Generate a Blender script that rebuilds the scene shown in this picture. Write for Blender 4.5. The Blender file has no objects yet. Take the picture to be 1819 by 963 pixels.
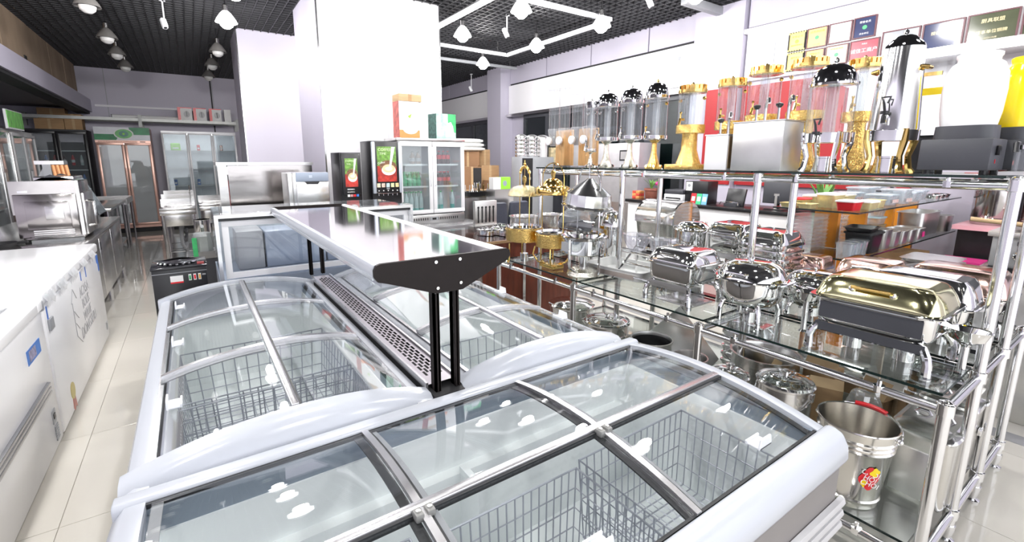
import bpy, bmesh, math, random
from mathutils import Matrix, Vector
random.seed(7)
PI = math.pi
S = bpy.context.scene
C = S.collection
# ---------------------------------------------------------------- camera
cam_d = bpy.data.cameras.new('camera'); cam = bpy.data.objects.new('camera', cam_d); C.objects.link(cam)
cam_d.sensor_width = 36.0; cam_d.lens = 813.4 / 1819 * 36.0
cam_d.shift_x = 20 / 1819; cam_d.shift_y = -47 / 1819
cam_d.clip_start = 0.02; cam_d.clip_end = 200
yaw, pit = math.radians(33.88), math.radians(10.37)
cam.location = (0, 0, 1.5)
cam.rotation_euler = (PI / 2 - pit, 0, -yaw)
S.camera = cam
# ---------------------------------------------------------------- world, exposure
W = bpy.data.worlds.new('world'); S.world = W; W.use_nodes = True
bg = W.node_tree.nodes['Background']; bg.inputs[0].default_value = (0.93, 0.95, 1.0, 1); bg.inputs[1].default_value = 1.5
S.view_settings.view_transform = 'Standard'; S.view_settings.look = 'None'
S.view_settings.gamma = 1.0; S.view_settings.use_curve_mapping = False
S.view_settings.exposure = 0.72
LAMP_W = 27.0
S.cycles.max_bounces = 9; S.cycles.transparent_max_bounces = 40; S.cycles.glossy_bounces = 5; S.cycles.diffuse_bounces = 4
S.cycles.caustics_reflective = False; S.cycles.caustics_refractive = False; S.cycles.sample_clamp_indirect = 6.0
# ---------------------------------------------------------------- materials
MATS = {}
def mat(name, col, rough=0.5, metal=0.0, var=0.05, scale=12.0, stretch=None, bump=0.0, spec=None, emit=0.0, rvar=0.0, col2=None):
    if name in MATS: return MATS[name]
    m = bpy.data.materials.new(name); m.use_nodes = True; nt = m.node_tree; b = nt.nodes['Principled BSDF']
    b.inputs['Roughness'].default_value = rough; b.inputs['Metallic'].default_value = metal
    if spec is not None: b.inputs['Specular IOR Level'].default_value = spec
    tc = nt.nodes.new('ShaderNodeTexCoord'); mp = nt.nodes.new('ShaderNodeMapping')
    if stretch: mp.inputs['Scale'].default_value = stretch
    nz = nt.nodes.new('ShaderNodeTexNoise'); nz.inputs['Scale'].default_value = scale; nz.inputs['Detail'].default_value = 3
    nt.links.new(tc.outputs['Object'], mp.inputs[0]); nt.links.new(mp.outputs[0], nz.inputs[0])
    cr = nt.nodes.new('ShaderNodeValToRGB'); c = Vector(col[:3])
    lo = c * (1 - var) if col2 is None else Vector(col2); hi = c * (1 + var) if col2 is None else c
    cr.color_ramp.elements[0].position = 0.3; cr.color_ramp.elements[1].position = 0.7
    cr.color_ramp.elements[0].color = (*lo, 1); cr.color_ramp.elements[1].color = (*[min(1, v) for v in hi], 1)
    nt.links.new(nz.outputs[0], cr.inputs[0]); nt.links.new(cr.outputs[0], b.inputs['Base Color'])
    if rvar:
        mr = nt.nodes.new('ShaderNodeMapRange'); mr.inputs[3].default_value = max(0, rough - rvar); mr.inputs[4].default_value = rough + rvar
        nt.links.new(nz.outputs[0], mr.inputs[0]); nt.links.new(mr.outputs[0], b.inputs['Roughness'])
    if bump:
        bp = nt.nodes.new('ShaderNodeBump'); bp.inputs['Strength'].default_value = bump; bp.inputs['Distance'].default_value = 0.01
        nt.links.new(nz.outputs[0], bp.inputs['Height']); nt.links.new(bp.outputs[0], b.inputs['Normal'])
    if emit:
        nt.links.new(cr.outputs[0], b.inputs['Emission Color']); b.inputs['Emission Strength'].default_value = emit
    MATS[name] = m; return m
def sheet(name, tint, refl=0.09, rough=0.0, haze=0.0, edge=None):
    """thin clear sheet: tinted transparency plus fresnel reflection (and a little milky haze for plastics)"""
    if name in MATS: return MATS[name]
    m = bpy.data.materials.new(name); m.use_nodes = True; nt = m.node_tree; nt.nodes.clear()
    o = nt.nodes.new('ShaderNodeOutputMaterial'); t = nt.nodes.new('ShaderNodeBsdfTransparent'); t.inputs[0].default_value = (*tint, 1)
    g = nt.nodes.new('ShaderNodeBsdfGlossy'); g.inputs['Roughness'].default_value = rough; g.inputs[0].default_value = (1, 1, 1, 1)
    lw = nt.nodes.new('ShaderNodeLayerWeight'); lw.inputs[0].default_value = 0.35
    mr = nt.nodes.new('ShaderNodeMapRange'); mr.inputs[3].default_value = refl; mr.inputs[4].default_value = 0.5
    pw = nt.nodes.new('ShaderNodeMath'); pw.operation = 'POWER'; pw.inputs[1].default_value = 2.2
    mx = nt.nodes.new('ShaderNodeMixShader')
    nt.links.new(lw.outputs['Facing'], pw.inputs[0]); nt.links.new(pw.outputs[0], mr.inputs[0]); nt.links.new(mr.outputs[0], mx.inputs[0])
    src = t
    if edge:
        mc = nt.nodes.new('ShaderNodeMix'); mc.data_type = 'RGBA'; mc.inputs[6].default_value = (*tint, 1); mc.inputs[7].default_value = (*edge, 1)
        p2 = nt.nodes.new('ShaderNodeMath'); p2.operation = 'POWER'; p2.inputs[1].default_value = 3.0
        nt.links.new(lw.outputs['Facing'], p2.inputs[0]); nt.links.new(p2.outputs[0], mc.inputs[0]); nt.links.new(mc.outputs[2], t.inputs[0])
    if haze:
        d = nt.nodes.new('ShaderNodeBsdfDiffuse'); d.inputs[0].default_value = (0.9, 0.92, 0.95, 1); m2 = nt.nodes.new('ShaderNodeMixShader'); m2.inputs[0].default_value = haze
        nt.links.new(t.outputs[0], m2.inputs[1]); nt.links.new(d.outputs[0], m2.inputs[2]); src = m2
    nt.links.new(src.outputs[0], mx.inputs[1]); nt.links.new(g.outputs[0], mx.inputs[2]); nt.links.new(mx.outputs[0], o.inputs[0])
    MATS[name] = m; return m
chrome = mat('chrome', (0.88, 0.88, 0.88), 0.05, 1, 0.02, 4)
pipe_m = mat('pipe_steel', (0.84, 0.84, 0.85), 0.13, 1, 0.03, 6, rvar=0.03)
steel = mat('brushed_steel', (0.74, 0.73, 0.72), 0.22, 1, 0.05, 9, (1, 1, 14), rvar=0.05)
satin = mat('satin_steel', (0.72, 0.72, 0.71), 0.34, 1, 0.04, 10, rvar=0.05)
wavy = mat('polished_sheet', (0.46, 0.435, 0.425), 0.13, 1, 0.03, 1.6, (1, 1, 2.2), bump=0.35)
gold = mat('gold', (0.95, 0.66, 0.22), 0.12, 1, 0.05, 14)
palegold = mat('pale_gold', (0.80, 0.76, 0.45), 0.1, 1, 0.03, 4)
goldlace = mat('gold_hammered', (0.92, 0.60, 0.20), 0.13, 1, 0.2, 110, bump=0.4)
silverlace = mat('silver_filigree', (0.86, 0.82, 0.70), 0.1, 1, 0.3, 90, bump=0.5)
speckle = mat('speckled_gold_silver', (0.88, 0.80, 0.52), 0.12, 1, 0.3, 130, bump=0.4, col2=(0.10, 0.08, 0.03))
copper = mat('copper_pink', (0.80, 0.55, 0.47), 0.12, 1, 0.04, 5)
copperframe = mat('copper_frame', (0.72, 0.44, 0.36), 0.32, 0.5, 0.06, 8)
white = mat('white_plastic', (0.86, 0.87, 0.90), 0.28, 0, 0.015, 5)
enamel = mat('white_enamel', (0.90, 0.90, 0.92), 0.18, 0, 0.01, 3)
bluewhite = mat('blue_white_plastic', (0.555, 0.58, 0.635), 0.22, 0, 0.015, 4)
tubwhite = mat('freezer_tub', (0.93, 0.965, 0.965), 0.35, 0, 0.015, 3)
ceram = mat('white_ceramic', (0.93, 0.93, 0.94), 0.12, 0, 0.01, 3)
taupe = mat('taupe_paint', (0.21, 0.195, 0.19), 0.4, 0, 0.03, 8)
brown = mat('dark_brown_paint', (0.014, 0.010, 0.0095), 0.6, 0, 0.08, 20, spec=0.25)
black = mat('black_plastic', (0.012, 0.012, 0.014), 0.3, 0, 0.15, 10)
blackm = mat('matt_black', (0.018, 0.018, 0.02), 0.7, 0, 0.15, 10)
gasket = mat('black_gasket', (0.012, 0.013, 0.016), 0.5, 0, 0.1, 30)
slate = mat('slate_grey', (0.05, 0.052, 0.062), 0.42, 0, 0.04, 10)
grey = mat('mid_grey', (0.32, 0.33, 0.35), 0.45, 0, 0.04, 10)
bluegrey = mat('blue_grey', (0.30, 0.35, 0.44), 0.35, 0, 0.04, 6)
card = mat('cardboard', (0.43, 0.27, 0.14), 0.85, 0, 0.08, 7, (1, 1, 5))
card2 = mat('pale_cardboard', (0.53, 0.37, 0.21), 0.85, 0, 0.08, 7, (1, 1, 5))
wood = mat('pale_wood', (0.62, 0.36, 0.15), 0.5, 0, 0.18, 9, (9, 1, 1))
redwood = mat('red_brown_wood', (0.16, 0.035, 0.018), 0.3, 0, 0.25, 5, (6, 6, 1))
orange = mat('orange_laminate', (0.85, 0.30, 0.03), 0.3, 0, 0.08, 4, (6, 6, 1))
red = mat('red_paint', (0.33, 0.006, 0.010), 0.5, 0, 0.05, 5)
redp = mat('red_plastic', (0.75, 0.02, 0.03), 0.3, 0, 0.05, 8)
yellow = mat('yellow_glaze', (0.95, 0.70, 0.01), 0.15, 0, 0.03, 5)
cream = mat('cream_gold_foil', (0.82, 0.70, 0.36), 0.3, 0.35, 0.08, 60)
green = mat('green_print', (0.05, 0.42, 0.14), 0.4, 0, 0.2, 14)
lime = mat('lime_print', (0.30, 0.72, 0.05), 0.45, 0, 0.1, 14)
paper = mat('white_paper', (0.88, 0.88, 0.87), 0.7, 0, 0.02, 9)
navy = mat('navy_leather', (0.035, 0.04, 0.06), 0.4, 0, 0.1, 20)
pink = mat('pink_plastic', (0.78, 0.05, 0.28), 0.4, 0, 0.08, 10)
blue = mat('blue_print', (0.05, 0.20, 0.60), 0.4, 0, 0.1, 10)
rubber = mat('rubber', (0.02, 0.02, 0.02), 0.8, 0, 0.1, 20)
leafm = mat('leaf_green', (0.16, 0.36, 0.08), 0.5, 0, 0.25, 8)
clay = mat('terracotta', (0.28, 0.10, 0.07), 0.5, 0, 0.1, 10)
lav = mat('lavender_panel', (0.50, 0.475, 0.565), 0.45, 0, 0.015, 2)
offwhite = mat('white_panel', (0.86, 0.85, 0.88), 0.5, 0, 0.01, 2)
osb = mat('brown_board', (0.35, 0.26, 0.18), 0.8, 0, 0.16, 2.5, (1, 1, 0.4))
glass = sheet('freezer_glass', (0.988, 0.994, 0.995), 0.035)
clear = sheet('clear_acrylic', (0.96, 0.97, 0.98), 0.06, 0.0, 0.05, (0.45, 0.48, 0.52))
lit_fogged = sheet('lit_fogged_glass', (0.90, 0.93, 0.93), 0.07, 0.0, 0.30)  # haze stands in for light inside the cooler, besides some frost
shelfglass = sheet('green_shelf_glass', (0.90, 0.935, 0.925), 0.08)
winglass = sheet('dark_window_glass', (0.55, 0.62, 0.62), 0.10)
milky = sheet('milky_plastic', (0.96, 0.97, 0.98), 0.06, 0.08, 0.20)
frost = sheet('cooler_glass', (0.86, 0.90, 0.91), 0.07, 0.0, 0.06)
wall_shade_m = mat('inner_wall_shade', (0.27, 0.32, 0.38), 0.4, 0, 0.03, 8)  # shade on the inner freezer walls, put in as blue-grey colour
glassedge = mat('glass_edge', (0.008, 0.02, 0.018), 0.15, 0, 0.1, 10)
wire_m = mat('grey_wire', (0.46, 0.48, 0.54), 0.35, 0.2, 0.04, 10)
# ---------------------------------------------------------------- mesh builder
class MB:
    def __init__(s): s.v = []; s.f = []; s.M = Matrix()
    def add(s, vs, fs):
        o = len(s.v); s.v += [s.M @ Vector(v) for v in vs]; s.f += [tuple(i + o for i in f) for f in fs]; return s
    def box(s, x0, x1, y0, y1, z0, z1):
        return s.add([(x0,y0,z0),(x1,y0,z0),(x1,y1,z0),(x0,y1,z0),(x0,y0,z1),(x1,y0,z1),(x1,y1,z1),(x0,y1,z1)],
                     [(3,2,1,0),(4,5,6,7),(0,1,5,4),(1,2,6,5),(2,3,7,6),(3,0,4,7)])
    def cbox(s, cx, cy, cz, sx, sy, sz): return s.box(cx-sx/2, cx+sx/2, cy-sy/2, cy+sy/2, cz-sz/2, cz+sz/2)
    def rings(s, R, closed=True, cap0=True, cap1=True):
        n = len(R[0]); vs = [p for r in R for p in r]; fs = []
        for k in range(len(R) - 1):
            for i in range(n if closed else n - 1):
                j = (i + 1) % n; fs.append((k*n+i, k*n+j, (k+1)*n+j, (k+1)*n+i))
        if closed and cap0: fs.append(tuple(reversed(range(n))))
        if closed and cap1: fs.append(tuple((len(R)-1)*n + i for i in range(n)))
        return s.add(vs, fs)
    def lathe(s, prof, n=24, c=(0, 0, 0), sx=1.0, sy=1.0, caps=(True, True)):
        R = [[(c[0]+sx*r*math.cos(2*PI*i/n), c[1]+sy*r*math.sin(2*PI*i/n), c[2]+z) for i in range(n)] for r, z in prof]
        return s.rings(R, True, caps[0], caps[1])
    def loft(s, rows, n=28, e=5.0, c=(0, 0), caps=(True, True)):
        """rows of (half length, half width, z): rounded rectangles (superellipse exponent e) stacked"""
        R = []
        for row in rows:
            a, b, z = row[:3]; ee = row[3] if len(row) > 3 else e; ring = []
            for i in range(n):
                t = 2*PI*(i+0.5)/n; ct, st = math.cos(t), math.sin(t)
                ring.append((c[0]+a*math.copysign(abs(ct)**(2/ee), ct), c[1]+b*math.copysign(abs(st)**(2/ee), st), z))
            R.append(ring)
        return s.rings(R, True, caps[0], caps[1])
    def tube(s, pts, r, n=8, closed=False, caps=True):
        P = [Vector(p) for p in pts]; R = []; m = len(P); up = Vector((0.123, 0.31, 0.94)); prev = None
        for i, p in enumerate(P):
            a = P[(i-1) % m] if (closed or i > 0) else p; b = P[(i+1) % m] if (closed or i < m-1) else p
            t = (b - a).normalized()
            if prev is None: u = t.cross(up); u = u if u.length > 1e-3 else t.cross(Vector((1, 0, 0)))
            else: u = prev - t * prev.dot(t)
            u.normalize(); w = t.cross(u); prev = u; rr = r[i] if isinstance(r, (list, tuple)) else r
            R.append([p + u*rr*math.cos(2*PI*k/n) + w*rr*math.sin(2*PI*k/n) for k in range(n)])
        if closed: R.append(R[0])
        return s.rings(R, True, caps and not closed, caps and not closed)
    def cyl(s, a, b, r, n=12): return s.tube([a, b], r, n)
    def ball(s, c, r, n=10, sz=1.0):
        k = max(4, n // 2); return s.lathe([(max(1e-4, r*math.sin(PI*i/k)), -r*sz*math.cos(PI*i/k)) for i in range(k+1)], n, c, caps=(False, False))
    def prism(s, poly, axis, a, b):
        def P(u, v, w): return {'x': (w, u, v), 'y': (u, w, v), 'z': (u, v, w)}[axis]
        n = len(poly); vs = [P(u, v, a) for u, v in poly] + [P(u, v, b) for u, v in poly]
        return s.add(vs, [tuple(range(n)), tuple(reversed(range(n, 2*n)))] + [(i, n+i, n+(i+1) % n, (i+1) % n) for i in range(n)])
    def strip(s, rows):
        n = len(rows[0]); vs = [p for r in rows for p in r]
        return s.add(vs, [(k*n+i, k*n+i+1, (k+1)*n+i+1, (k+1)*n+i) for k in range(len(rows)-1) for i in range(n-1)])
    def slab(s, rows, t):
        """curved sheet with thickness t downwards"""
        nr, n = len(rows), len(rows[0]); top = [p for r in rows for p in r]; bot = [(p[0], p[1], p[2]-t) for p in top]; N = len(top); fs = []
        for k in range(nr-1):
            for i in range(n-1):
                a = k*n+i; fs += [(a, a+1, a+n+1, a+n), (N+a+n, N+a+n+1, N+a+1, N+a)]
        for i in range(n-1): fs += [(i+1, i, N+i, N+i+1), ((nr-1)*n+i, (nr-1)*n+i+1, N+(nr-1)*n+i+1, N+(nr-1)*n+i)]
        for k in range(nr-1): fs += [(k*n, (k+1)*n, N+(k+1)*n, N+k*n), ((k+1)*n+n-1, k*n+n-1, N+k*n+n-1, N+(k+1)*n+n-1)]
        return s.add(top + bot, fs)
    def mesh(s, name, m, smooth=35, bevel=0.0, seg=2):
        me = bpy.data.meshes.new(name); me.from_pydata([tuple(v) for v in s.v], [], s.f)
        bm = bmesh.new(); bm.from_mesh(me)
        bmesh.ops.recalc_face_normals(bm, faces=bm.faces)
        if bevel:
            es = [e for e in bm.edges if len(e.link_faces) == 2 and e.calc_face_angle(0) > 0.6]
            bmesh.ops.bevel(bm, geom=es, offset=bevel, segments=seg, profile=0.5, affect='EDGES', clamp_overlap=True)
        bm.to_mesh(me); bm.free()
        if smooth:
            me.shade_smooth(); me.set_sharp_from_angle(angle=math.radians(smooth))
        me.materials.append(m); return me
    def build(s, name, m, parent=None, smooth=35, bevel=0.0, seg=2):
        o = bpy.data.objects.new(name, s.mesh(name, m, smooth, bevel, seg)); C.objects.link(o); o.parent = parent; return o
def tag(o, label, cat, group=None, kind=None):
    o['label'] = label; o['category'] = cat
    if group: o['group'] = group
    if kind: o['kind'] = kind
    return o
def thing(name, label, cat, loc=(0, 0, 0), rz=0.0, group=None):
    o = bpy.data.objects.new(name, None); C.objects.link(o); o.empty_display_size = 0.05
    o.location = loc; o.rotation_euler = (0, 0, rz); return tag(o, label, cat, group)
def struct(o): o['kind'] = 'structure'; return o
def kids(o, _m={}):
    return list(o.children)
def dup(root, loc, rz=None, label=None, sc=None, group=None):
    r = root.copy(); C.objects.link(r); r.location = loc
    if rz is not None: r.rotation_euler = (0, 0, rz)
    if sc is not None: r.scale = (sc, sc, sc) if not isinstance(sc, tuple) else sc
    if label: r['label'] = label
    if group: r['group'] = group
    for ch in list(root.children):
        c = ch.copy(); C.objects.link(c); c.parent = r
        for g in list(ch.children):
            d = g.copy(); C.objects.link(d); d.parent = c
    return r
def bx(name, m, parent, *a, bevel=0.0, seg=2): return MB().box(*a).build(name, m, parent, 35, bevel, seg)
def linked(o, name, parent, loc):
    c = bpy.data.objects.new(name, o.data); C.objects.link(c); c.parent = parent; c.location = loc; return c
def text(body, m, parent, loc, rot, size, name='lettering', al='CENTER', ext=0.0004):
    cu = bpy.data.curves.new(name, 'FONT'); cu.body = body; cu.size = size; cu.align_x = al; cu.align_y = 'CENTER'; cu.extrude = ext; cu.resolution_u = 3
    tmp = bpy.data.objects.new(name, cu); C.objects.link(tmp); dg = bpy.context.evaluated_depsgraph_get(); dg.update()
    me = bpy.data.meshes.new_from_object(tmp.evaluated_get(dg)); bpy.data.objects.remove(tmp); me.materials.clear(); me.materials.append(m)
    o = bpy.data.objects.new(name, me); C.objects.link(o); o.parent = parent; o.location = loc; o.rotation_euler = rot; return o
def arc(cx, cy, r, a0, a1, n): return [(cx + r*math.cos(a0+(a1-a0)*i/n), cy + r*math.sin(a0+(a1-a0)*i/n)) for i in range(n+1)]
# ================================================================ structure
CEIL = 3.4; WX = 5.85; BY = 12.98; LX = -3.0; FY = -3.2
tile_m = bpy.data.materials.new('polished_floor_tile'); tile_m.use_nodes = True
def _tile():
    nt = tile_m.node_tree; b = nt.nodes['Principled BSDF']; b.inputs['Roughness'].default_value = 0.07; b.inputs['Specular IOR Level'].default_value = 0.6
    tc = nt.nodes.new('ShaderNodeTexCoord'); nz = nt.nodes.new('ShaderNodeTexNoise'); nz.inputs['Scale'].default_value = 1.3; nz.inputs['Detail'].default_value = 5
    cr = nt.nodes.new('ShaderNodeValToRGB'); cr.color_ramp.elements[0].color = (0.63, 0.595, 0.53, 1); cr.color_ramp.elements[1].color = (0.72, 0.69, 0.63, 1)
    nt.links.new(tc.outputs['Object'], nz.inputs[0]); nt.links.new(nz.outputs[0], cr.inputs[0]); nt.links.new(cr.outputs[0], b.inputs['Base Color'])
_tile(); MATS['tile'] = tile_m
grout = mat('grout', (0.50, 0.46, 0.40), 0.8)
floor = struct(bx('floor', grout, None, LX, WX, FY, BY, -0.12, -0.006))
T = 0.8; tm = MB().box(0.0012, T-0.0012, 0.0012, T-0.0012, -0.012, 0).mesh('tile', tile_m, 35, 0.001, 1)
nx, ny = int((WX-LX)/T)+1, int((BY-FY)/T)+1
for i in range(nx):
    for j in range(ny):
        x, y = LX + i*T - 0.12*0, FY + j*T
        if x + T > WX + 0.5 or y + T > BY + 0.5: pass
        o = bpy.data.objects.new('tile', tm); C.objects.link(o); o.parent = floor
        o.location = (x, y, 0); o.scale = (min(1, (WX - x)/T), min(1, (BY - y)/T), 1)
# dark border strip set in the floor by the right wall
bx('border_strip', mat('grey_stone', (0.33, 0.33, 0.34), 0.15), floor, 3.55, 3.67, -1.5, 4.5, -0.01, 0.0015)
# walls
wall_back = struct(bx('wall_back', lav, None, LX, WX, BY, BY+0.2, 0, 3.9))
for x in (-1.3, 0.62): bx('panel_joint', grey, wall_back, x, x+0.012, BY-0.004, BY, 2.3, CEIL)
bx('cable_duct', blackm, wall_back, 0.585, 0.61, BY-0.02, BY, 2.15, CEIL-0.05)
bx('cornice_strip', offwhite, wall_back, -1.5, 0.4, BY-0.03, BY, 2.62, 2.66)
wall_left = struct(bx('wall_left', lav, None, LX-0.2, LX, FY, BY, 0, 3.9))
wall_right = struct(bx('wall_right', lav, None, WX, WX+0.2, FY, BY, 0, 3.9))
# right wall: lavender fascia panels, white light band, pillars, dark windows
ys = [FY, -1.6, 0.1, 1.7, 3.26]
for y0, y1 in [(3.94, 4.72), (4.73, 5.9), (5.91, 7.07), (7.08, 8.26), (8.8, 9.9), (9.91, 11.0), (11.01, 12.9), (1.6, 3.25), (0.0, 1.59), (-1.6, -0.01), (-3.2, -1.61)]:
    bx('fascia_panel', lav, wall_right, WX-0.06, WX, y0+0.006, y1-0.006, 3.08, CEIL+0.02, bevel=0.003, seg=1)
for y0, y1 in [(3.94, 8.26), (8.8, 12.9)]:
    bx('shutter_box', offwhite, wall_right, WX-0.10, WX, y0, y1, 2.46, 3.04)
    bx('shadow_gap', blackm, wall_right, WX-0.05, WX, y0, y1, 3.04, 3.08)
    bx('metal_ledge', steel, wall_right, WX-0.16, WX, y0, y1, 2.41, 2.46)
bx('light_trough', enamel, wall_right, WX-0.14, WX, -3.0, 3.25, 3.00, 3.05)
bx('certificate_panel', offwhite, wall_right, WX-0.05, WX, -3.0, 3.25, 2.46, 3.0)
bx('pillar', lav, wall_right, WX-0.30, WX, 8.27, 8.79, 0, CEIL+0.05)
bx('pillar', lav, wall_right, WX-0.12, WX, 3.27, 3.93, 0, CEIL+0.05)
bx('door_outline', grey, wall_right, WX-0.054, WX-0.05, 2.91, 3.20, 2.47, 2.98); bx('door_face', offwhite, wall_right, WX-0.058, WX-0.05, 2.915, 3.195, 2.47, 2.975)
# red wall panel, window band
bx('red_backdrop', red, wall_right, WX-0.06, WX, 2.12, 3.25, 1.2, 2.40); bx('red_backdrop_return', red, wall_right, WX-0.14, WX-0.121, 3.28, 3.68, 1.2, 2.40); bx('red_dado', red, wall_right, WX-0.06, WX, 1.5, 2.12, 1.2, 1.46); bx('white_wall_panel', offwhite, wall_right, WX-0.05, WX, 0.9, 2.12, 1.46, 2.38)
bx('steel_ledge', steel, wall_right, WX-0.40, WX, -0.5, 1.80, 2.38, 2.46); bx('dark_recess', slate, wall_right, WX-0.05, WX, -0.5, 0.88, 1.0, 2.38)
wn = 0
for y0, y1 in [(3.98, 5.0), (5.0, 6.0), (6.0, 7.0), (7.0, 7.75), (8.85, 9.8), (9.8, 10.8), (10.8, 11.8), (11.8, 12.8)]:
    wn += 1; wo = bpy.data.objects.new('window_%d' % wn, None); C.objects.link(wo); struct(wo)
    MB().box(WX-0.03, WX-0.001, y0, y1, 0.9, 2.41).build('dark_backing', mat('night_glass', (0.02, 0.035, 0.035), 0.08), wo)
    m = MB().box(WX-0.09, WX-0.03, y0, y0+0.05, 0.9, 2.41).box(WX-0.09, WX-0.03, y1-0.05, y1, 0.9, 2.41).box(WX-0.09, WX-0.03, y0+0.05, y1-0.05, 2.34, 2.41).box(WX-0.09, WX-0.03, y0+0.05, y1-0.05, 0.9, 0.96)
    m.build('window_frame', slate, wo); bx('pane', winglass, wo, WX-0.06, WX-0.055, y0+0.05, y1-0.05, 0.96, 2.34)
# ceiling: black slab with an open-cell grid of thin black slats hanging below it
ceiling = struct(bx('ceiling', blackm, None, LX, WX, FY, BY, 3.62, 3.75))
slatm = mat('black_slat', (0.03, 0.03, 0.034), 0.55, 0, 0.1, 5)
g = 0.105
sx = MB().box(0, WX-LX, -0.006, 0.006, CEIL, CEIL+0.05).mesh('slat', slatm, 0); sy = MB().box(-0.006, 0.006, 0, BY-FY, CEIL, CEIL+0.05).mesh('slat', slatm, 0)
k = 0
while FY + k*g < BY:
    o = bpy.data.objects.new('slat', sx); C.objects.link(o); o.parent = ceiling; o.location = (LX, FY + k*g, 0); k += 1
k = 0
while LX + k*g < WX - 0.1:
    o = bpy.data.objects.new('slat', sy); C.objects.link(o); o.parent = ceiling; o.location = (LX + k*g, FY, 0); k += 1
# columns
def column(name, x0, x1, y0, y1, joint, offwhite=offwhite):
    o = struct(bx(name, offwhite, None, x0+0.02, x1-0.02, y0+0.02, y1-0.02, 0, 3.6))
    bx('front_panel', offwhite, o, x0+0.01, x1-0.01, y0, y0+0.02, 0, 3.58); bx('side_panel', lav, o, x0, x0+0.02, y0+0.012, y1, 0, 3.58)
    bx('back_panel', offwhite, o, x0+0.01, x1-0.01, y1-0.02, y1, 0, 3.58)
    bx('corner_bead', pipe_m, o, x0-0.003, x0+0.012, y0-0.003, y0+0.012, 0, 3.58); bx('corner_bead', pipe_m, o, x1-0.012, x1+0.003, y0-0.003, y0+0.012, 0, 3.58)
    if joint: bx('panel_joint', lav, o, joint, joint+0.004, y0-0.001, y0+0.003, 0, 3.58)
    return o
column('wall_column_rear', 0.76, 1.65, 8.1, 9.0, None, mat('lilac_white_panel', (0.66, 0.63, 0.73), 0.5, 0, 0.01, 2))
column('wall_column_centre', 1.31, 2.80, 5.55, 6.75, 2.07)
# mezzanine bulkhead on the left: brown boards above a lavender fascia
mez = struct(bx('wall_mezzanine', blackm, None, LX, -1.78, FY, BY, 2.74, 3.62))
y = 5.0
for wdt in (1.05, 1.2, 0.95, 1.3, 1.2, 1.1, 1.0):
    bx('board', osb, mez, -1.78, -1.715 - random.uniform(0, 0.012), y+0.004, min(y+wdt-0.004, BY), 2.74, 3.40, bevel=0.003, seg=1); y += wdt
bx('notch', blackm, mez, -1.72, -1.705, 9.1, 9.2, 2.80, 2.92)
bx('fascia', lav, mez, -1.8, -1.56, FY, BY, 2.50, 2.75); bx('soffit', mat('soffit_grey', (0.22, 0.21, 0.22), 0.7), mez, LX, -1.8, FY, BY, 2.56, 2.60)
bx('fascia_lip', blackm, mez, -1.80, -1.60, FY, BY, 2.46, 2.50)
# ---------------------------------------------------------------- ceiling fittings
def pendant(loc, lit, label):
    t = thing('pendant_lamp', label, 'lamp', loc, 0, 'cone pendants under the black grid ceiling')
    m = MB().cyl((0, 0, 0.16), (0, 0, CEIL + 0.04 - loc[2]), 0.006, 6); m.build('cord', black, t)
    MB().lathe([(0.022, 0.10), (0.03, 0.10), (0.03, 0.165), (0.016, 0.18)], 14).build('socket', steel, t)
    MB().lathe([(0.112, -0.02), (0.116, -0.022), (0.102, 0.012), (0.060, 0.075), (0.030, 0.105), (0.024, 0.105), (0.055, 0.07), (0.098, 0.008), (0.112, -0.02)], 22, caps=(False, False)).build('shade', mat('lamp_shade_lit', (0.9, 0.9, 0.9), 0.4, emit=0.9) if lit else mat('lamp_shade_unlit', (0.22, 0.21, 0.20), 0.45), t)  # bulb light in the shade is painted: emission when lit, darker colour when off
    b = MB(); b.lathe([(0.018, 0.09), (0.024, 0.06), (0.056, 0.02), (0.075, -0.02), (0.066, -0.058), (0.034, -0.085), (0.001, -0.09)], 16)
    bulb = b.build('bulb', mat('bulb_lit', (1, 0.98, 0.96), 0.5, emit=28.0) if lit else mat('bulb_off', (0.8, 0.8, 0.78), 0.3), t)
    if lit:
        L = bpy.data.lights.new('lamp_light', 'POINT'); L.energy = LAMP_W; L.shadow_soft_size = 0.07; L.color = (1, 0.985, 0.97)
        lo = bpy.data.objects.new('lamp_light', L); C.objects.link(lo); lo.parent = t; lo.location = (0, 0, -0.13)
    return t
n = 0
lit_spots = [(0.53, 6.5), (3.14, 4.28), (3.1, 5.5), (4.27, 4.2), (4.26, 5.44), (4.26, 6.88)]
names = ['lit pendant lamp beside the rear white column, above the aisle', 'brightest lit pendant, topmost right of the central column', 'lit pendant lamp nearest the right edge of the central column', 'lit pendant at the corner of the white track frame', 'lit pendant halfway along the white track rail', 'lit pendant farthest back, near the purple pillar']
for (x, y), l in zip(lit_spots, names): pendant((x, y, 3.1), True, l)
off_spots = [(-0.71, 6.66, 'unlit pendant lamp cut by the top edge, nearest of the left row'), (-0.72, 8.18, 'unlit pendant lamp, second of the left row over the aisle'), (-0.735, 9.35, 'unlit pendant lamp, third of the left row over the aisle'), (-0.735, 10.5, 'unlit pendant lamp, last of the left row before the back wall'), (0.525, 8.28, 'unlit pendant lamp just behind the lit one by the rear column'), (0.50, 9.5, 'unlit pendant lamp, middle of three beside the rear column'), (0.485, 10.78, 'unlit pendant lamp, farthest of three beside the rear column')]
for x, y, l in off_spots: pendant((x, y, 3.1), False, l)
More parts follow.
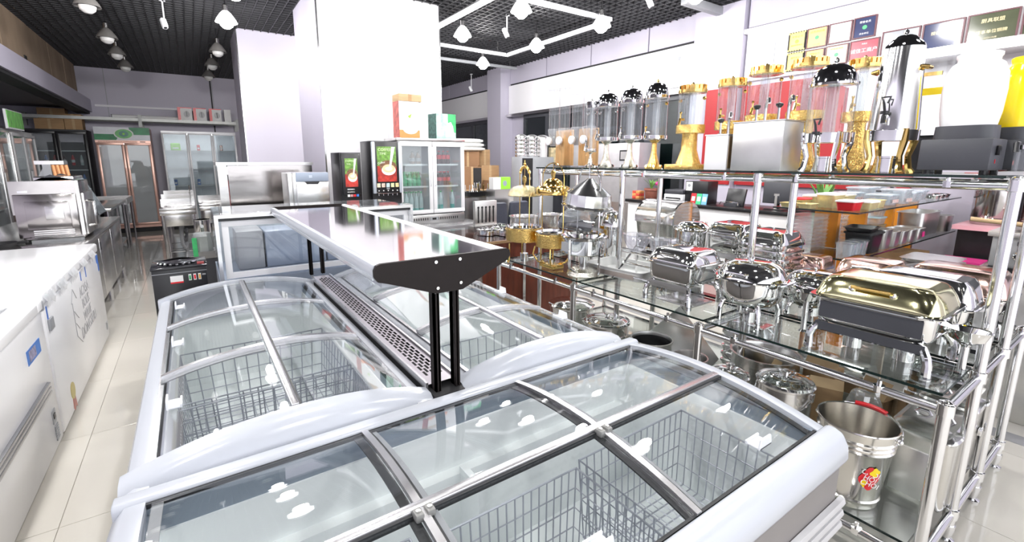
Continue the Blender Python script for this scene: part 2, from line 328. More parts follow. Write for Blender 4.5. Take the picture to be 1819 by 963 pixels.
for i, (x, y) in enumerate([(-0.72, 5.45), (-0.72, 4.25), (-0.72, 3.05), (-0.72, 1.85), (-0.72, 0.65), (0.53, 5.35), (0.53, 4.2), (0.53, 1.85), (0.53, -0.55), (1.85, 3.05), (1.85, 0.65), (1.85, -1.7), (3.12, 3.05), (3.12, 1.85), (3.12, 0.0), (4.27, 2.95), (4.27, 1.75), (4.27, 0.3), (2.4, 7.4)]):
    pendant((x, y, 3.1), True, 'lit pendant lamp overhead, out of the picture')
def bar(name, label, a, b, w=0.06, h=0.045, m=white):
    a, b = Vector(a), Vector(b); L = (b-a).length; t = thing(name, label, 'track rail', a, math.atan2(b.y-a.y, b.x-a.x), 'white ceiling track rails')
    MB().box(0, L, -w/2, w/2, 0, h).build('profile', m, t, bevel=0.004); MB().box(0.02, L-0.02, -0.008, 0.008, -0.004, 0).build('slot', grey, t)
    for x in (0.15, L-0.15): MB().cyl((x, 0, h), (x, 0, CEIL+0.05-a.z), 0.004, 6).build('hanger', steel, t)
z = 3.2
bar('track_rail', 'white ceiling track rail running from the column to the frame corner', (2.95, 6.6, z), (4.52, 6.6, z)); bar('track_rail', 'long white ceiling track rail carrying two pendants', (4.56, 6.63, z), (4.56, 4.36, z))
bar('track_rail', 'white ceiling track rail at the upper right of the lamp frame', (2.9, 4.3, z), (4.53, 4.3, z)); bar('track_rail', 'white ceiling track rail slanting beside the column at the top', (2.88, 6.5, z), (2.88, 4.35, z))
bar('track_rail', 'dull grey ceiling rail ending at the purple pillar', (3.3, 7.65, z+0.05), (5.5, 7.65, z+0.05), m=grey); bar('track_rail', 'grey ceiling beam end at the top over the white pillar', (5.0, 3.6, 3.3), (5.8, 3.6, 3.3), 0.09, 0.09, m=grey)
def camera_fit(loc, label, rz, L=0.16):
    t = thing('security_camera', label, 'camera', loc, rz)
    MB().lathe([(0.035, 0), (0.035, -0.012), (0.012, -0.02)], 14, (0, 0, L)).build('mount', white, t); MB().tube([(0, 0, L), (0, 0, 0.06), (0.02, 0, 0.02)], 0.009, 8).build('arm', white, t)
    m = MB(); m.M = Matrix.Rotation(math.radians(25), 4, 'Y'); m.loft([(0.028, 0.028, -0.02), (0.032, 0.032, 0.0), (0.032, 0.032, 0.09), (0.02, 0.02, 0.105)], 16, 3); h = m.build('housing', white, t)
    m = MB(); m.M = Matrix.Rotation(math.radians(25), 4, 'Y'); m.lathe([(0.018, -0.024), (0.018, -0.019)], 12); m.build('lens', black, h)
camera_fit((3.74, 5.42, 3.16), 'white security camera hanging by its cable between the pendants', 2.5, 0.26)
camera_fit((-0.07, 7.27, 3.12), 'white security camera on a thin stem over the left aisle', 2.0, 0.3); camera_fit((5.45, 9.3, 3.05), 'small white security camera on the far purple fascia', 2.6, 0.36)
camera_fit((4.6, 3.75, 3.26), 'white security camera cut by the top edge', 2.4, 0.15)
tag(MB().box(0, 0.5, -0.3, 0.3, 0, 0.03).build('air_vent', white), 'white air vent square under the grid beside the column', 'vent').location = (3.35, 8.4, CEIL-0.03)
# ================================================================ island freezers
def arch(u, z0=0.785, rise=0.058): return z0 + rise * (1 - abs(2*u-1)**2.2)
def wire_basket(label, x0, x1, y0, y1, z0, z1, nx, ny, nz):
    t = thing('wire_basket', label, 'basket', ((x0+x1)/2, (y0+y1)/2, z0), 0, 'grey wire baskets inside the island freezers')
    a, b, h = (x1-x0)/2, (y1-y0)/2, z1-z0; r = 0.0025; k = 0.93
    rim = MB().tube([(-a, -b, h), (a, -b, h), (a, b, h), (-a, b, h)], 0.0032, 6, True); rim.build('rim', wire_m, t)
    m = MB()
    def seg(p, q, rr=r): m.tube([p, q], rr, 4, caps=False)
    for i in range(nx+1):
        x = -a + 2*a*i/nx; m.tube([(x, -b, h), (x*k, -b*k, 0), (x*k, b*k, 0), (x, b, h)], r, 4, caps=False)
    for j in range(ny+1):
        y = -b + 2*b*j/ny; m.tube([(-a, y, h), (-a*k, y*k, 0), (a*k, y*k, 0), (a, y, h)], r, 4, caps=False)
    for q in range(1, nz):
        f = k + (1-k)*q/nz; m.tube([(-a*f, -b*f, h*q/nz), (a*f, -b*f, h*q/nz), (a*f, b*f, h*q/nz), (-a*f, b*f, h*q/nz)], r, 4, True)
    m.build('wire_grid', wire_m, t); return t
def lid_handle(parent, x, y, z, rz):
    m = MB(); m.M = Matrix.Translation((x, y, z)) @ Matrix.Rotation(rz, 4, 'Z')
    m.prism([(-0.030, 0), (0.030, 0), (0.024, 0.028), (-0.024, 0.028)], 'y', -0.008, -0.002); m.box(-0.028, 0.028, -0.008, 0.028, 0.0, 0.006); m.box(-0.03, 0.03, 0.024, 0.03, 0, 0.012)
    return m.build('lid_handle', milkyw, parent, bevel=0.0015, seg=1)
milkyw = mat('milky_handle', (0.84, 0.86, 0.90), 0.2, 0, 0.02, 6)
rail_m = mat('lid_rail_aluminium', (0.78, 0.77, 0.79), 0.25, 0.9, 0.02, 8)
def main_freezer(label, X0, X1, Y0, Y1, outer, crossL, crossR):
    """freezer running along y; outer = -1 when its outer long side faces -x"""
    t = thing('island_freezer', label, 'freezer', ((X0+X1)/2, (Y0+Y1)/2, 0)); cx, cy = (X0+X1)/2, (Y0+Y1)/2
    w, L = (X1-X0)/2, (Y1-Y0)/2
    m = MB(); th = 0.05
    m.box(-w, w, -L, -L+th, 0.09, 0.70).box(-w, w, L-th, L, 0.09, 0.70).box(-w, -w+th, -L+th, L-th, 0.09, 0.70).box(w-th, w, -L+th, L-th, 0.09, 0.70).box(-w+th, w-th, -L+th, L-th, 0.09, 0.27)
    m.build('cabinet', taupe, t, bevel=0.004)
    i = th; m = MB(); q = 0.012
    m.box(-w+i, -w+i+q, -L+i, L-i, 0.28, 0.735).box(w-i-q, w-i, -L+i, L-i, 0.28, 0.735).box(-w+i, w-i, -L+i, -L+i+q, 0.28, 0.735).box(-w+i, w-i, L-i-q, L-i, 0.28, 0.735).box(-w+i, w-i, -L+i, L-i, 0.27, 0.285)
    m.build('tub', tubwhite, t); bx('plinth', blackm, t, -w+0.03, w-0.03, -L+0.03, L-0.03, 0.0, 0.09)
    for s, nm in ((-1, 'side_rim'), (1, 'side_rim')):
        x0, x1 = (-w-0.012, -w+0.045) if s < 0 else (w-0.045, w+0.012)
        m = MB(); pr = [(x0, 0.66), (x0, 0.745), (x0+0.012, 0.778), (x0+0.03, 0.786), (x1, 0.786), (x1, 0.70), (x1-0.01, 0.66)] if s < 0 else [(x1, 0.66), (x1, 0.745), (x1-0.012, 0.778), (x1-0.03, 0.786), (x0, 0.786), (x0, 0.70), (x0+0.01, 0.66)]
        m.prism(pr, 'y', -L, L); rm = m.build(nm, bluewhite, t)
        xs = -w+0.045 if s < 0 else w-0.045
        bx('track', rail_m, rm, xs-0.004, xs+0.008, -L+0.05, L-0.05, 0.775, 0.792); bx('gasket', gasket, rm, min(xs, xs+0.012*(-s)), max(xs, xs+0.012*(-s)), -L+0.07, L-0.07, 0.766, 0.776); bx('dark_band', wall_shade_m, rm, min(xs, xs+0.012*(-s)), max(xs, xs+0.012*(-s)), -L+0.07, L-0.07, 0.725, 0.765)  # last strip paints the shade along the upper inner wall
    # arched end caps
    for s in (-1, 1):
        N = 22; R = []
        for dy, dz in ((0.0, -0.075), (0.006, -0.045), (0.022, -0.012), (0.045, 0.004), (0.085, 0.006), (0.09, -0.03)):
            y = s*(L+0.008-dy); R.append([(-w-0.012 + 2*(w+0.012)*k/N, y, arch(k/N)+dz) for k in range(N+1)] + [(w+0.012, y, 0.66), (-w-0.012, y, 0.66)])
        MB().rings(R).build('end_cap', bluewhite, t, 50)
    # centre rail, cross rails, curved panes
    xr = lambda u: -w+0.045 + (2*w-0.09)*u
    ua = lambda u: arch(0.045/(2*w) + u*(1-0.09/(2*w)))
    zc = ua(0.5); ye0, ye1 = -L+0.085, L-0.085
    MB().box(-0.010, 0.010, ye0, ye1, zc-0.014, zc+0.007).build('centre_rail', rail_m, t, bevel=0.003)
    bx('rail_gasket', gasket, t, 0.010, 0.016, ye0, ye1, zc-0.014, zc+0.003)
    for half, cross in ((0, crossL), (1, crossR)):
        u0, u1 = (0.0, 0.475) if half == 0 else (0.525, 1.0); edges = [ye0] + [c-cy for c in cross] + [ye1]
        for c in cross:
            y = c-cy; N = 8; R = []
            for dy in (-0.010, 0.010): R.append([(xr(u0+(u1-u0)*k/N), y+dy, ua(u0+(u1-u0)*k/N)+0.007) for k in range(N+1)])
            MB().slab(R, 0.014).build('cross_rail', rail_m, t, 50)
            for dy in (-0.034, -0.012):
                pass
        for k in range(len(edges)-1):
            a, b = edges[k]+0.008, edges[k+1]-0.008; N = 8
            up = 0.003*(k % 2)
            rows = [[(xr(u0+(u1-u0)*q/N), yy, ua(u0+(u1-u0)*q/N)+up) for q in range(N+1)] for yy in (a, b)]
            p = MB().slab(rows, 0.005).build('glass_lid', glass, t, 50)
            rows = [[(xr(u0+(u1-u0)*q/N), yy, ua(u0+(u1-u0)*q/N)+up-0.0052) for q in range(N+1)] for yy in (b-0.03, b)]
            MB().slab(rows, 0.004).build('lid_seal', grey, p, 50)
            if (half == 0) == (outer < 0):
                u = 0.05 if half == 0 else 0.95
                lid_handle(p, xr(u), (a+b)/2, ua(u)+0.004, PI/2 if half else -PI/2)
    return t
IX0, IX1 = -0.19, 1.39
ML = main_freezer('left island freezer with arched sliding glass lids beside the aisle', IX0, 0.543, 1.18, 2.93, -1, (1.78, 2.33), (1.80, 2.36))
MR = main_freezer('right island freezer with arched glass lids next to the pipe rack', 0.677, IX1, 1.18, 2.93, 1, (1.70, 2.25), (1.67, 2.22))
# perforated strip between the two
t = thing('vent_strip', 'lilac steel strip with rows of dark vent slots between the two freezers', 'vent strip', (0.61, 2.05, 0))
m = MB(); y0, y1 = -0.80, 0.86; zt = 0.80; rows = 5; sl, gp = 0.034, 0.011; zz = lambda x: zt + 0.003
xs0, xw = -0.028, 0.0088; m.add([(-0.052, y0, zt), (xs0, y0, zt), (xs0, y1, zt), (-0.052, y1, zt)], [(0, 1, 2, 3)])
xe = xs0 + rows*(xw+0.004)
m.add([(xe, y0, zt), (0.052, y0, zt), (0.052, y1, zt), (xe, y1, zt)], [(0, 1, 2, 3)])
for r_ in range(rows):
    xa = xs0 + r_*(xw+0.004); m.add([(xa+xw, y0, zt), (xa+xw+0.004, y0, zt), (xa+xw+0.004, y1, zt), (xa+xw, y1, zt)], [(0, 1, 2, 3)])
    y = y0; off = 0.06 + (r_ % 2)*0.022; prev = y0
    y = y0 + off
    while y + sl < y1 - 0.05:
        m.add([(xa, prev, zt), (xa+xw, prev, zt), (xa+xw, y, zt), (xa, y, zt)], [(0, 1, 2, 3)]); prev = y + sl; y += sl + gp
    m.add([(xa, prev, zt), (xa+xw, prev, zt), (xa+xw, y1, zt), (xa, y1, zt)], [(0, 1, 2, 3)])
m.build('slotted_plate', mat('lilac_steel', (0.56, 0.52, 0.57), 0.28, 0.35, 0.02, 4), t, 0)
bx('dark_channel', blackm, t, -0.052, 0.052, -0.86, 0.87, 0.30, 0.785); bx('edge_trim', rail_m, t, -0.056, -0.048, y0, y1, 0.785, 0.807); bx('edge_trim', rail_m, t, 0.048, 0.056, y0, y1, 0.785, 0.807)
bx('duct_base', blackm, t, -0.05, 0.05, -0.86, 0.87, 0.0, 0.30)
# end freezer across the near end
def end_freezer():
    X0, X1, Y0, Y1 = IX0, IX1, 0.41, 1.158; t = thing('island_freezer', 'near end freezer with six glass lids lying across the foreground', 'freezer', ((X0+X1)/2, (Y0+Y1)/2, 0))
    w, L = (X1-X0)/2, (Y1-Y0)/2; cx, cy = (X0+X1)/2, (Y0+Y1)/2; th = 0.05
    m = MB(); m.box(-w, w, -L, -L+th, 0.09, 0.69).box(-w, w, L-th, L, 0.09, 0.69).box(-w, -w+th, -L+th, L-th, 0.09, 0.69).box(w-th, w, -L+th, L-th, 0.09, 0.69).box(-w+th, w-th, -L+th, L-th, 0.09, 0.27)
    m.build('cabinet', taupe, t, bevel=0.012)
    bx('plinth', blackm, t, -w+0.03, w-0.03, -L+0.03, L-0.03, 0.0, 0.09)
    i, q = th, 0.012; m = MB(); m.box(-w+i, -w+i+q, -L+i, L-i, 0.28, 0.73).box(w-i-q, w-i, -L+i, L-i, 0.28, 0.73).box(-w+i, w-i, -L+i, -L+i+q, 0.28, 0.73).box(-w+i, w-i, L-i-q, L-i, 0.28, 0.73).box(-w+i, w-i, -L+i, L-i, 0.27, 0.285)
    tb = m.build('tub', tubwhite, t)
    bx('tub_step', tubwhite, tb, -w+i+q, w-i-q, L-i-q-0.035, L-i-q, 0.285, 0.60); bx('divider', tubwhite, tb, -0.03, -0.01, L-0.2, L-i-q-0.03, 0.285, 0.62)
    prof = lambda v: 0.775 + 0.02*v + 0.038*(1 - abs(2*v-1)**2.0)      # v: 0 near .. 1 far
    # rim: near bumper, far bar, sides
    y0 = -L-0.012
    MB().prism([(y0+0.008, 0.69), (y0, 0.712), (y0+0.004, 0.745), (y0+0.02, 0.775), (y0+0.045, 0.785), (y0+0.065, 0.78), (y0+0.065, 0.69)], 'x', -w-0.012, w+0.012).build('front_bumper', bluewhite, t, 50, 0.014, 3)
    MB().prism([(L+0.010, 0.67), (L+0.010, 0.785), (L, 0.803), (L-0.035, 0.807), (L-0.045, 0.80), (L-0.045, 0.67)], 'x', -w-0.012, w+0.012).build('rear_rim', bluewhite, t, 50, 0.004)
    for s in (-1, 1):
        N = 10; inner, outer = s*(w-0.045), s*(w+0.012); rows = [[(inner, -L+0.05+(2*L-0.09)*k/N, prof(k/N)+0.004), (s*(w-0.01), -L+0.05+(2*L-0.09)*k/N, prof(k/N)+0.004), (outer, -L+0.05+(2*L-0.09)*k/N, prof(k/N)-0.02), (outer, -L+0.05+(2*L-0.09)*k/N, 0.665), (inner, -L+0.05+(2*L-0.09)*k/N, 0.665)] for k in range(N+1)]
        MB().rings(rows).build('side_rim', bluewhite, t, 50)
        MB().strip([]) if False else None
    for s in (-1, 1): MB().lathe([(0.0, 0)], 3) if False else None
    bmp = MB()
    for k, zc in enumerate((0.575, 0.54, 0.505)): bmp.prism([(-L-0.002, zc-0.015), (-L-0.014, zc-0.012), (-L-0.018, zc), (-L-0.014, zc+0.012), (-L-0.002, zc+0.015)], 'x', -w-0.014, w+0.014)
    bmp.build('bumper_strip', mat('bumper_white', (0.55, 0.545, 0.56), 0.3), t, 50)
    yr = lambda v: -L+0.053 + (2*L-0.098)*v
    rx = [-w+0.045, 0.313-cx, 0.808-cx, w-0.045]; vm = (0.757-cy+L-0.053)/(2*L-0.098)
    zc = prof(vm); MB().box(-w+0.045, w-0.045, yr(vm)-0.011, yr(vm)+0.011, zc-0.012, zc+0.008).build('centre_rail', rail_m, t, bevel=0.003)
    bx('rail_gasket', gasket, t, -w+0.045, w-0.045, yr(vm)-0.018, yr(vm)-0.011, zc-0.012, zc+0.002)
    for x in rx[1:3]:
        N = 10; rows = [[(x-0.008, yr(k/N), prof(k/N)+0.007), (x+0.008, yr(k/N), prof(k/N)+0.007)] for k in range(N+1)]
        cr = MB().slab(rows, 0.013).build('cross_rail', rail_m, t, 50); rows = [[(x+0.008, yr(k/N), prof(k/N)+0.002), (x+0.015, yr(k/N), prof(k/N)+0.002)] for k in range(N+1)]
        MB().slab(rows, 0.010).build('gasket', gasket, cr, 50)
        hg = MB(); 
        for d in (-0.012, 0.012): hg.box(x+d-0.009, x+d+0.009, yr(vm)-0.035, yr(vm)-0.010, zc-0.006, zc+0.012)
        h = hg.build('hinge_clip', mat('clip_grey', (0.26, 0.26, 0.25), 0.5), t, bevel=0.004)
        for d in (-0.012, 0.012): MB().lathe([(0.005, 0.0), (0.005, 0.003), (0.002, 0.0045)], 10, (x+d, yr(vm)-0.023, zc+0.0115)).build('stud', satin, h)
    for c in range(3):
        for r_ in range(2):
            v0, v1 = (0.0, vm-0.03) if r_ == 0 else (vm+0.03, 1.0); a, b = rx[c]+0.01, rx[c+1]-0.01; N = 6
            rows = [[(xx, yr(v0+(v1-v0)*k/N), prof(v0+(v1-v0)*k/N)+0.001) for k in range(N+1)] for xx in (a, b)]
            p = MB().slab(rows, 0.005).build('glass_lid', glass, t, 50)
            for xx in (a, b-0.02):
                rows = [[(x2, yr(v0+(v1-v0)*k/N), prof(v0+(v1-v0)*k/N)-0.0045) for k in range(N+1)] for x2 in (xx, xx+0.02)]; MB().slab(rows, 0.004).build('lid_seal', grey if xx == a else gasket, p, 50)
            if r_ == 0: lid_handle(p, (a+b)/2+(0.0 if c < 2 else 0.06), yr(0.06), prof(0.06)+0.004, 0)
    bx('rear_gasket', gasket, t, -w+0.045, w-0.045, L-0.053, L-0.045, 0.787, 0.797); bx('rear_wall_shade', wall_shade_m, t, -w+0.045, w-0.045, L-0.056, L-0.045, 0.72, 0.786); bx('front_gasket', gasket, t, -w+0.045, w-0.045, -L+0.053, -L+0.06, 0.74, 0.777)  # blue-grey strip paints the shaded top of the far inner wall
    bx('side_wall_shade', wall_shade_m, t, -w+0.045, -w+0.053, -L+0.06, L-0.057, 0.72, 0.775); bx('side_wall_shade', wall_shade_m, t, w-0.053, w-0.045, -L+0.06, L-0.057, 0.72, 0.775)  # same painted shade on the two end walls
end_freezer()
# baskets
wire_basket('grey wire basket under the near left lid of the left freezer', -0.115, 0.48, 1.27, 1.80, 0.42, 0.66, 16, 24, 5)
wire_basket('grey wire basket in the middle of the left freezer', -0.115, 0.48, 1.84, 2.35, 0.42, 0.66, 12, 10, 4)
wire_basket('grey wire basket in the right freezer by the end cap', 0.745, 1.31, 1.27, 1.80, 0.40, 0.66, 12, 14, 3)
wire_basket('large wire basket in the middle of the near end freezer', 0.36, 0.80, 0.50, 0.82, 0.38, 0.67, 17, 13, 5)
wire_basket('wire basket at the right end of the near end freezer', 0.83, 1.30, 0.50, 0.84, 0.42, 0.67, 16, 12, 4)
wire_basket('wire basket at the cut off left end of the near end freezer', -0.11, 0.33, 0.50, 0.86, 0.36, 0.66, 10, 8, 3)
# ---------------------------------------------------------------- canopy shelf over the island
t = thing('canopy_shelf', 'long mirrored lilac shelf with dark brown end plate on slotted posts', 'shelf', (0.615, 1.20, 0))
LEN = 1.92; zt = 1.215
MB().box(-0.20, 0.20, 0.03, LEN-0.03, zt-0.022, zt-0.004).build('top_sheet', mat('mirror_lilac', (0.58, 0.545, 0.58), 0.07, 1, 0.02, 2), t)
for s in (-1, 1):
    a = 0.2 if s > 0 else -0.225
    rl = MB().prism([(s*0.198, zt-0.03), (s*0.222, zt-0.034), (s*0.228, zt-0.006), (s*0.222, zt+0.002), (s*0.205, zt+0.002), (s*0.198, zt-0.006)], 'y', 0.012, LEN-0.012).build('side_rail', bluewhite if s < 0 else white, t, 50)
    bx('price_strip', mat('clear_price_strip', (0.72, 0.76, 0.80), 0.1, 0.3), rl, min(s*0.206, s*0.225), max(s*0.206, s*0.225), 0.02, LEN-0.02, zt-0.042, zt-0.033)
bx('under_rail', bluewhite, t, -0.195, -0.15, 0.03, LEN-0.03, zt-0.07, zt-0.022)
plate = [(-0.225, zt-0.012), (-0.218, zt+0.002), (-0.205, zt+0.006), (0.215, zt+0.006), (0.226, zt), (0.228, zt-0.018), (0.218, zt-0.032), (0.085, zt-0.09), (0.05, zt-0.105), (-0.04, zt-0.105), (-0.19, zt-0.052), (-0.215, zt-0.045), (-0.225, zt-0.03)]
for y in (0.0, LEN-0.012):
    pl = MB().prism(plate, 'y', y, y+0.012).build('end_plate', brown, t)
    for x, z in ((-0.04, zt-0.008), (0.04, zt-0.008), (-0.036, zt-0.088), (0.042, zt-0.082)):
        MB().cyl((x, y-0.004, z), (x, y, z), 0.005, 10).build('bolt', chrome, pl)
for y in (0.016, LEN-0.10):
    for x in (-0.042, 0.028):
        m = MB(); h0, h1 = 0.785, zt-0.06
        m.box(x, x+0.005, y, y+0.035, h0, h1).box(x+0.011, x+0.016, y, y+0.035, h0, h1).box(x, x+0.016, y+0.03, y+0.035, h0, h1)
        if x > 0: m.box(x, x+0.022, y+0.012, y+0.03, h0, h1-0.02)
        else: m.box(x, x+0.018, y, y+0.012, h0, h1)
        ps = m.build('post', brown, t); bx('slot', grey, ps, x+0.004, x+0.007, y-0.001, y, h1-0.05, h1-0.03); bx('slot', grey, ps, x+0.004, x+0.007, y-0.001, y, h1-0.02, h1-0.005)
# ---------------------------------------------------------------- upright glass display behind the island
t = thing('display_freezer', 'ice cream display freezer with upright white framed glass behind the island', 'freezer', (0.71, 3.135, 0))
bx('cabinet', bluegrey, t, -0.62, 0.62, 0.02, 0.72, 0.06, 0.78); bx('plinth', blackm, t, -0.6, 0.6, 0.04, 0.7, 0, 0.06)
def panel(m_, y, a, b, z0, z1, fw_): return MB().box(a, b, y, y+0.02, z1-fw_, z1).box(a, b, y, y+0.02, z0, z0+fw_).box(a, a+fw_, y, y+0.02, z0+fw_, z1-fw_).box(b-fw_, b, y, y+0.02, z0+fw_, z1-fw_)
panel(None, 0.04, -0.585, 0.60, 0.79, 1.145, 0.035).build('white_frame', enamel, t); bx('front_glass', glass, t, -0.55, 0.565, 0.048, 0.054, 0.825, 1.11)
bx('back_panel', mat('pale_grey_interior', (0.55, 0.60, 0.64), 0.4), t, -0.6, 0.6, 0.68, 0.70, 0.78, 1.10)
for x0, x1 in ((-0.50, -0.34), (-0.33, 0.06), (0.07, 0.30)): bx('inner_bin', bluegrey if x0 > -0.4 else grey, t, x0, x1, 0.30, 0.6, 0.78, 0.98 + (0.06 if x0 < -0.4 else 0.05), bevel=0.01)
bx('top_cover', steel, t, -0.62, 0.62, 0.0, 0.05, 1.165, 1.185); bx('top_glass', clear, t, -0.61, 0.61, 0.05, 0.70, 1.172, 1.178); bx('black_band', black, t, -0.61, 0.61, 0.03, 0.04, 1.145, 1.165)
for x in (-0.62, 0.60): bx('corner_post', pipe_m, t, x, x+0.02, 0.0, 0.03, 0.78, 1.165)
bx('side_glass', clear, t, -0.615, -0.61, 0.03, 0.7, 0.78, 1.175); bx('side_glass', clear, t, 0.61, 0.615, 0.03, 0.7, 0.78, 1.175)
# ---------------------------------------------------------------- white chest freezers on the left
def chest(label, y0, y1, sliding):
    x1 = -0.71; x0 = -1.62; t = thing('chest_freezer', label, 'freezer', (x1, y0, 0), 0); L = y1-y0; w = x1-x0
    bx('cabinet', enamel, t, -w, 0, 0.004, L-0.004, 0.03, 0.745, bevel=0.012, seg=3)
    for y in (0.1, L-0.1):
        for x in (-0.1, -w+0.1): MB().lathe([(0.025, 0), (0.025, 0.03)], 10, (x, y, 0)).build('foot', black, t)
    if not sliding:
        ld = bx('lid', enamel, t, -w, 0.006, 0.0, L, 0.752, 0.825, bevel=0.016, seg=3)
        bx('gasket', grey, t, -w+0.02, -0.015, 0.02, L-0.02, 0.742, 0.754)
        for yy in (0.12, 0.42, 0.75, 1.1, 1.45): 
            m = MB(); R = []
            for k in range(7): R.append([(0.008+0.006*math.sin(k*1.7), yy+0.035*k-0.1, 0.80+0.012*math.sin(k*2.1)), (0.018+0.005*math.cos(k*1.3), yy+0.035*k-0.1, 0.772+0.01*math.sin(k)), (0.010, yy+0.035*k-0.1, 0.735+0.02*math.sin(k*1.9+yy))])
            m.strip(R).build('torn_film', sheet('white_film', (0.9, 0.9, 0.92), 0.1, 0.1, 0.6), t)
        for y, h in ((0.06, 0.07), (1.0, 0.05), (1.18, 0.06), (1.66, 0.05), (1.70, 0.12)): bx('blue_tape', mat('blue_tape', (0.05, 0.16, 0.55), 0.4), t, 0.0005, 0.002, y, y+0.02 + (0.02 if y > 1.6 else 0), 0.72-h, 0.735)
        lk = bx('lock', grey, t, 0.0, 0.012, 0.05, 0.13, 0.60, 0.665, bevel=0.004)
        # sketch-like house mark and lettering on the front
        hs = MB(); z0 = 0.30
        for a, b in (((0.62, 0.60), (0.70, 0.68)), ((0.70, 0.68), (0.78, 0.60)), ((0.64, 0.60), (0.64, 0.38)), ((0.64, 0.38), (0.76, 0.30)), ((0.66, 0.54), (0.76, 0.47)), ((0.66, 0.46), (0.74, 0.40))):
            hs.tube([(0.001, a[0], a[1]), (0.001, b[0], b[1])], 0.0022, 4)
        hs.build('house_mark', mat('print_grey', (0.42, 0.42, 0.44), 0.5), t)
        for kk, wd in enumerate(('ACASA', 'BOUS', 'WAVE', 'DONGSHU')): text(wd, MATS['print_grey'], t, (0.0012, 1.05, 0.60-0.085*kk), (PI/2, 0, PI/2), 0.10 if kk < 3 else 0.11)
        md = MB().cyl((0.0, 0.30, 0.15), (0.003, 0.30, 0.15), 0.05, 20).build('award_seal', mat('seal_gold', (0.62, 0.52, 0.18), 0.4, 0.3), t); MB().prism([(0.27, 0.11), (0.33, 0.11), (0.345, 0.03), (0.315, 0.05), (0.285, 0.03), (0.26, 0.05)], 'x', 0, 0.002).build('ribbon', mat('ribbon_red', (0.55, 0.22, 0.18), 0.5), md)
        bx('rating_plate', grey, t, 0.0, 0.002, L-0.11, L-0.05, 0.10, 0.16)
    else:
        m = MB().box(-w, 0.012, L-0.10, L, 0.745, 0.80).box(-w, 0.012, 0.0, 0.06, 0.745, 0.80).box(-0.09, 0.012, 0.06, L-0.10, 0.745, 0.80).box(-w, -w+0.09, 0.06, L-0.10, 0.745, 0.80)
        m.build('top_frame', enamel, t, bevel=0.01, seg=3); bx('corner_cover', grey, t, -0.06, 0.016, L-0.03, L+0.004, 0.735, 0.795, bevel=0.012)
        bx('glass_lid', glass, t, -w+0.09, -0.09, 0.06, L-0.5, 0.782, 0.788); bx('glass_lid', glass, t, -w+0.09, -0.09, L-0.62, L-0.10, 0.772, 0.778)
        for x in (-0.10, -0.14): bx('lid_track', grey, t, x, x+0.012, 0.06, L-0.1, 0.765, 0.795)
        bx('recess', grey, t, -w+0.08, -0.08, 0.05, L-0.09, 0.746, 0.750)
        m = MB()
        for k in range(3): m.prism([(0.0, 0.325+k*0.022), (0.012, 0.328+k*0.022), (0.014, 0.336+k*0.022), (0.012, 0.344+k*0.022), (0.0, 0.347+k*0.022)], 'y', 0.1, L-0.12)
        m.build('bumper_bar', mat('chrome_bumper', (0.55, 0.55, 0.57), 0.25, 0.9), t, 50)
        gp = bx('guide_plate', grey, t, 0.0, 0.003, L-0.15, L-0.09, 0.165, 0.235); bx('thermostat', black, gp, 0.003, 0.006, L-0.135, L-0.105, 0.19, 0.215)
        gr = MB()
        for k in range(6): gr.box(0, 0.004, L-0.14, L-0.08, 0.07+k*0.014, 0.078+k*0.014)
        gr.build('vent_grille', grey, t)
        st = bx('energy_sticker', blue, t, 0.0, 0.0015, L-0.34, L-0.12, 0.56, 0.63); bx('sticker_photo', mat('photo_print', (0.30, 0.28, 0.42), 0.4, 0, 0.5, 60), st, 0.0015, 0.002, L-0.31, L-0.20, 0.57, 0.62)
chest('white chest freezer with sliding glass top and chrome bumper bar, cut by left edge', 0.9, 3.21, True)
chest('white chest freezer with solid lid, peeling film and sketched house logo', 3.23, 5.0, False)
# ================================================================ stepped pipe rack
RX = [1.963, 2.375, 2.77, 3.18]; RY = [0.33, 1.21, 2.09, 2.95]; ZB, ZM, ZT = 0.135, 0.715, 1.425
t = thing('pipe_rack', 'stepped stainless pipe rack with glass shelves full of catering ware', 'rack', (0, 0, 0)); RACK = t
pr = 0.018
pm = {h: MB().cyl((0, 0, 0.03), (0, 0, h), pr, 14).mesh('post', pipe_m) for h in (ZM+0.01, ZT+0.01)}
ft = MB().lathe([(0.026, 0), (0.026, 0.008), (0.012, 0.014), (0.012, 0.05), (0.022, 0.052), (0.022, 0.075)], 12).mesh('foot', pipe_m)
cp = MB().lathe([(0.019, -0.022), (0.024, -0.02), (0.024, 0.02), (0.019, 0.022)], 14).mesh('clamp', chrome)
cap = MB().lathe([(0.019, 0), (0.019, 0.006), (0.008, 0.012)], 12).mesh('cap', chrome)
def inst(me, name, loc, rot=None):
    o = bpy.data.objects.new(name, me); C.objects.link(o); o.parent = RACK; o.location = loc
    if rot: o.rotation_euler = rot
    return o
for ix, x in enumerate(RX):
    h = ZT+0.01 if ix in (1, 2) else ZM+0.01
    for y in RY:
        inst(pm[h], 'post', (x, y, 0)); inst(ft, 'foot', (x, y, 0)); inst(cap, 'cap', (x, y, h))
        for z in ([ZB, ZM] + ([ZT] if ix in (1, 2) else [])): inst(cp, 'clamp', (x, y, z-0.01))
def rail(a, b, r=0.015):
    return MB().cyl(a, b, r, 12).build('rail', pipe_m, RACK)
for z in (ZB, ZM):
    for x in (RX[0], RX[3]):
        for k in range(3): rail((x, RY[k], z-0.015), (x, RY[k+1], z-0.015))
    for y in RY:
        for k in range(3): rail((RX[k], y, z-0.015), (RX[k+1], y, z-0.015))
for x in (RX[1], RX[2]):
    for k in range(3): rail((x, RY[k], ZT-0.015), (x, RY[k+1], ZT-0.015))
for y in RY: rail((RX[1], y, ZT-0.015), (RX[2], y, ZT-0.015))
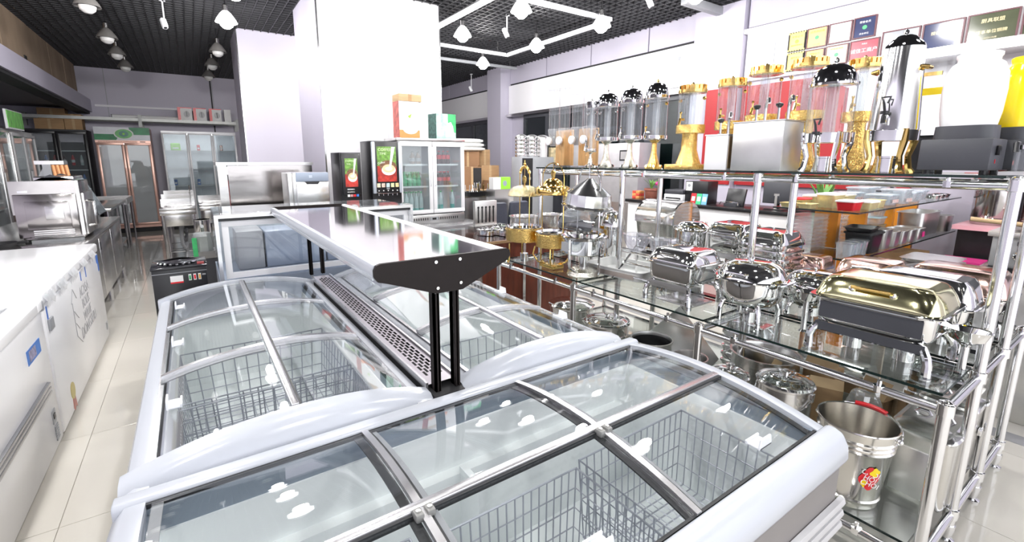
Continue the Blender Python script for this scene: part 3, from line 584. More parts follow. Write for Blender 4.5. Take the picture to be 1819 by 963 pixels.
# small shelf supports (stub + cup) on the rails
stub = MB().lathe([(0.018, -0.012), (0.018, 0.012)], 10).cyl((0, 0, 0), (0, 0, 0.03), 0.007, 8).mesh('support', chrome)
for x, z in ((RX[0], ZM), (RX[0], ZB), (RX[1], ZT), (RX[2], ZT)):
    for k in range(3):
        for f in (0.2, 0.8): inst(stub, 'support', (x, RY[k]+(RY[k+1]-RY[k])*f, z-0.012))
def pane(x0, x1, y0, y1, z):
    o = bx('glass_shelf', shelfglass, RACK, x0, x1, y0, y1, z, z+0.010)
    m = MB().box(x0-0.0015, x0, y0, y1, z, z+0.010).box(x1, x1+0.0015, y0, y1, z, z+0.010).box(x0, x1, y0-0.0015, y0, z, z+0.010).box(x0, x1, y1, y1+0.0015, z, z+0.010)
    m.build('glass_edge', glassedge, o); return o
for k in range(3):
    a, b = RY[k]+0.03, RY[k+1]-0.03
    a = RY[k]+0.004 if k else RY[k]+0.02
    b = RY[k+1]-0.004 if k < 2 else RY[k+1]-0.02
    pane(2.0, RX[1]-0.022, a, b, ZM+0.015); pane(RX[1]+0.022, RX[2]-0.022, a, b, ZM+0.015); pane(RX[2]+0.022, 3.15, a, b, ZM+0.015)
    pane(2.0, 3.15, a+0.02, b-0.02, ZB+0.005)
    pane(2.31, 2.83, a, b, ZT+0.015)
SM, SB, ST = ZM+0.025, ZB+0.015, ZT+0.025       # standing heights of the three glass levels
# ================================================================ catering ware makers (base at z = 0, front towards local -y)
R90 = -PI/2
def finial(t, z, m, r=0.012, name='finial'):
    return MB().lathe([(r*0.5, z-0.002), (r*0.45, z+r*0.5), (r, z+r*1.1), (r*0.9, z+r*1.8), (r*0.4, z+r*2.3), (0.0005, z+r*2.6)], 12).build(name, m, t)
def burner(t, x, y, r=0.033, h=0.05):
    return MB().lathe([(r, 0.0), (r, h*0.85), (r*1.06, h*0.87), (r*1.06, h), (r*0.8, h), (r*0.75, h*0.9)], 18, (x, y, 0.0)).build('fuel_burner', chrome, t)
def leg_tube(x, y, sx, sy, h, top, r=0.011):
    return MB().tube([(x, y, 0), (x, y, h*0.55), (x-0.006*sx, y-0.004*sy, h*0.8), (x-0.022*sx, y-0.018*sy, top), (x-0.05*sx, y-0.03*sy, top+0.006)], [r*1.15, r, r, r*0.95, r*0.9], 10)
def rect_chafer(name, label, loc, rz, L, W, lid_m=chrome, body_m=chrome, band=None, zl=0.10, zr=0.21, hl=0.10, burners=2, legs=True, group='chafing dishes on the rack', handle=True):
    t = thing(name, label, 'chafing dish', loc, rz, group); a, b = L/2, W/2
    if legs:
        for sx in (-1, 1):
            for sy in (-1, 1): leg_tube(sx*a*0.93, sy*b*0.92, sx, sy, zl, zl+0.01, 0.0145).build('leg', chrome, t)
        [MB().box(-a*0.86, a*0.86, s_*b*0.89-0.002, s_*b*0.89+0.002, zl-0.012, zl+0.022).build('frame_band', band or steel, t) for s_ in (-1, 1)]
    else: MB().loft([(a*0.9, b*0.9, 0.0), (a*0.9, b*0.9, 0.012)], 28, 9).build('base_plate', steel, t)
    for k in range(burners): burner(t, (k-(burners-1)/2)*L*0.42, 0)
    z0 = zl if legs else 0.012
    MB().loft([(a*0.74, b*0.70, z0+0.012), (a*0.86, b*0.82, z0+0.02), (a*0.92, b*0.90, z0+0.045), (a*0.94, b*0.92, zr-0.004)], 40, 8).build('water_pan', body_m, t)
    if band: bx('dark_panel', band, t, -a*0.80, a*0.80, -b*0.945, -b*0.915, z0+0.045, zr-0.018)
    MB().loft([(a*0.93, b*0.91, zr-0.006), (a*1.04, b*1.04, zr-0.004), (a*1.06, b*1.05, zr+0.001), (a*1.04, b*1.04, zr+0.005), (a*0.9, b*0.88, zr+0.006)], 40, 9).build('rim', chrome, t)
    rows = [(0.985, 0), (0.975, 0.1), (0.93, 0.45), (0.86, 0.78), (0.78, 0.95), (0.66, 1.0), (0.3, 1.02)]
    ld = MB().loft([(a*f, b*(f-0.04 if f < 0.96 else f), zr+0.006+hl*g) for f, g in rows], 44, 7).build('lid', lid_m, t, 32)
    if handle:
        m = MB(); zz = zr+0.006+hl*0.70
        m.tube([(-L*0.16, -b*0.87, zz-0.01), (-L*0.15, -b*1.0, zz), (L*0.15, -b*1.0, zz), (L*0.16, -b*0.87, zz-0.01)], 0.007, 8); m.build('handle', gold if lid_m is palegold else chrome, ld)
        for s in (-1, 1): MB().ball((s*L*0.16, -b*0.90, zz-0.01), 0.012, 10).build('handle_stud', chrome, ld)
    for s in (-1, 1): MB().box(s*a*0.55-0.012, s*a*0.55+0.012, b*0.93, b*1.06, zr+0.002, zr+0.04).build('hinge', chrome, t, bevel=0.003)
    return t
def round_chafer(name, label, loc, rz, R, zl=0.085, zr=0.20, hl=0.09, lid_m=chrome, legs=True, handle=True, group='chafing dishes on the rack', burners=1):
    t = thing(name, label, 'chafing dish', loc, rz, group)
    if legs:
        for k in range(4):
            an = PI/4 + k*PI/2; c, s = math.cos(an), math.sin(an)
            MB().tube([(R*0.86*c, R*0.86*s, 0), (R*0.86*c, R*0.86*s, zl*0.7), (R*0.78*c, R*0.78*s, zl+0.01), (R*0.55*c, R*0.55*s, zl+0.018)], 0.012, 10).build('leg', chrome, t)
        for k in range(burners): burner(t, (k-(burners-1)/2)*0.1, 0)
    z0 = zl if legs else 0.0
    MB().lathe([(R*0.4, z0+0.004), (R*0.72, z0+0.008), (R*0.86, z0+0.03), (R*0.92, z0+0.07), (R*0.94, zr-0.004)], 40).build('water_pan', chrome, t)
    MB().lathe([(R*0.94, zr-0.006), (R*1.06, zr-0.003), (R*1.07, zr+0.002), (R*1.04, zr+0.006), (R*0.92, zr+0.007)], 40).build('rim', chrome, t)
    ld = MB().lathe([(R*0.99, zr+0.006), (R*0.96, zr+0.02), (R*0.88, zr+hl*0.55), (R*0.74, zr+hl*0.82), (R*0.55, zr+hl*0.96), (R*0.5, zr+hl), (0.001, zr+hl*1.02)], 40).build('lid', lid_m, t, 40)
    if handle:
        MB().tube([(-R*0.3, -R*0.86, zr+hl*0.45), (-R*0.28, -R*1.02, zr+hl*0.5), (R*0.28, -R*1.02, zr+hl*0.5), (R*0.3, -R*0.86, zr+hl*0.45)], 0.006, 8).build('handle', chrome, ld)
    finial(ld, zr+hl*1.02, chrome, 0.007, 'stud')
    MB().box(-0.03, 0.03, R*0.95, R*1.12, zr-0.01, zr+0.045).build('hinge', chrome, t, bevel=0.005)
    for s in (-1, 1): MB().tube([(s*R*1.0, -0.04, zr-0.004), (s*R*1.13, -0.035, zr+0.004), (s*R*1.13, 0.035, zr+0.004), (s*R*1.0, 0.04, zr-0.004)], 0.006, 8).build('side_handle', chrome, t)
    return t
def dispenser(name, label, loc, R, h, kind, group='drink dispensers on the top shelf'):
    """h total height; kinds: dome (chrome), domegold, gold, slim, chromeleg"""
    t = thing(name, label, 'drink dispenser', loc, R90, group)
    f = {'dome': (0.36, 0.80), 'domegold': (0.34, 0.80), 'gold': (0.50, 0.88), 'slim': (0.25, 0.92), 'goldtop': (0.3, 0.9)}[kind]
    z0, z1 = h*f[0], h*f[1]; pm_ = silverlace if kind in ('dome', 'slim') else goldlace
    if kind in ('dome', 'domegold', 'slim'):
        MB().lathe([(R*0.62, 0), (R*0.64, 0.012), (R*0.5, 0.03), (R*0.34, 0.07), (R*0.24, z0*0.55), (R*0.22, z0*0.85), (R*0.5, z0-0.006)], 20).build('pedestal', pm_, t)
        for k in range(4):
            a = PI/4+k*PI/2; MB().ball((R*0.6*math.cos(a), R*0.6*math.sin(a), 0.012), 0.014, 8).build('foot', chrome if kind != 'domegold' else gold, t)
        MB().lathe([(R*0.98, z0-0.004), (R*1.05, z0), (R*1.05, z0+0.02), (R*0.9, z0+0.022)], 30).build('base_ring', chrome, t)
    else:
        MB().box(-R*1.25, R*1.25, -R*1.25, R*1.25, 0.0, 0.03).build('base_block', goldlace, t, bevel=0.004)
        MB().lathe([(R*0.95, 0.03), (R*0.8, 0.06), (R*0.6, z0*0.45), (R*0.56, z0*0.8), (R*0.62, z0-0.04)], 24).build('pedestal', goldlace, t)
        MB().lathe([(R*0.9, z0-0.045), (R*1.06, z0-0.043), (R*1.06, z0+0.005), (R*0.9, z0+0.006)], 28).build('base_ring', goldlace, t)
    MB().lathe([(R*0.98, z0+0.006), (R*0.98, z1)], 32, caps=(False, False)).build('tank', clear, t)
    MB().lathe([(R*0.28, z0+0.01), (R*0.28, z1-0.005)], 18).build('ice_tube', sheet('ice_tube_acrylic', (0.86, 0.89, 0.90), 0.12, 0.02, 0.15), t)
    MB().lathe([(R*0.98, z1-0.006), (R*1.04, z1-0.004), (R*1.04, z1+0.012), (R*0.94, z1+0.014)], 32).build('lid_ring', gold if kind == 'gold' else chrome, t)
    if kind in ('dome', 'domegold'):
        hd = h-z1-0.03; ld = MB().lathe([(R*0.97, z1+0.012), (R*0.95, z1+0.012+hd*0.3), (R*0.84, z1+0.012+hd*0.65), (R*0.6, z1+0.012+hd*0.88), (R*0.3, z1+0.012+hd*0.98), (R*0.1, z1+0.012+hd)], 32).build('lid', mat('smoked_chrome', (0.30, 0.30, 0.32), 0.06, 1), t, 50)
        finial(ld, z1+0.012+hd-0.002, gold if kind == 'domegold' else chrome, 0.010)
    else:
        ld = MB(); n_ = 18
        for k in range(n_):
            a = 2*PI*k/n_; ld.M = Matrix.Rotation(a, 4, 'Z'); ld.box(R*0.86, R*0.97, -R*0.12, R*0.12, z1+0.012, z1+0.038)
        ld.M = Matrix(); ld.lathe([(R*0.86, z1+0.013), (R*0.86, z1+0.034), (0.001, z1+0.036)], 24); ld = ld.build('lid', gold if kind == 'gold' else chrome, t)
        finial(ld, z1+0.035, gold if kind == 'gold' else chrome, 0.009)
    zz = z0 + 0.035; tp = MB().tube([(0, -R*0.9, zz), (0, -R*1.35, zz), (0, -R*1.45, zz-0.03)], 0.008, 8).build('tap', gold if kind == 'gold' else chrome, t)
    MB().cyl((0, -R*1.3, zz), (0, -R*1.3, zz+0.03), 0.004, 6).ball((0, -R*1.3, zz+0.035), 0.008, 8).build('tap_lever', gold if 'gold' in kind else chrome, tp)
    for s in (-1, 1): MB().ball((s*R*1.02, 0, z1-0.04), 0.011, 8).build('lug', gold if 'gold' in kind else chrome, t)
    return t
# ================================================================ top shelf
z = ST
for i, (x, y, h, l) in enumerate([(2.60, 3.02, 0.64, 'tall clear cereal dispenser at the far end of the top shelf'), (2.60, 2.74, 0.58, 'shorter clear twin cereal dispenser with wooden back on the top shelf')]):
    t = thing('cereal_dispenser', l, 'dispenser', (x, y-0.06, z), R90, 'cereal dispensers on the top shelf')
    bx('base', clear, t, -0.12, 0.12, -0.08, 0.08, 0, 0.012); bx('back_board', wood, t, -0.10, 0.10, 0.02, 0.045, 0.012, 0.30, bevel=0.003); bx('side_board', wood, t, 0.06, 0.10, -0.06, 0.02, 0.012, 0.28, bevel=0.003)
    for s in (-1, 1):
        tb = MB().lathe([(0.044, 0.30), (0.046, h-0.02)], 20, (s*0.065, -0.03, 0), caps=(False, False)).build('tube', clear, t)
        MB().lathe([(0.048, h-0.02), (0.05, h-0.018), (0.05, h-0.006), (0.01, h), (0.008, h+0.02), (0.001, h+0.022)], 20, (s*0.065, -0.03, 0)).build('tube_lid', milky, tb)
        MB().loft([(0.028, 0.028, 0.17), (0.03, 0.03, 0.2), (0.045, 0.045, 0.29), (0.046, 0.046, 0.31)], 20, 3, (s*0.065, -0.03)).build('hopper', milky, t)
        m = MB(); m.M = Matrix.Translation((s*0.065, -0.075, 0.21)) @ Matrix.Rotation(PI/2, 4, 'X'); m.lathe([(0.03, 0), (0.034, 0.006), (0.034, 0.02), (0.02, 0.026)], 10); m.build('turn_knob', enamel, t)
dispenser('juice_dispenser', 'slim clear dispenser on a small silver foot beside the wooden boards', (2.42, 2.44, z), 0.039, 0.46, 'slim')
dispenser('juice_dispenser', 'chrome dome drink dispenser farthest from the gold ones', (2.50, 2.364, z), 0.076, 0.535, 'dome')
dispenser('juice_dispenser', 'middle chrome dome drink dispenser on a silver filigree stem', (2.50, 2.15, z), 0.075, 0.54, 'dome')
dispenser('juice_dispenser', 'chrome dome drink dispenser on a gold stem with gold lug', (2.50, 1.95, z), 0.071, 0.55, 'domegold')
dispenser('juice_dispenser', 'gold filigree drink dispenser nearest the chrome domes', (2.50, 1.70, z), 0.077, 0.505, 'gold')
dispenser('juice_dispenser', 'gold lidded drink dispenser behind the white pump box', (2.74, 1.60, z), 0.078, 0.555, 'gold')
dispenser('juice_dispenser', 'gold lidded drink dispenser behind the square steel pump box', (2.74, 1.41, z), 0.084, 0.60, 'gold')
dispenser('juice_dispenser', 'gold lidded drink dispenser in front of the yellow certificates', (2.72, 1.18, z), 0.083, 0.60, 'gold')
dispenser('juice_dispenser', 'gold topped clear dispenser half hidden behind the black dome one', (2.76, 0.955, z), 0.066, 0.56, 'gold')
# dome dispenser with chrome legs, tap with black lever
def legged(label, loc, R, h, steel_tank):
    t = thing('beverage_urn', label, 'urn', loc, R90, 'legged urns on the top shelf'); z0, z1 = 0.13, h-0.10 if not steel_tank else h-0.05
    lm = gold if steel_tank else chrome
    for k in range(4):
        a = PI/4 + k*PI/2; c, s = math.cos(a), math.sin(a)
        MB().tube([(R*1.02*c, R*1.02*s, 0.0), (R*0.9*c, R*0.9*s, 0.02), (R*0.82*c, R*0.82*s, 0.07), (R*1.0*c, R*1.0*s, 0.13), (R*1.08*c, R*1.08*s, 0.18)], [0.016, 0.013, 0.011, 0.014, 0.008], 8).build('leg', lm, t)
    burner(t, 0, 0, 0.04, 0.07)
    MB().lathe([(R*0.9, z0), (R*1.04, z0+0.003), (R*1.05, z0+0.045), (R*0.95, z0+0.048)], 36).build('base_ring', chrome, t)
    if steel_tank:
        MB().lathe([(R*0.98, z0+0.046), (R*0.78, z1)], 40).build('tank', mat('urn_steel', (0.9, 0.9, 0.91), 0.10, 1, 0.02, 6), t)
        ld = MB().lathe([(R*0.78, z1), (R*0.74, z1+0.012), (R*0.40, z1+0.045), (R*0.3, z1+0.05), (0.001, z1+0.052)], 36).build('lid', MATS['smoked_chrome'], t); finial(ld, z1+0.05, chrome, 0.010)
        for s in (-1, 1): MB().tube([(s*R*0.8, -0.02, z1-0.08), (s*R*1.02, -0.02, z1-0.085), (s*R*1.02, 0.02, z1-0.085), (s*R*0.8, 0.02, z1-0.08)], 0.008, 8).build('handle', gold, t)
    else:
        MB().lathe([(R*0.94, z0+0.046), (R*0.94, z1)], 36, caps=(False, False)).build('tank', clear, t); MB().lathe([(R*0.94, z1), (R*1.0, z1+0.002), (R*1.0, z1+0.012), (R*0.92, z1+0.013)], 36).build('lid_ring', chrome, t)
        MB().lathe([(R*0.25, z0+0.05), (R*0.25, z1)], 16).build('ice_tube', MATS['ice_tube_acrylic'], t)
        ld = MB().lathe([(R*0.93, z1+0.012), (R*0.88, z1+0.045), (R*0.70, z1+0.075), (R*0.4, z1+0.095), (0.001, z1+0.10)], 36).build('lid', MATS['smoked_chrome'], t, 50); finial(ld, z1+0.098, chrome, 0.012)
    zz = z0+0.10 if steel_tank else z0+0.03; yy = -R*0.95
    tp = MB().tube([(0, yy, zz), (0, yy-0.03, zz), (0, yy-0.035, zz-0.03)], 0.010, 10).build('tap', chrome, t)
    MB().lathe([(0.016, 0), (0.016, 0.012)], 12, (0, yy-0.03, zz+0.008)).build('tap_collar', black, tp)
    MB().tube([(0, yy-0.03, zz+0.015), (-0.006, yy-0.03, zz+0.05), (-0.014, yy-0.032, zz+0.075), (0.014, yy-0.032, zz+0.075), (0.006, yy-0.03, zz+0.05)], 0.005, 6).build('tap_lever', black, tp)
    return t
legged('clear beverage urn with dark chrome dome lid and chrome legs', (2.50, 0.975, z), 0.098, 0.485, False)
legged('tall mirror steel coffee urn on curved gold legs', (2.50, 0.735, z), 0.088, 0.555, True)
t = thing('clear_canister', 'clear square acrylic canister with gold clip behind the coffee urn', 'canister', (2.76, 0.68, z), R90)
MB().loft([(0.06, 0.06, 0.16), (0.062, 0.062, 0.5)], 32, 9, caps=(True, False)).build('tank', clear, t); MB().loft([(0.064, 0.064, 0.5), (0.066, 0.066, 0.52), (0.05, 0.05, 0.525)], 32, 9).build('lid', clear, t); bx('clip', gold, t, -0.03, 0.03, -0.072, -0.062, 0.41, 0.425); MB().loft([(0.055, 0.055, 0), (0.05, 0.05, 0.15), (0.06, 0.06, 0.16)], 24, 9).build('stand', slate, t); bx('yellow_label', yellow, t, -0.04, 0.04, -0.064, -0.062, 0.33, 0.36)
# syrup pump boxes
def pump_box(label, loc, L, Wd, h, pumps, m_):
    t = thing('pump_dispenser', label, 'dispenser', loc, R90, 'pump dispensers on the top shelf')
    bx('housing', m_, t, -L/2, L/2, -Wd/2, Wd/2, 0, h, bevel=0.004); bx('cover', m_, t, -L/2-0.003, L/2+0.003, -Wd/2-0.003, Wd/2+0.003, h, h+0.006)
    for x in pumps:
        p = MB().lathe([(0.014, h+0.006), (0.014, h+0.012), (0.006, h+0.014), (0.006, h+0.07)], 12, (x-0.045, 0, 0)).build('plunger', pipe_m, t)
        MB().lathe([(0.008, h+0.07), (0.017, h+0.082), (0.017, h+0.09), (0.001, h+0.097)], 14, (x-0.045, 0, 0)).build('plunger_knob', black, p)
        MB().tube([(x, 0, h), (x, -0.0, h+0.07), (x+0.008, -0.01, h+0.10), (x+0.022, -0.03, h+0.118), (x+0.04, -0.055, h+0.112), (x+0.046, -0.062, h+0.09)], 0.007, 8).build('spout', pipe_m, t)
    return t
pump_box('square satin steel pump dispenser with two curved spouts', (2.47, 1.235, z), 0.25, 0.20, 0.24, (0.02, 0.10)[:2] if False else (-0.02, 0.09), satin)
t = pump_box('white fronted pump box with brown side beside the gold pedestal', (2.46, 1.46, z), 0.13, 0.14, 0.185, (0.02,), enamel); bx('tan_panel', mat('tan_plastic', (0.42, 0.28, 0.14), 0.4), t, 0.066, 0.068, -0.06, 0.06, 0.01, 0.18)
# jars on warming bases
def jar(label, loc, R, m_, h0=0.14, sc=1.0, base=True):
    t = thing('drink_jar', label, 'jar', loc, R90, 'ceramic jars on the top shelf')
    if base:
        bx('warmer_base', slate, t, -R*1.12, R*1.12, -R*1.45, R*1.1, 0.015, 0.13, bevel=0.004); MB().loft([(R*1.0, R*0.98, 0.13), (R*0.98, R*0.96, 0.18)], 36, 3.2).build('dark_band', slate, t)
        for sx in (-1, 1):
            for sy in (-1, 1): MB().lathe([(0.012, 0), (0.012, 0.016)], 10, (sx*R*0.9, sy*R*0.9, 0)).build('foot', black, t)
        sw = bx('switch', black, t, R*1.12, R*1.12+0.012, -R*0.7, -R*0.45, 0.07, 0.105, bevel=0.003); bx('indicator', redp, t, R*1.12, R*1.12+0.002, -R*0.62, -R*0.58, 0.04, 0.055)
    z0 = 0.18 if base else 0.0
    MB().lathe([(R*0.90, z0), (R*0.98, z0+0.05), (R*1.02, z0+0.13), (R*0.98, z0+0.19), (R*0.82, z0+0.225), (R*0.67, z0+0.236), (R*0.67, z0+0.246), (R*0.72, z0+0.252), (R*0.72, z0+0.262), (R*0.62, z0+0.266), (R*0.58, z0+0.255)], 44).build('jar_body', m_, t, 50)
    return t
jar('large white ceramic jar on a dark grey warmer box', (2.50, 0.505, z), 0.088, ceram)
jar('bright yellow ceramic jar behind the white one', (2.735, 0.42, z), 0.055, yellow)
t = thing('tap_urn', 'clear dispenser with black tap cut by the right edge of the picture', 'urn', (2.50, 0.365, z), R90); bx('base', satin, t, -0.02, 0.06, -0.10, 0.08, 0, 0.012); MB().loft([(0.02, 0.05, 0.012), (0.02, 0.05, 0.09)], 20, 6, (0.02, 0)).build('tank', clear, t); MB().tube([(0.01, -0.05, 0.11), (0.01, -0.08, 0.11), (0.012, -0.085, 0.08)], 0.008, 8).build('tap', black, t); MB().loft([(0.022, 0.052, 0.09), (0.022, 0.052, 0.105)], 20, 6, (0.02, 0)).build('lid', chrome, t)
# ================================================================ middle shelf, front row
z = SM
def hanging_stand(label, loc, R, zb, zd, hoop, dome_m, ornate, group='gold hanging-lid buffet stands'):
    """bowl on a ring with a tall arch from which the lid hangs"""
    t = thing('buffet_stand', label, 'buffet stand', loc, R90, group)
    MB().lathe([(R*0.88, zb-0.085), (R*0.97, zb-0.083), (R, zb), (R*1.03, zb+0.002), (R*1.0, zb+0.004), (R*0.93, zb-0.002), (R*0.85, zb-0.09)], 36).build('bowl_band', goldlace, t)
    MB().lathe([(R*0.93, zb+0.004), (R*0.98, zb+0.02), (R*0.94, zb+0.022), (R*0.85, zb-0.05), (0.001, zb-0.06)], 36).build('food_pan', chrome, t)
    MB().lathe([(R*0.22, 0.012 if ornate else 0.0), (R*0.22, 0.06)], 16).build('fuel_burner', chrome, t)
    if ornate:
        MB().box(-R*0.62, R*0.62, -R*0.42, R*0.42, 0, 0.026).build('base_block', gold, t, bevel=0.003)
        for k in range(4):
            a = PI/4+k*PI/2; c, s = math.cos(a), math.sin(a); MB().tube([(R*0.4*c, R*0.4*s, 0.026), (R*0.8*c, R*0.8*s, 0.035), (R*1.12*c, R*1.12*s, 0.09), (R*1.0*c, R*1.0*s, zb-0.09)], 0.006, 8).build('scroll_leg', gold, t)
    else:
        for k in range(3):
            a = -PI/2+k*2*PI/3; c, s = math.cos(a), math.sin(a); MB().tube([(R*0.95*c, R*0.95*s, zb-0.1), (R*0.95*c, R*0.95*s, 0.02), (R*1.02*c, R*1.02*s, 0.005), (R*1.1*c, R*1.1*s, 0.02)], 0.006, 8).build('leg', gold, t)
    hb = R*0.95 if ornate else R*0.42
    pts = [(-hb, 0, zb-0.02), (-hb, 0, hoop-hb*0.9)] + [(-hb*math.cos(PI*k/12), 0, hoop-hb*0.9+hb*0.9*math.sin(PI*k/12)) for k in range(1, 12)] + [(hb, 0, hoop-hb*0.9), (hb, 0, zb-0.02)]
    MB().tube(pts, 0.0038, 8).build('arch', gold, t)
    if not ornate:
        m = MB()
        for k in range(9):
            a = PI*(k+0.5)/9; m.ball((-hb*0.9*math.cos(a), 0, hoop-hb*0.9+hb*0.86*math.sin(a)+0.004), 0.012, 8)
        m.cyl((0, 0, hoop-0.01), (0, 0, hoop+0.05), 0.004, 6); m.ball((0, 0, hoop+0.02), 0.011, 8); m.build('crest', goldlace, t)
    MB().cyl((0, 0, hoop-0.005), (0, 0, zd+0.06), 0.002, 6).build('hanger_rod', gold, t)
    sp = MB().loft([(0.008, 0.004, zd+0.03), (0.02, 0.008, zd+0.055), (0.024, 0.008, zd+0.08), (0.012, 0.005, zd+0.095)], 16, 2.2).build('hook', gold, t)
    d = MB().lathe([(R*0.86, zd-0.055), (R*0.88, zd-0.05), (R*0.80, zd-0.015), (R*0.6, zd+0.01), (R*0.3, zd+0.022), (0.001, zd+0.025)] if not ornate else [(R*0.96, zd-0.075), (R*1.0, zd-0.07), (R*0.98, zd-0.03), (R*0.9, zd-0.018), (R*0.6, zd-0.01), (R*0.5, zd+0.018), (R*0.28, zd+0.036), (0.001, zd+0.04)], 36).build('hanging_lid', dome_m, t, 45)
    if not ornate: finial(d, zd+0.02, gold, 0.006)
    return t
hanging_stand('gold buffet stand with crowned arch and speckled hanging lid', (2.08, 2.775, z), 0.145, 0.25, 0.555, 0.715, speckle, False)
hanging_stand('gold buffet stand with plain hoop and copper gold hanging lid', (2.12, 2.495, z), 0.122, 0.24, 0.60, 0.745, gold, True)
# silver hanging-lid chafer
t = thing('buffet_stand', 'silver round chafer with fluted lid hanging from a wire arch', 'buffet stand', (2.14, 2.19, z), R90, 'gold hanging-lid buffet stands'); R = 0.145
MB().lathe([(R*0.9, 0.15), (R*0.98, 0.16), (R*0.98, 0.25), (R*1.04, 0.255), (R*1.06, 0.27), (R*1.0, 0.275), (R*0.92, 0.262), (R*0.86, 0.17)], 40).build('pan', chrome, t); bx('window', grey, t, -0.06, 0.03, -R*0.99-0.002, -R*0.95, 0.175, 0.235)
MB().lathe([(R*0.72, 0.0), (R*0.76, 0.008), (R*0.70, 0.035), (R*0.5, 0.05), (R*0.3, 0.052)], 30).build('base', silverlace, t)
for x in (-R*0.98, R*0.15, R*0.98): MB().tube([(x, -R*0.55 if abs(x) < 0.1 else 0, 0.03), (x, -R*1.0 if abs(x) < 0.1 else 0, 0.07), (x, -R*1.02 if abs(x) < 0.1 else 0, 0.26)], 0.009, 8).build('leg', chrome, t)
MB().lathe([(0.03, 0.052), (0.03, 0.15)], 14).build('burner', chrome, t)
MB().tube([(-0.10, 0.03, 0.27), (-0.10, 0.03, 0.62), (-0.07, 0.03, 0.71), (0, 0.03, 0.745), (0.07, 0.03, 0.71), (0.10, 0.03, 0.62), (0.10, 0.03, 0.27)], 0.005, 8).build('arch', chrome, t)
m = MB(); n_ = 36; RR = []
for r_, zz in ((1.14, 0.46), (1.16, 0.468), (1.04, 0.478), (1.0, 0.55), (0.88, 0.562), (0.15, 0.645), (0.001, 0.65)):
    RR.append([(R*r_*(1+0.025*(k % 2))*math.cos(2*PI*k/n_), R*r_*(1+0.025*(k % 2))*math.sin(2*PI*k/n_)+0.03, zz) for k in range(n_)])
m.M = Matrix.Translation((0, 0, 0.56)) @ Matrix.Rotation(math.radians(7), 4, 'Y') @ Matrix.Translation((0, 0, -0.56)); m.rings(RR).build('hanging_lid', pipe_m, t, 20)
MB().cyl((0, 0.03, 0.64), (0, 0.03, 0.745), 0.003, 6).build('hook', chrome, t)
# steel tray
t = thing('food_tray', 'empty shallow rectangular stainless tray lying on the glass', 'tray', (2.40, 2.05, z), R90+0.1)
MB().loft([(0.20, 0.135, 0.0), (0.215, 0.15, 0.006), (0.225, 0.158, 0.065), (0.235, 0.168, 0.066), (0.235, 0.168, 0.069), (0.222, 0.155, 0.068), (0.21, 0.146, 0.010), (0.19, 0.13, 0.006)], 40, 9).build('pan', mat('bright_tray', (0.88, 0.88, 0.87), 0.4, 0.12, 0.02, 8), t); bx('label', mat('tray_label', (0.42, 0.36, 0.33), 0.5), t, -0.17, 0.17, -0.156, -0.153, 0.015, 0.045)
rect_chafer('chafing_dish', 'square chrome chafing dish with curved legs next to the steel tray', (2.20, 1.475, z), R90, 0.29, 0.30, zr=0.222, zl=0.095, hl=0.068, burners=0)
t = thing('burner_tray', 'burner tray of plain steel lying under the square chafing dish', 'tray', (2.20, 1.46, z), R90); bx('plate', steel, t, -0.11, 0.11, -0.10, 0.10, 0.0, 0.008, bevel=0.002); bx('box', milky, t, 0.04, 0.09, -0.02, 0.05, 0.008, 0.05)
round_chafer('chafing_dish', 'round chrome chafing dish with flat topped lid in the front row', (2.17, 1.09, z), R90, 0.15, zr=0.215, zl=0.09, hl=0.082)
rect_chafer('chafing_dish', 'rectangular chafing dish with green gold lid at the front corner', (2.23, 0.60, z), R90, 0.40, 0.335, lid_m=palegold, band=slate, zl=0.095, zr=0.222, hl=0.082)
t = thing('spoon_rest', 'oval chrome spoon bowl on an arm beside the gold lidded dish', 'bowl', (2.30, 0.366, z), R90); MB().lathe([(0.012, 0.0), (0.012, 0.09), (0.02, 0.10)], 12).build('stem', chrome, t); MB().loft([(0.02, 0.016, 0.10), (0.05, 0.038, 0.118), (0.062, 0.048, 0.15), (0.066, 0.052, 0.156), (0.06, 0.046, 0.153), (0.045, 0.034, 0.122), (0.01, 0.01, 0.108)], 28, 2).build('bowl', chrome, t)
t = thing('serving_ladle', 'chrome ladle with arm resting beside the round chafing dish', 'ladle', (2.24, 0.875, z), R90-0.3); MB().loft([(0.012, 0.02, 0.14), (0.035, 0.04, 0.15), (0.045, 0.045, 0.185), (0.041, 0.041, 0.186), (0.02, 0.02, 0.16)], 20, 2).build('cup', chrome, t); MB().tube([(-0.04, 0, 0.185), (-0.10, 0.0, 0.20), (-0.14, 0, 0.19)], 0.010, 8).build('arm', chrome, t); MB().lathe([(0.02, 0), (0.012, 0.01), (0.012, 0.145)], 12).build('stem', chrome, t)
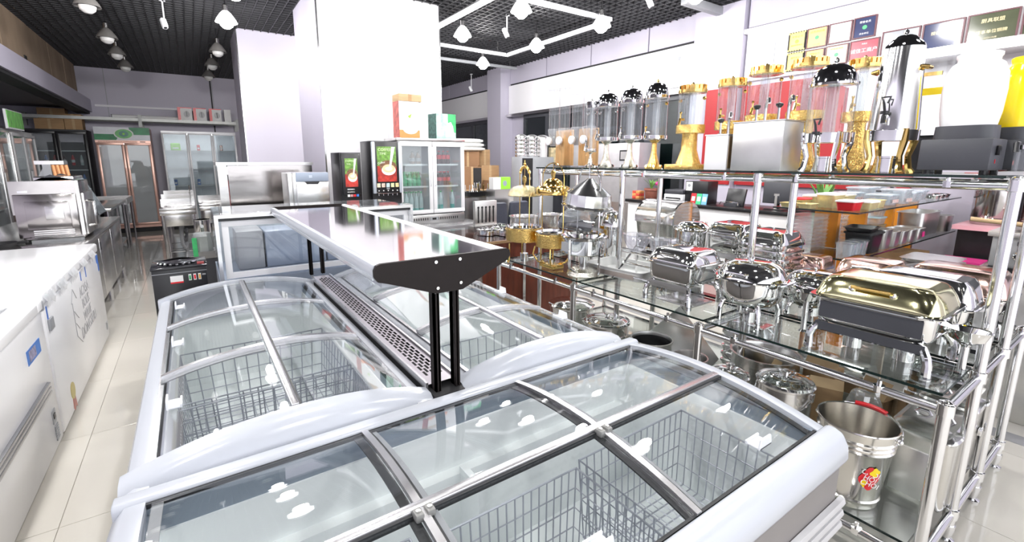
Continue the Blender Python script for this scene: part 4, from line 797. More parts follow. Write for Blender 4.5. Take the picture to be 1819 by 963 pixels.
# ================================================================ middle shelf, back rows
def rolltop(label, loc, rz, L, W, hh, inner=None, lift=0.0):
    t = thing('roll_top_warmer', label, 'food warmer', loc, rz, 'roll top food warmers'); a, b = L/2, W/2
    if lift:
        t.location.z += lift
        for sx in (-1, 1):
            for sy in (-1, 1): MB().cyl((sx*a*0.85, sy*b*0.85, -lift), (sx*a*0.85, sy*b*0.85, 0.01), 0.012, 10).build('leg', chrome, t)
        MB().box(-a*0.85, a*0.85, -b*0.88, -b*0.84, -0.03, 0.0).build('stretcher', steel, t)
    MB().loft([(a*0.9, b*0.9, 0.0), (a*0.95, b*0.95, 0.02), (a, b, 0.10), (a*1.02, b*1.02, 0.105), (a*0.96, b*0.96, 0.108)], 36, 9).build('pan', steel, t)
    N = 16; rows = [[(x, -b*0.98*math.cos(PI*k/N), 0.108+hh*math.sin(PI*k/N)**0.8) for k in range(N+1)] for x in (-a*0.94, a*0.94)]
    MB().slab(rows, 0.003).build('roll_cover', clear if inner else steel, t, 60)
    for s in (-1, 1): MB().prism([(-b*0.98*math.cos(PI*k/N), 0.106+(hh+0.004)*math.sin(PI*k/N)**0.8) for k in range(N+1)], 'x', s*a*0.94-0.008, s*a*0.94+0.008).build('end_cheek', chrome, t, 60)
    if inner: MB().loft([(a*0.8, b*0.8, 0.10), (a*0.8, b*0.8, 0.14)], 28, 8).build('inner_tray', slate, t)
    MB().tube([(-a*0.4, -b*0.99, 0.12), (-a*0.4, -b*1.1, 0.13), (a*0.4, -b*1.1, 0.13), (a*0.4, -b*0.99, 0.12)], 0.006, 8).build('handle', chrome, t)
    return t
rolltop('roll top warmer with clear half barrel cover behind the silver stand', (2.72, 2.71, z), R90, 0.42, 0.38, 0.17, True, lift=0.10)
rolltop('dull steel roll top warmer behind the two clear bowls', (2.98, 2.17, z), R90, 0.34, 0.34, 0.16, lift=0.20)
t = thing('soup_station', 'tall round chrome soup station between silver stand and clear bowls', 'soup kettle', (2.57, 2.345, z), R90); R = 0.08
MB().lathe([(R*1.05, 0), (R*1.05, 0.02), (R*0.95, 0.03), (R*0.95, 0.26), (R*1.08, 0.265), (R*1.08, 0.285)], 30).build('body', chrome, t); ld = MB().lathe([(R*1.05, 0.285), (R*1.0, 0.32), (R*0.75, 0.37), (R*0.35, 0.39), (0.001, 0.392)], 30).build('lid', chrome, t); finial(ld, 0.39, chrome, 0.01); MB().box(-0.02, 0.02, -R*1.25, -R, 0.27, 0.29).build('catch', chrome, t)
def clear_bowl(label, loc, R):
    t = thing('clear_bowl', label, 'bowl', loc, 0, 'clear bowls on the chrome stand'); n_ = 32
    RR = [[(R*r_*(1+0.02*(k % 2))*math.cos(2*PI*k/n_), R*r_*(1+0.02*(k % 2))*math.sin(2*PI*k/n_), zz) for k in range(n_)] for r_, zz in ((0.35, 0.0), (0.55, 0.012), (0.85, 0.06), (1.0, 0.11), (1.08, 0.115))]
    MB().rings(RR, True, True, False).build('bowl', sheet('lilac_acrylic', (0.90, 0.90, 0.96), 0.16, 0.0, 0.16, (0.4, 0.4, 0.5)), t, 20); MB().lathe([(R*1.07, 0.112), (R*1.12, 0.115), (R*1.09, 0.118)], 32, caps=(False, False)).build('lip', clear, t)
t = thing('bowl_stand', 'sloping chrome rail stand holding two clear bowls', 'stand', (2.36, 1.83, z), R90)
for s in (-1, 1): MB().tube([(s*0.19, -0.12, 0), (s*0.19, 0.10, 0.19), (s*0.19, 0.12, 0)], 0.008, 8).build('side_frame', chrome, t)
for k, (yy, zz) in enumerate(((-0.09, 0.035), (-0.02, 0.095), (0.05, 0.155), (0.10, 0.19))): MB().cyl((-0.19, yy, zz), (0.19, yy, zz), 0.009, 8).build('rail', chrome, t)
clear_bowl('clear scalloped bowl farther back on the chrome stand', (2.38, 1.95, z+0.175), 0.088); clear_bowl('clear scalloped bowl nearer the rack front on the chrome stand', (2.36, 1.735, z+0.175), 0.085)
round_chafer('chafing_dish', 'round chrome chafing dish stacked high behind the clear bowls', (2.74, 1.79, z), R90, 0.105, legs=False, zr=0.31, hl=0.055, handle=False)
m = MB(); 
rect_chafer('chafing_dish', 'boxy chrome chafing dish, left of the big stack near the tall post', (2.86, 1.57, z), R90, 0.24, 0.30, zr=0.31, hl=0.06, zl=0.17, handle=False)
def stack(desc, loc, L, W, n_, dz):
    """a pile of single pans with a lid on top: each pan is a thing of its own"""
    me = MB().loft([(L/2*0.92, W/2*0.92, 0), (L/2*0.95, W/2*0.95, dz*0.55), (L/2, W/2, dz*0.6), (L/2, W/2, dz*0.95), (L/2*0.93, W/2*0.93, dz-0.0005)], 36, 9).mesh('steel_pan', chrome)
    for k in range(n_):
        o = bpy.data.objects.new('steel_pan', me); C.objects.link(o); o.location = (loc[0], loc[1], loc[2]+k*dz); o.rotation_euler = (0, 0, R90); tag(o, ('bottom chrome pan of the ' if k == 0 else 'top chrome pan of the ' if k == n_-1 else 'chrome pan inside the ') + desc, 'pan', 'piled chrome pans')
    t = thing('food_cover', 'domed chrome cover closing the ' + desc, 'cover', (loc[0], loc[1], loc[2]+n_*dz), R90); MB().loft([(L/2, W/2, 0), (L/2*0.96, W/2*0.95, 0.02), (L/2*0.8, W/2*0.75, 0.06), (L/2*0.5, W/2*0.45, 0.07)], 36, 7).build('cover', chrome, t, 40); finial(t, 0.07, chrome, 0.006, 'knob')
stack('tall pile behind the tall rack post', (2.78, 1.30, z), 0.25, 0.30, 7, 0.043)
rect_chafer('chafing_dish', 'small copper pink chafing dish at the back near the plastic tubs', (3.0, 1.16, z), R90, 0.17, 0.20, lid_m=copper, zr=0.12, zl=0.05, hl=0.09, burners=0, handle=False)
round_chafer('chafing_dish', 'low chrome chafing dish squeezed between round and gold lidded ones', (2.52, 0.96, z), R90, 0.125, zr=0.15, hl=0.075, zl=0.05)
rect_chafer('chafing_dish', 'copper topped chafing dish with bright studs behind the front row', (2.86, 0.84, z), R90, 0.27, 0.26, lid_m=copper, zr=0.15, hl=0.11, zl=0.06)
rect_chafer('chafing_dish', 'long chrome chafing dish directly behind the gold lidded one', (2.575, 0.57, z), R90, 0.36, 0.27, zr=0.185, hl=0.10, zl=0.09)
rect_chafer('chafing_dish', 'dark copper chafing dish at the back right corner of the shelf', (2.95, 0.53, z), R90, 0.36, 0.27, lid_m=copper, band=mat('bronze', (0.14, 0.09, 0.07), 0.2, 0.8), zr=0.17, hl=0.10, zl=0.07)
t = thing('steel_box', 'pale satin steel box with blank side at the right end of the shelf', 'box', (2.62, 0.375, z), R90)
MB().loft([(0.022, 0.10, 0.02), (0.022, 0.10, 0.17), (0.026, 0.104, 0.172), (0.026, 0.104, 0.178)], 24, 12).build('body', satin, t)
for s in (-1, 1): MB().box(-0.012, 0.012, s*0.08-0.01, s*0.08+0.01, 0, 0.02).build('foot', black, t)
t = thing('price_card', 'black price stand with red and yellow label at the shelf end', 'sign', (2.95, 0.355, z), R90); bx('stand', black, t, -0.01, 0.015, -0.04, 0.04, 0, 0.13); bx('label', yellow, t, 0.015, 0.017, -0.03, 0.03, 0.06, 0.085); bx('label', redp, t, 0.015, 0.017, -0.03, 0.03, 0.03, 0.06)
# ================================================================ bottom shelf
z = SB
def pot(label, loc, R, h, lid=True, handles='loop', inner=None, name='stock_pot', group='pots on the bottom shelf', rz=R90, taper=1.0):
    t = thing(name, label, 'pot', loc, rz, group)
    MB().lathe([(R*0.94*taper, 0), (R*0.98*taper, 0.01), (R*0.98, h-0.012), (R*1.03, h-0.008), (R*1.04, h), (R*0.97, h), (R*0.94, h-0.012), (R*0.93*taper, 0.012), (0.001, 0.010)], 40, caps=(True, False)).build('body', steel if not inner else satin, t)
    if inner: MB().lathe([(R*0.935, h-0.02), (R*0.925*taper, 0.014), (0.001, 0.0135)], 40, caps=(False, False)).build('coated_inside', inner, t)
    if lid:
        ld = MB().lathe([(R*1.03, h), (R*1.06, h+0.004), (R*1.0, h+0.012), (R*0.88, h+0.014), (R*0.78, h+0.024), (R*0.5, h+0.032), (0.001, h+0.034)], 40).build('lid', chrome, t)
        MB().lathe([(0.010, h+0.034), (0.008, h+0.042), (0.02, h+0.048), (0.02, h+0.054), (0.001, h+0.057)], 14).build('lid_knob', chrome, ld)
    if handles == 'loop':
        for s in (-1, 1): MB().tube([(s*R*0.97, -0.045, h*0.72), (s*(R+0.045), -0.04, h*0.80), (s*(R+0.045), 0.04, h*0.80), (s*R*0.97, 0.045, h*0.72)], 0.007, 8).build('handle', chrome, t)
    elif handles == 'bail':
        for s in (-1, 1): MB().box(s*R*1.0-0.008, s*R*1.0+0.008, -0.014, 0.014, h-0.05, h-0.012).build('lug', chrome, t, bevel=0.003)
        MB().tube([(R*1.04*math.cos(PI*k/14), -R*1.05*math.sin(PI*k/14), h-0.03-0.10*math.sin(PI*k/14)) for k in range(15)], 0.004, 8).build('bail_handle', chrome, t)
    return t
pot('wide low stock pot with lid, farthest on the bottom shelf', (2.40, 2.57, z), 0.17, 0.24)
pot('lidded stock pot in front of the bare floor, second from the far end', (2.31, 2.11, z), 0.15, 0.255)
pot('open pot with black inside next to the freezer edge', (2.21, 1.66, z), 0.118, 0.30, lid=False, inner=blackm)
pot('small open steel pot half hidden behind the freezer rim', (2.20, 1.395, z), 0.09, 0.285, lid=False)
pot('small lidded pot just right of the freezer rim', (2.12, 1.125, z), 0.088, 0.31, handles='bail')
pot('wide open stock pot holding a folded cardboard piece', (2.47, 1.13, z), 0.165, 0.34, lid=False)
pot('polished lidded bucket with wire bail beside the big bucket', (2.15, 0.885, z), 0.112, 0.365, handles='bail', name='lidded_bucket')
t = thing('cardboard_piece', 'folded tan cardboard inside the wide stock pot', 'cardboard', (2.42, 1.16, z+0.012), 0.3); m = MB(); m.M = Matrix.Rotation(0.35, 4, 'X'); m.box(-0.06, 0.06, -0.02, 0.02, 0.012, 0.31); m.build('flap', card2, t)
# big bucket with red sticker
t = thing('ice_bucket', 'big ribbed steel bucket with red yellow sticker and red grip', 'bucket', (2.12, 0.595, z), R90); R, h = 0.137, 0.335
rib = lambda zz: [(R*(0.70+0.26*zz/h)+0.000, zz-0.006), (R*(0.70+0.26*zz/h)+0.005, zz), (R*(0.70+0.26*zz/h), zz+0.006)]
MB().lathe([(R*0.68, 0), (R*0.71, 0.004), (R*0.715, 0.02)] + rib(0.035) + rib(h-0.085) + rib(h-0.065) + rib(h-0.045) + [(R*0.97, h-0.006), (R*1.0, h-0.002), (R*0.99, h+0.003), (R*0.95, h), (R*0.70, 0.006), (0.001, 0.005)], 48, caps=(True, False)).build('body', mat('bucket_steel', (0.80, 0.78, 0.74), 0.16, 1, 0.03, 6), t)
for s in (-1, 1): MB().ball((s*R*1.0, 0, h-0.03), 0.011, 10).build('lug', chrome, t)
hp = [(R*1.01*math.cos(PI*k/16), R*1.01*math.sin(PI*k/16), h-0.03+0.04*math.sin(PI*k/16)) for k in range(17)]
MB().tube(hp, 0.0035, 8).build('bail_handle', chrome, t); MB().tube([(p[0], p[1], p[2]) for p in hp[6:11]], 0.009, 10).build('red_grip', redp, t)
st = MB(); n_ = 14
def onb(a, zz, d=0.0012):
    r_ = R*(0.70+0.26*zz/h)+d; return (r_*math.cos(a), r_*math.sin(a), zz)
A0 = -PI/2+0.85
def patch(c_a, c_z, ra, rz_, m_, name, par, d, n=20, wob=0.0, rot=0):
    mm = MB(); pts = []
    for k in range(n):
        t_ = 2*PI*k/n; rr = 1+wob*math.sin(4*t_+1); u, v = ra*rr*math.cos(t_), rz_*rr*math.sin(t_); u, v = u*math.cos(rot)-v*math.sin(rot)*ra/rz_, u*math.sin(rot)*rz_/ra+v*math.cos(rot); pts.append(onb(c_a+u, c_z+v, d))
    mm.add(pts + [onb(c_a, c_z, d+0.0004)], [(k, (k+1) % n, n) for k in range(n)]); return mm.build(name, m_, par)
s0 = patch(A0, 0.15, 0.30, 0.048, redp, 'sticker', t, 0.0015, 24, 0.12); patch(A0+0.12, 0.178, 0.15, 0.020, yellow, 'sticker_splash', s0, 0.0022, 16, 0.2); patch(A0-0.16, 0.13, 0.08, 0.018, yellow, 'sticker_splash', s0, 0.0022, 16, 0.2)
a_ = A0; r_ = R*(0.70+0.26*0.145/h)+0.0035
for k, wd in enumerate(('CHOI', 'HOI', 'CHOI')): text(wd, paper, s0, (r_*math.cos(a_), r_*math.sin(a_), 0.172-0.022*k), (PI/2, 0.35, a_+PI/2), 0.028)
# rectangular food bin
def food_bin(label, loc, rz, L, Wd, h):
    t = thing('food_bin', label, 'bin', loc, rz, 'rectangular steel bins'); a, b = L/2, Wd/2
    MB().loft([(a*0.92, b*0.90, 0), (a*0.95, b*0.94, 0.012), (a, b, h-0.01), (a*1.02, b*1.02, h)], 40, 7).build('body', mat('bin_steel', (0.78, 0.77, 0.75), 0.2, 1, 0.03, 5), t); bx('side_panel', satin, t, -a*0.72, a*0.72, -b*1.0-0.002, -b*0.95, 0.03, h*0.80, bevel=0.003)
    ld = MB().loft([(a*1.03, b*1.03, h), (a*1.05, b*1.05, h+0.008), (a*1.0, b*1.0, h+0.018), (a*0.85, b*0.82, h+0.024), (a*0.8, b*0.76, h+0.03), (a*0.4, b*0.4, h+0.031)], 40, 6).build('lid', steel, t, 40)
    for s in (-1, 1): MB().tube([(s*a*0.35-0.025, 0, h+0.03), (s*a*0.35-0.015, 0, h+0.045), (s*a*0.35+0.015, 0, h+0.045), (s*a*0.35+0.025, 0, h+0.03)], 0.006, 8).build('lid_handle', chrome, ld)
    MB().box(a*1.0, a*1.0+0.012, -0.02, 0.02, h*0.62, h*0.72).build('latch', chrome, t, bevel=0.003); return t
food_bin('rectangular steel food bin with stepped lid beside the big bucket', (2.43, 0.435, z), R90, 0.20, 0.34, 0.29)
food_bin('smaller lidded steel food bin behind the front one', (2.72, 0.44, z), R90, 0.19, 0.20, 0.30)
# cartons and plates standing about the shelf
for nm, lb, x, y, sx, sy, h, rz in (('carton', 'tan carton on the bottom shelf behind the lidded bucket', 2.42, 0.82, 0.10, 0.13, 0.30, 0.4), ('carton', 'darker carton on the bottom shelf next to the wide pot', 2.66, 0.92, 0.16, 0.14, 0.28, 0.1), ('carton', 'low brown carton under the gold lidded dish', 2.78, 0.70, 0.2, 0.12, 0.20, -0.2)):
    t = thing(nm, lb, 'box', (x, y, z), rz, 'cartons on the bottom shelf'); bx('body', card, t, -sx/2, sx/2, -sy/2, sy/2, 0, h); m = MB(); m.M = Matrix.Translation((-sx/2, 0, h)) @ Matrix.Rotation(-0.9, 4, 'Y'); m.box(0, sx*0.5, -sy/2, sy/2, 0, 0.003); m.build('flap', card2, t); bx('tape', card2, t, -0.02, 0.02, -sy/2-0.001, sy/2+0.001, 0, h+0.001)
t = thing('plastic_bag', 'crumpled clear plastic bag under the glass behind the big bucket', 'bag', (2.40, 0.66, z), 0.2)
m = MB(); rr = random.Random(3); RR = []
for q, zz in enumerate((0, 0.08, 0.18, 0.27, 0.32, 0.34)): RR.append([((0.07-0.008*q+rr.uniform(-0.012, 0.012))*math.cos(2*PI*k/18), (0.09-0.01*q+rr.uniform(-0.012, 0.012))*math.sin(2*PI*k/18), zz+(rr.uniform(-0.012, 0.012) if q else 0)) for k in range(18)])
m.rings(RR).build('film', sheet('bag_film', (0.9, 0.9, 0.88), 0.2, 0.08, 0.2), t, 20)
t = thing('steel_sheet', 'slanted dull steel plate leaning under the glass near the small pots', 'plate', (2.62, 1.55, z), 0.0); m = MB(); m.M = Matrix.Rotation(math.radians(52), 4, 'X') @ Matrix.Rotation(0.25, 4, 'Z'); m.box(-0.20, 0.20, 0.0, 0.42, 0.0, 0.012); m.build('plate', satin, t, bevel=0.003); bx('foot', steel, t, -0.12, 0.12, 0.02, 0.05, 0.0, 0.03)
t = thing('platform_scale', 'grey platform scale with black and blue display windows under the shelf', 'scale', (2.70, 1.87, z), R90); bx('platform', satin, t, -0.15, 0.15, -0.13, 0.13, 0.02, 0.05, bevel=0.004); MB().cyl((0, 0.11, 0.05), (0, 0.11, 0.44), 0.014, 10).build('column', pipe_m, t); hd = bx('display_head', mat('scale_grey', (0.30, 0.29, 0.26), 0.4), t, -0.13, 0.13, 0.06, 0.11, 0.42, 0.50, bevel=0.006); bx('window', black, hd, -0.07, -0.02, 0.057, 0.06, 0.445, 0.475); bx('screen', blue, hd, 0.03, 0.09, 0.057, 0.06, 0.44, 0.485)
for s in (-1, 1):
    for q in (-1, 1): MB().lathe([(0.015, 0), (0.015, 0.02)], 10, (s*0.12, q*0.1, 0)).build('foot', rubber, t)
stack('low pile at the right end of the rack', (2.98, 0.52, SB), 0.26, 0.22, 6, 0.055)
rolltop('dull steel roll cover stored low at the right end of the rack', (2.98, 0.98, SB), R90, 0.34, 0.26, 0.14)
stack('low pile behind the lidded pots', (2.95, 1.45, SB), 0.28, 0.24, 5, 0.05)
# ================================================================ centre rear: cabinet, ice machine, coffee machines, drinks cooler
t = thing('steel_counter', 'dark fronted service counter in front of the central column', 'counter', (1.32, 4.95, 0)); bx('body', taupe, t, -1.12, 0.58, -0.35, 0.35, 0.0, 1.03); bx('top', steel, t, -1.14, 0.59, -0.37, 0.36, 1.03, 1.055, bevel=0.003)
t = thing('cooler_cabinet', 'grey metal base cabinet under the drinks cooler', 'cabinet', (2.36, 4.98, 0)); bx('body', mat('gradient_grey', (0.30, 0.30, 0.31), 0.25, 0.6), t, -0.43, 0.50, -0.40, 0.35, 0.0, 0.78, bevel=0.01); bx('door_gap', black, t, 0.03, 0.035, -0.402, -0.40, 0.05, 0.74)
t = thing('steel_cabinet', 'large polished steel cabinet with wavy reflections left of the ice machine', 'cabinet', (0.72, 5.66, 0))
bx('body', wavy, t, -0.475, 0.44, -0.06, 0.40, 0.05, 1.44, bevel=0.005); bx('front_sheet', wavy, t, -0.39, 0.44, -0.08, -0.062, 0.3, 1.45); bx('left_post', steel, t, -0.48, -0.40, -0.09, -0.06, 0.05, 1.48); bx('top_cap', steel, t, -0.49, 0.45, -0.10, 0.42, 1.455, 1.485); bx('red_gap', mat('dark_red', (0.15, 0.02, 0.02), 0.5), t, -0.40, -0.392, -0.085, -0.06, 0.9, 1.30); bx('hinge', black, t, -0.40, -0.39, -0.088, -0.07, 1.30, 1.36); bx('plinth', black, t, -0.45, 0.42, -0.04, 0.38, 0, 0.05)
t = thing('ice_machine', 'countertop ice machine with blue grey top and steel door', 'ice machine', (0.965, 4.80, 1.055)); bx('housing', steel, t, -0.17, 0.155, -0.12, 0.24, 0.0, 0.335, bevel=0.008); bx('side_shell', satin, t, -0.21, -0.17, -0.10, 0.24, 0.0, 0.33, bevel=0.006); d = bx('door', steel, t, -0.145, 0.15, -0.135, -0.121, 0.0, 0.245, bevel=0.008); bx('control_panel', bluegrey, t, -0.145, 0.15, -0.14, -0.12, 0.25, 0.335, bevel=0.006)
MB().prism([(-0.05, 0.225), (0.05, 0.225), (0.065, 0.25), (-0.065, 0.25)], 'y', -0.143, -0.135).build('recess_grip', black, d); bx('display', mat('pale_display', (0.5, 0.56, 0.65), 0.3), t, -0.03, 0.0, -0.142, -0.14, 0.285, 0.31)
green_bk = mat('coffee_green', (0.14, 0.30, 0.05), 0.4, 0, 0.5, 35); red_bk = mat('coffee_red', (0.42, 0.03, 0.02), 0.4, 0, 0.5, 25); latte = mat('latte', (0.80, 0.58, 0.34), 0.4, 0, 0.12, 9)
def coffee(label, loc, w, h, big):
    t = thing('coffee_machine', label, 'coffee machine', loc, 0, 'black coffee machines'); a = w/2
    bx('housing', black, t, -a, a, 0.0, 0.34, 0.0, h, bevel=0.006); bx('top_cover', slate, t, -a, a, 0.0, 0.34, h, h+0.006)
    fr = bx('front_door', black, t, -a*0.92, a*0.92, -0.025, 0.0, 0.11, h, bevel=0.008)
    x0, x1 = (-a*0.66, a*0.62) if big else (-a*0.62, a*0.55); z0, z1 = (h*0.36, h*0.92) if big else (h*0.36, h*0.90); ww, hh = x1-x0, z1-z0
    po = bx('poster', red_bk, t, x0, x1, -0.028, -0.025, z0, z0+hh*0.45); bx('poster_top', green_bk, po, x0, x1, -0.028, -0.025, z0+hh*0.45, z1)
    def disc(cx, cz, rx, rz_, y, m_, nm): return MB().prism([(cx+rx*math.cos(2*PI*k/24), cz+rz_*math.sin(2*PI*k/24)) for k in range(24)], 'y', y, y+0.001).build(nm, m_, po)
    cx, cz = x0+ww*0.58, z0+hh*0.36
    disc(cx-0.02*w, cz+0.03, ww*0.44, hh*0.17, -0.0285, mat('coffee_beans', (0.20, 0.10, 0.05), 0.6, 0, 0.5, 60), 'beans')
    disc(cx, cz-0.01, ww*0.37, hh*0.15, -0.029, paper, 'cup'); disc(cx, cz+0.006, ww*0.33, hh*0.12, -0.030, latte, 'coffee'); disc(cx, cz+0.005, ww*0.2, hh*0.06, -0.0305, mat('latte_foam', (0.92, 0.80, 0.62), 0.4), 'foam')
    MB().prism([(cx+ww*0.02, cz+hh*0.04), (cx+ww*0.12, cz+hh*0.04), (cx+ww*0.36, z1-0.002), (cx+ww*0.18, z1-0.002)], 'y', -0.0315, -0.0305).build('milk_stream', paper, po)
    text('COFFEE', mat('poster_letter', (0.75, 0.88, 0.55), 0.5), po, ((x0+x1)/2-ww*0.1, -0.0295, z1-hh*0.09), (PI/2, 0, 0), ww*0.2); text('TIME', MATS['poster_letter'], po, (x0+ww*0.3, -0.0295, z1-hh*0.2), (PI/2, 0, 0), ww*0.16)
    if big:
        for s in (-1, 1): bx('side_trim', mat('silver_trim', (0.62, 0.68, 0.76), 0.25, 0.4), t, s*a*0.88-0.016, s*a*0.88+0.016, -0.034, -0.0, 0.11, h-0.004, bevel=0.006)
        text('Coffee', paper, po, (x0+ww*0.2, -0.0325, z0+hh*0.54), (PI/2, -0.2, 0), ww*0.14)
        for k in range(5):
            xx = -a*0.62 + k*a*0.31; cc = [(0.8, 0.7, 0.5), (0.75, 0.55, 0.45), (0.6, 0.75, 0.8), (0.7, 0.72, 0.4), (0.85, 0.6, 0.3)][k]
            bx('drink_button', mat('button%d' % k, cc, 0.4, 0, 0.3, 60), t, xx-a*0.11, xx+a*0.11, -0.029, -0.025, h*0.27, h*0.335); m = MB(); m.M = Matrix.Translation((xx, -0.025, h*0.215)) @ Matrix.Rotation(PI/2, 4, 'X'); m.lathe([(0.006, 0), (0.006, 0.003)], 12); m.build('push_button', paper, t); MB().cyl((xx, -0.02, 0.085), (xx, -0.02, 0.11), 0.004, 8).build('nozzle', chrome, t)
        bx('display', grey, t, -a*0.1, a*0.1, -0.028, -0.025, h*0.235, h*0.26); MB().tube([(-a*0.9, -0.03, 0.125), (-a*0.5, -0.034, 0.108), (a*0.5, -0.034, 0.108), (a*0.9, -0.03, 0.125)], 0.003, 6).build('chrome_edge', chrome, t)
    else:
        for k in range(4): bx('colour_button', [paper, mat('rose', (0.6, 0.3, 0.3), 0.4), redp, blue][k], t, -a*0.5+k*a*0.28, -a*0.5+k*a*0.28+a*0.22, -0.029, -0.025, h*0.17, h*0.215)
        for zz in (0.25, 0.30): bx('metal_strip', chrome, t, -a*0.5, a*0.2, -0.028, -0.025, h*zz, h*zz+0.012)
    bx('drip_tray', steel if not big else black, t, -a*0.6, a*0.6, -0.06, 0.0, 0.0, 0.02)
coffee('small black coffee machine with latte poster', (1.345, 4.70, 1.055), 0.21, 0.52, False)
coffee('large black coffee machine with silver trims and latte poster', (1.715, 4.70, 1.055), 0.32, 0.64, True)
# drinks cooler
t = thing('drinks_cooler', 'white framed double door drinks cooler on the grey cabinet', 'cooler', (2.335, 4.90, 0.78))
w_, h_ = 0.415, 0.94
m = MB().box(-w_, w_, 0.28, 0.36, 0.12, h_).box(-w_, -w_+0.03, 0.02, 0.28, 0.12, h_).box(w_-0.03, w_, 0.02, 0.28, 0.12, h_).box(-w_, w_, 0.02, 0.36, h_-0.03, h_).box(-w_, w_, 0.02, 0.36, 0.10, 0.13).build('body', mat('cooler_grey', (0.72, 0.72, 0.73), 0.4), t)
bx('top', steel, t, -w_-0.015, w_+0.012, -0.02, 0.37, h_, h_+0.03, bevel=0.003); bs = bx('base_panel', satin, t, -w_, w_, -0.01, 0.36, 0.0, 0.10, bevel=0.004)
for k in range(24):
    if 9 < k < 14: continue
    xx = -w_+0.08+k*0.028; MB().box(xx, xx+0.010, -0.012, -0.009, 0.035, 0.065).build('vent_slot', black, bs)
bx('controller', grey, bs, -0.05, 0.06, -0.015, -0.01, 0.03, 0.07); bx('controller_screen', black, bs, -0.02, 0.03, -0.017, -0.015, 0.04, 0.06)
bx('divider', white, t, -0.012, 0.012, 0.04, 0.28, 0.13, h_-0.03)
for zz in (0.42, 0.67):
    for s in (-1, 1): sh = bx('shelf', milky, t, -w_+0.035 if s < 0 else 0.015, -0.015 if s < 0 else w_-0.035, 0.05, 0.27, zz, zz+0.006); bx('price_rail', paper, sh, -w_+0.04 if s < 0 else 0.03, -0.03 if s < 0 else w_-0.05, 0.045, 0.05, zz-0.006, zz+0.014)
bx('inner_floor', white, t, -w_+0.03, w_-0.03, 0.03, 0.28, 0.125, 0.135)
for s in (-1, 1):
    a, b = (-w_, -0.004) if s < 0 else (0.004, w_); f = 0.045
    d = MB().box(a, b, -0.02, 0.015, h_-f-0.015, h_-0.005).box(a, b, -0.02, 0.015, 0.115, 0.115+f).box(a, a+f, -0.02, 0.015, 0.115+f, h_-f-0.015).box(b-f, b, -0.02, 0.015, 0.115+f, h_-f-0.015).build('door', enamel, t, bevel=0.004)
    bx('pane', frost, d, a+f, b-f, -0.006, -0.002, 0.115+f, h_-f-0.015); xx = -0.025 if s < 0 else 0.025; MB().tube([(xx, -0.02, 0.62), (xx+0.006*s, -0.036, 0.6), (xx+0.006*s, -0.036, 0.45), (xx, -0.02, 0.43)], 0.006, 8).build('handle', white, d)
def bottle(label, loc, R, h, body_m, cap_m, lab_m, grp, lab=(0.25, 0.5)):
    t = thing('bottle', label, 'bottle', loc, 0, grp)
    MB().lathe([(R*0.9, 0), (R, h*0.04), (R, h*0.58), (R*0.85, h*0.68), (R*0.42, h*0.84), (R*0.4, h*0.93)], 14).build('body', body_m, t); MB().lathe([(R*0.46, h*0.92), (R*0.46, h), (R*0.1, h)], 12).build('cap', cap_m, t); MB().lathe([(R*1.015, h*lab[0]), (R*1.015, h*lab[1])], 14, caps=(False, False)).build('label', lab_m, t); return t
def bottle_row(proto, xs, ys, zz, skip=()):
    first = True
    for j, y in enumerate(ys):
        for i, x in enumerate(xs):
            if first: proto.location = (x, y, zz); first = False
            else: dup(proto, (x, y, zz))
cola = mat('cola', (0.06, 0.015, 0.01), 0.15); pet = mat('pet_water', (0.60, 0.72, 0.70), 0.1, 0, 0.05, 20, spec=0.8); gpet = mat('green_soda', (0.08, 0.50, 0.22), 0.12)
cx0 = 2.335; zc0 = 0.78
bottle_row(bottle('green labelled soda bottle on the middle shelf of the cooler', (0, 0, 0), 0.026, 0.17, gpet, green, mat('sprite_label', (0.10, 0.62, 0.28), 0.4, 0, 0.3, 60), 'green soda bottles in the cooler'), [cx0-0.365+0.056*k for k in range(5)], (4.98, 5.05), zc0+0.426)
bottle_row(bottle('clear water bottle with teal base label at the cooler bottom left', (0, 0, 0), 0.026, 0.235, pet, green, mat('teal_label', (0.05, 0.45, 0.38), 0.4), 'water bottles in the cooler', (0.02, 0.18)), [cx0-0.36+0.06*k for k in range(5)], (4.97, 5.04), zc0+0.135)
bottle_row(bottle('clear water bottle with teal base label at the cooler bottom right', (0, 0, 0), 0.026, 0.235, pet, green, MATS['teal_label'], 'water bottles in the cooler', (0.02, 0.3)), [cx0+0.075, cx0+0.135, cx0+0.29], (4.97,), zc0+0.135)
bottle_row(bottle('dark cola bottle with red label on the middle shelf of the cooler', (0, 0, 0), 0.026, 0.17, cola, redp, redp, 'cola bottles in the cooler', (0.35, 0.6)), [cx0+0.07+0.058*k for k in range(4)], (4.98, 5.05), zc0+0.426)
bottle_row(bottle('dark cola bottle with red label on the top shelf of the cooler', (0, 0, 0), 0.026, 0.16, cola, redp, redp, 'cola bottles in the cooler', (0.4, 0.7)), [cx0+0.07+0.058*k for k in range(4)], (4.98,), zc0+0.676)
bottle_row(bottle('brown soft drink bottle on the top left shelf of the cooler', (0, 0, 0), 0.03, 0.15, mat('amber', (0.20, 0.12, 0.07), 0.2), black, grey, 'brown bottles in the cooler'), [cx0-0.36, cx0-0.20, cx0-0.13], (5.0,), zc0+0.676)
zt_ = 0.78+0.94+0.03
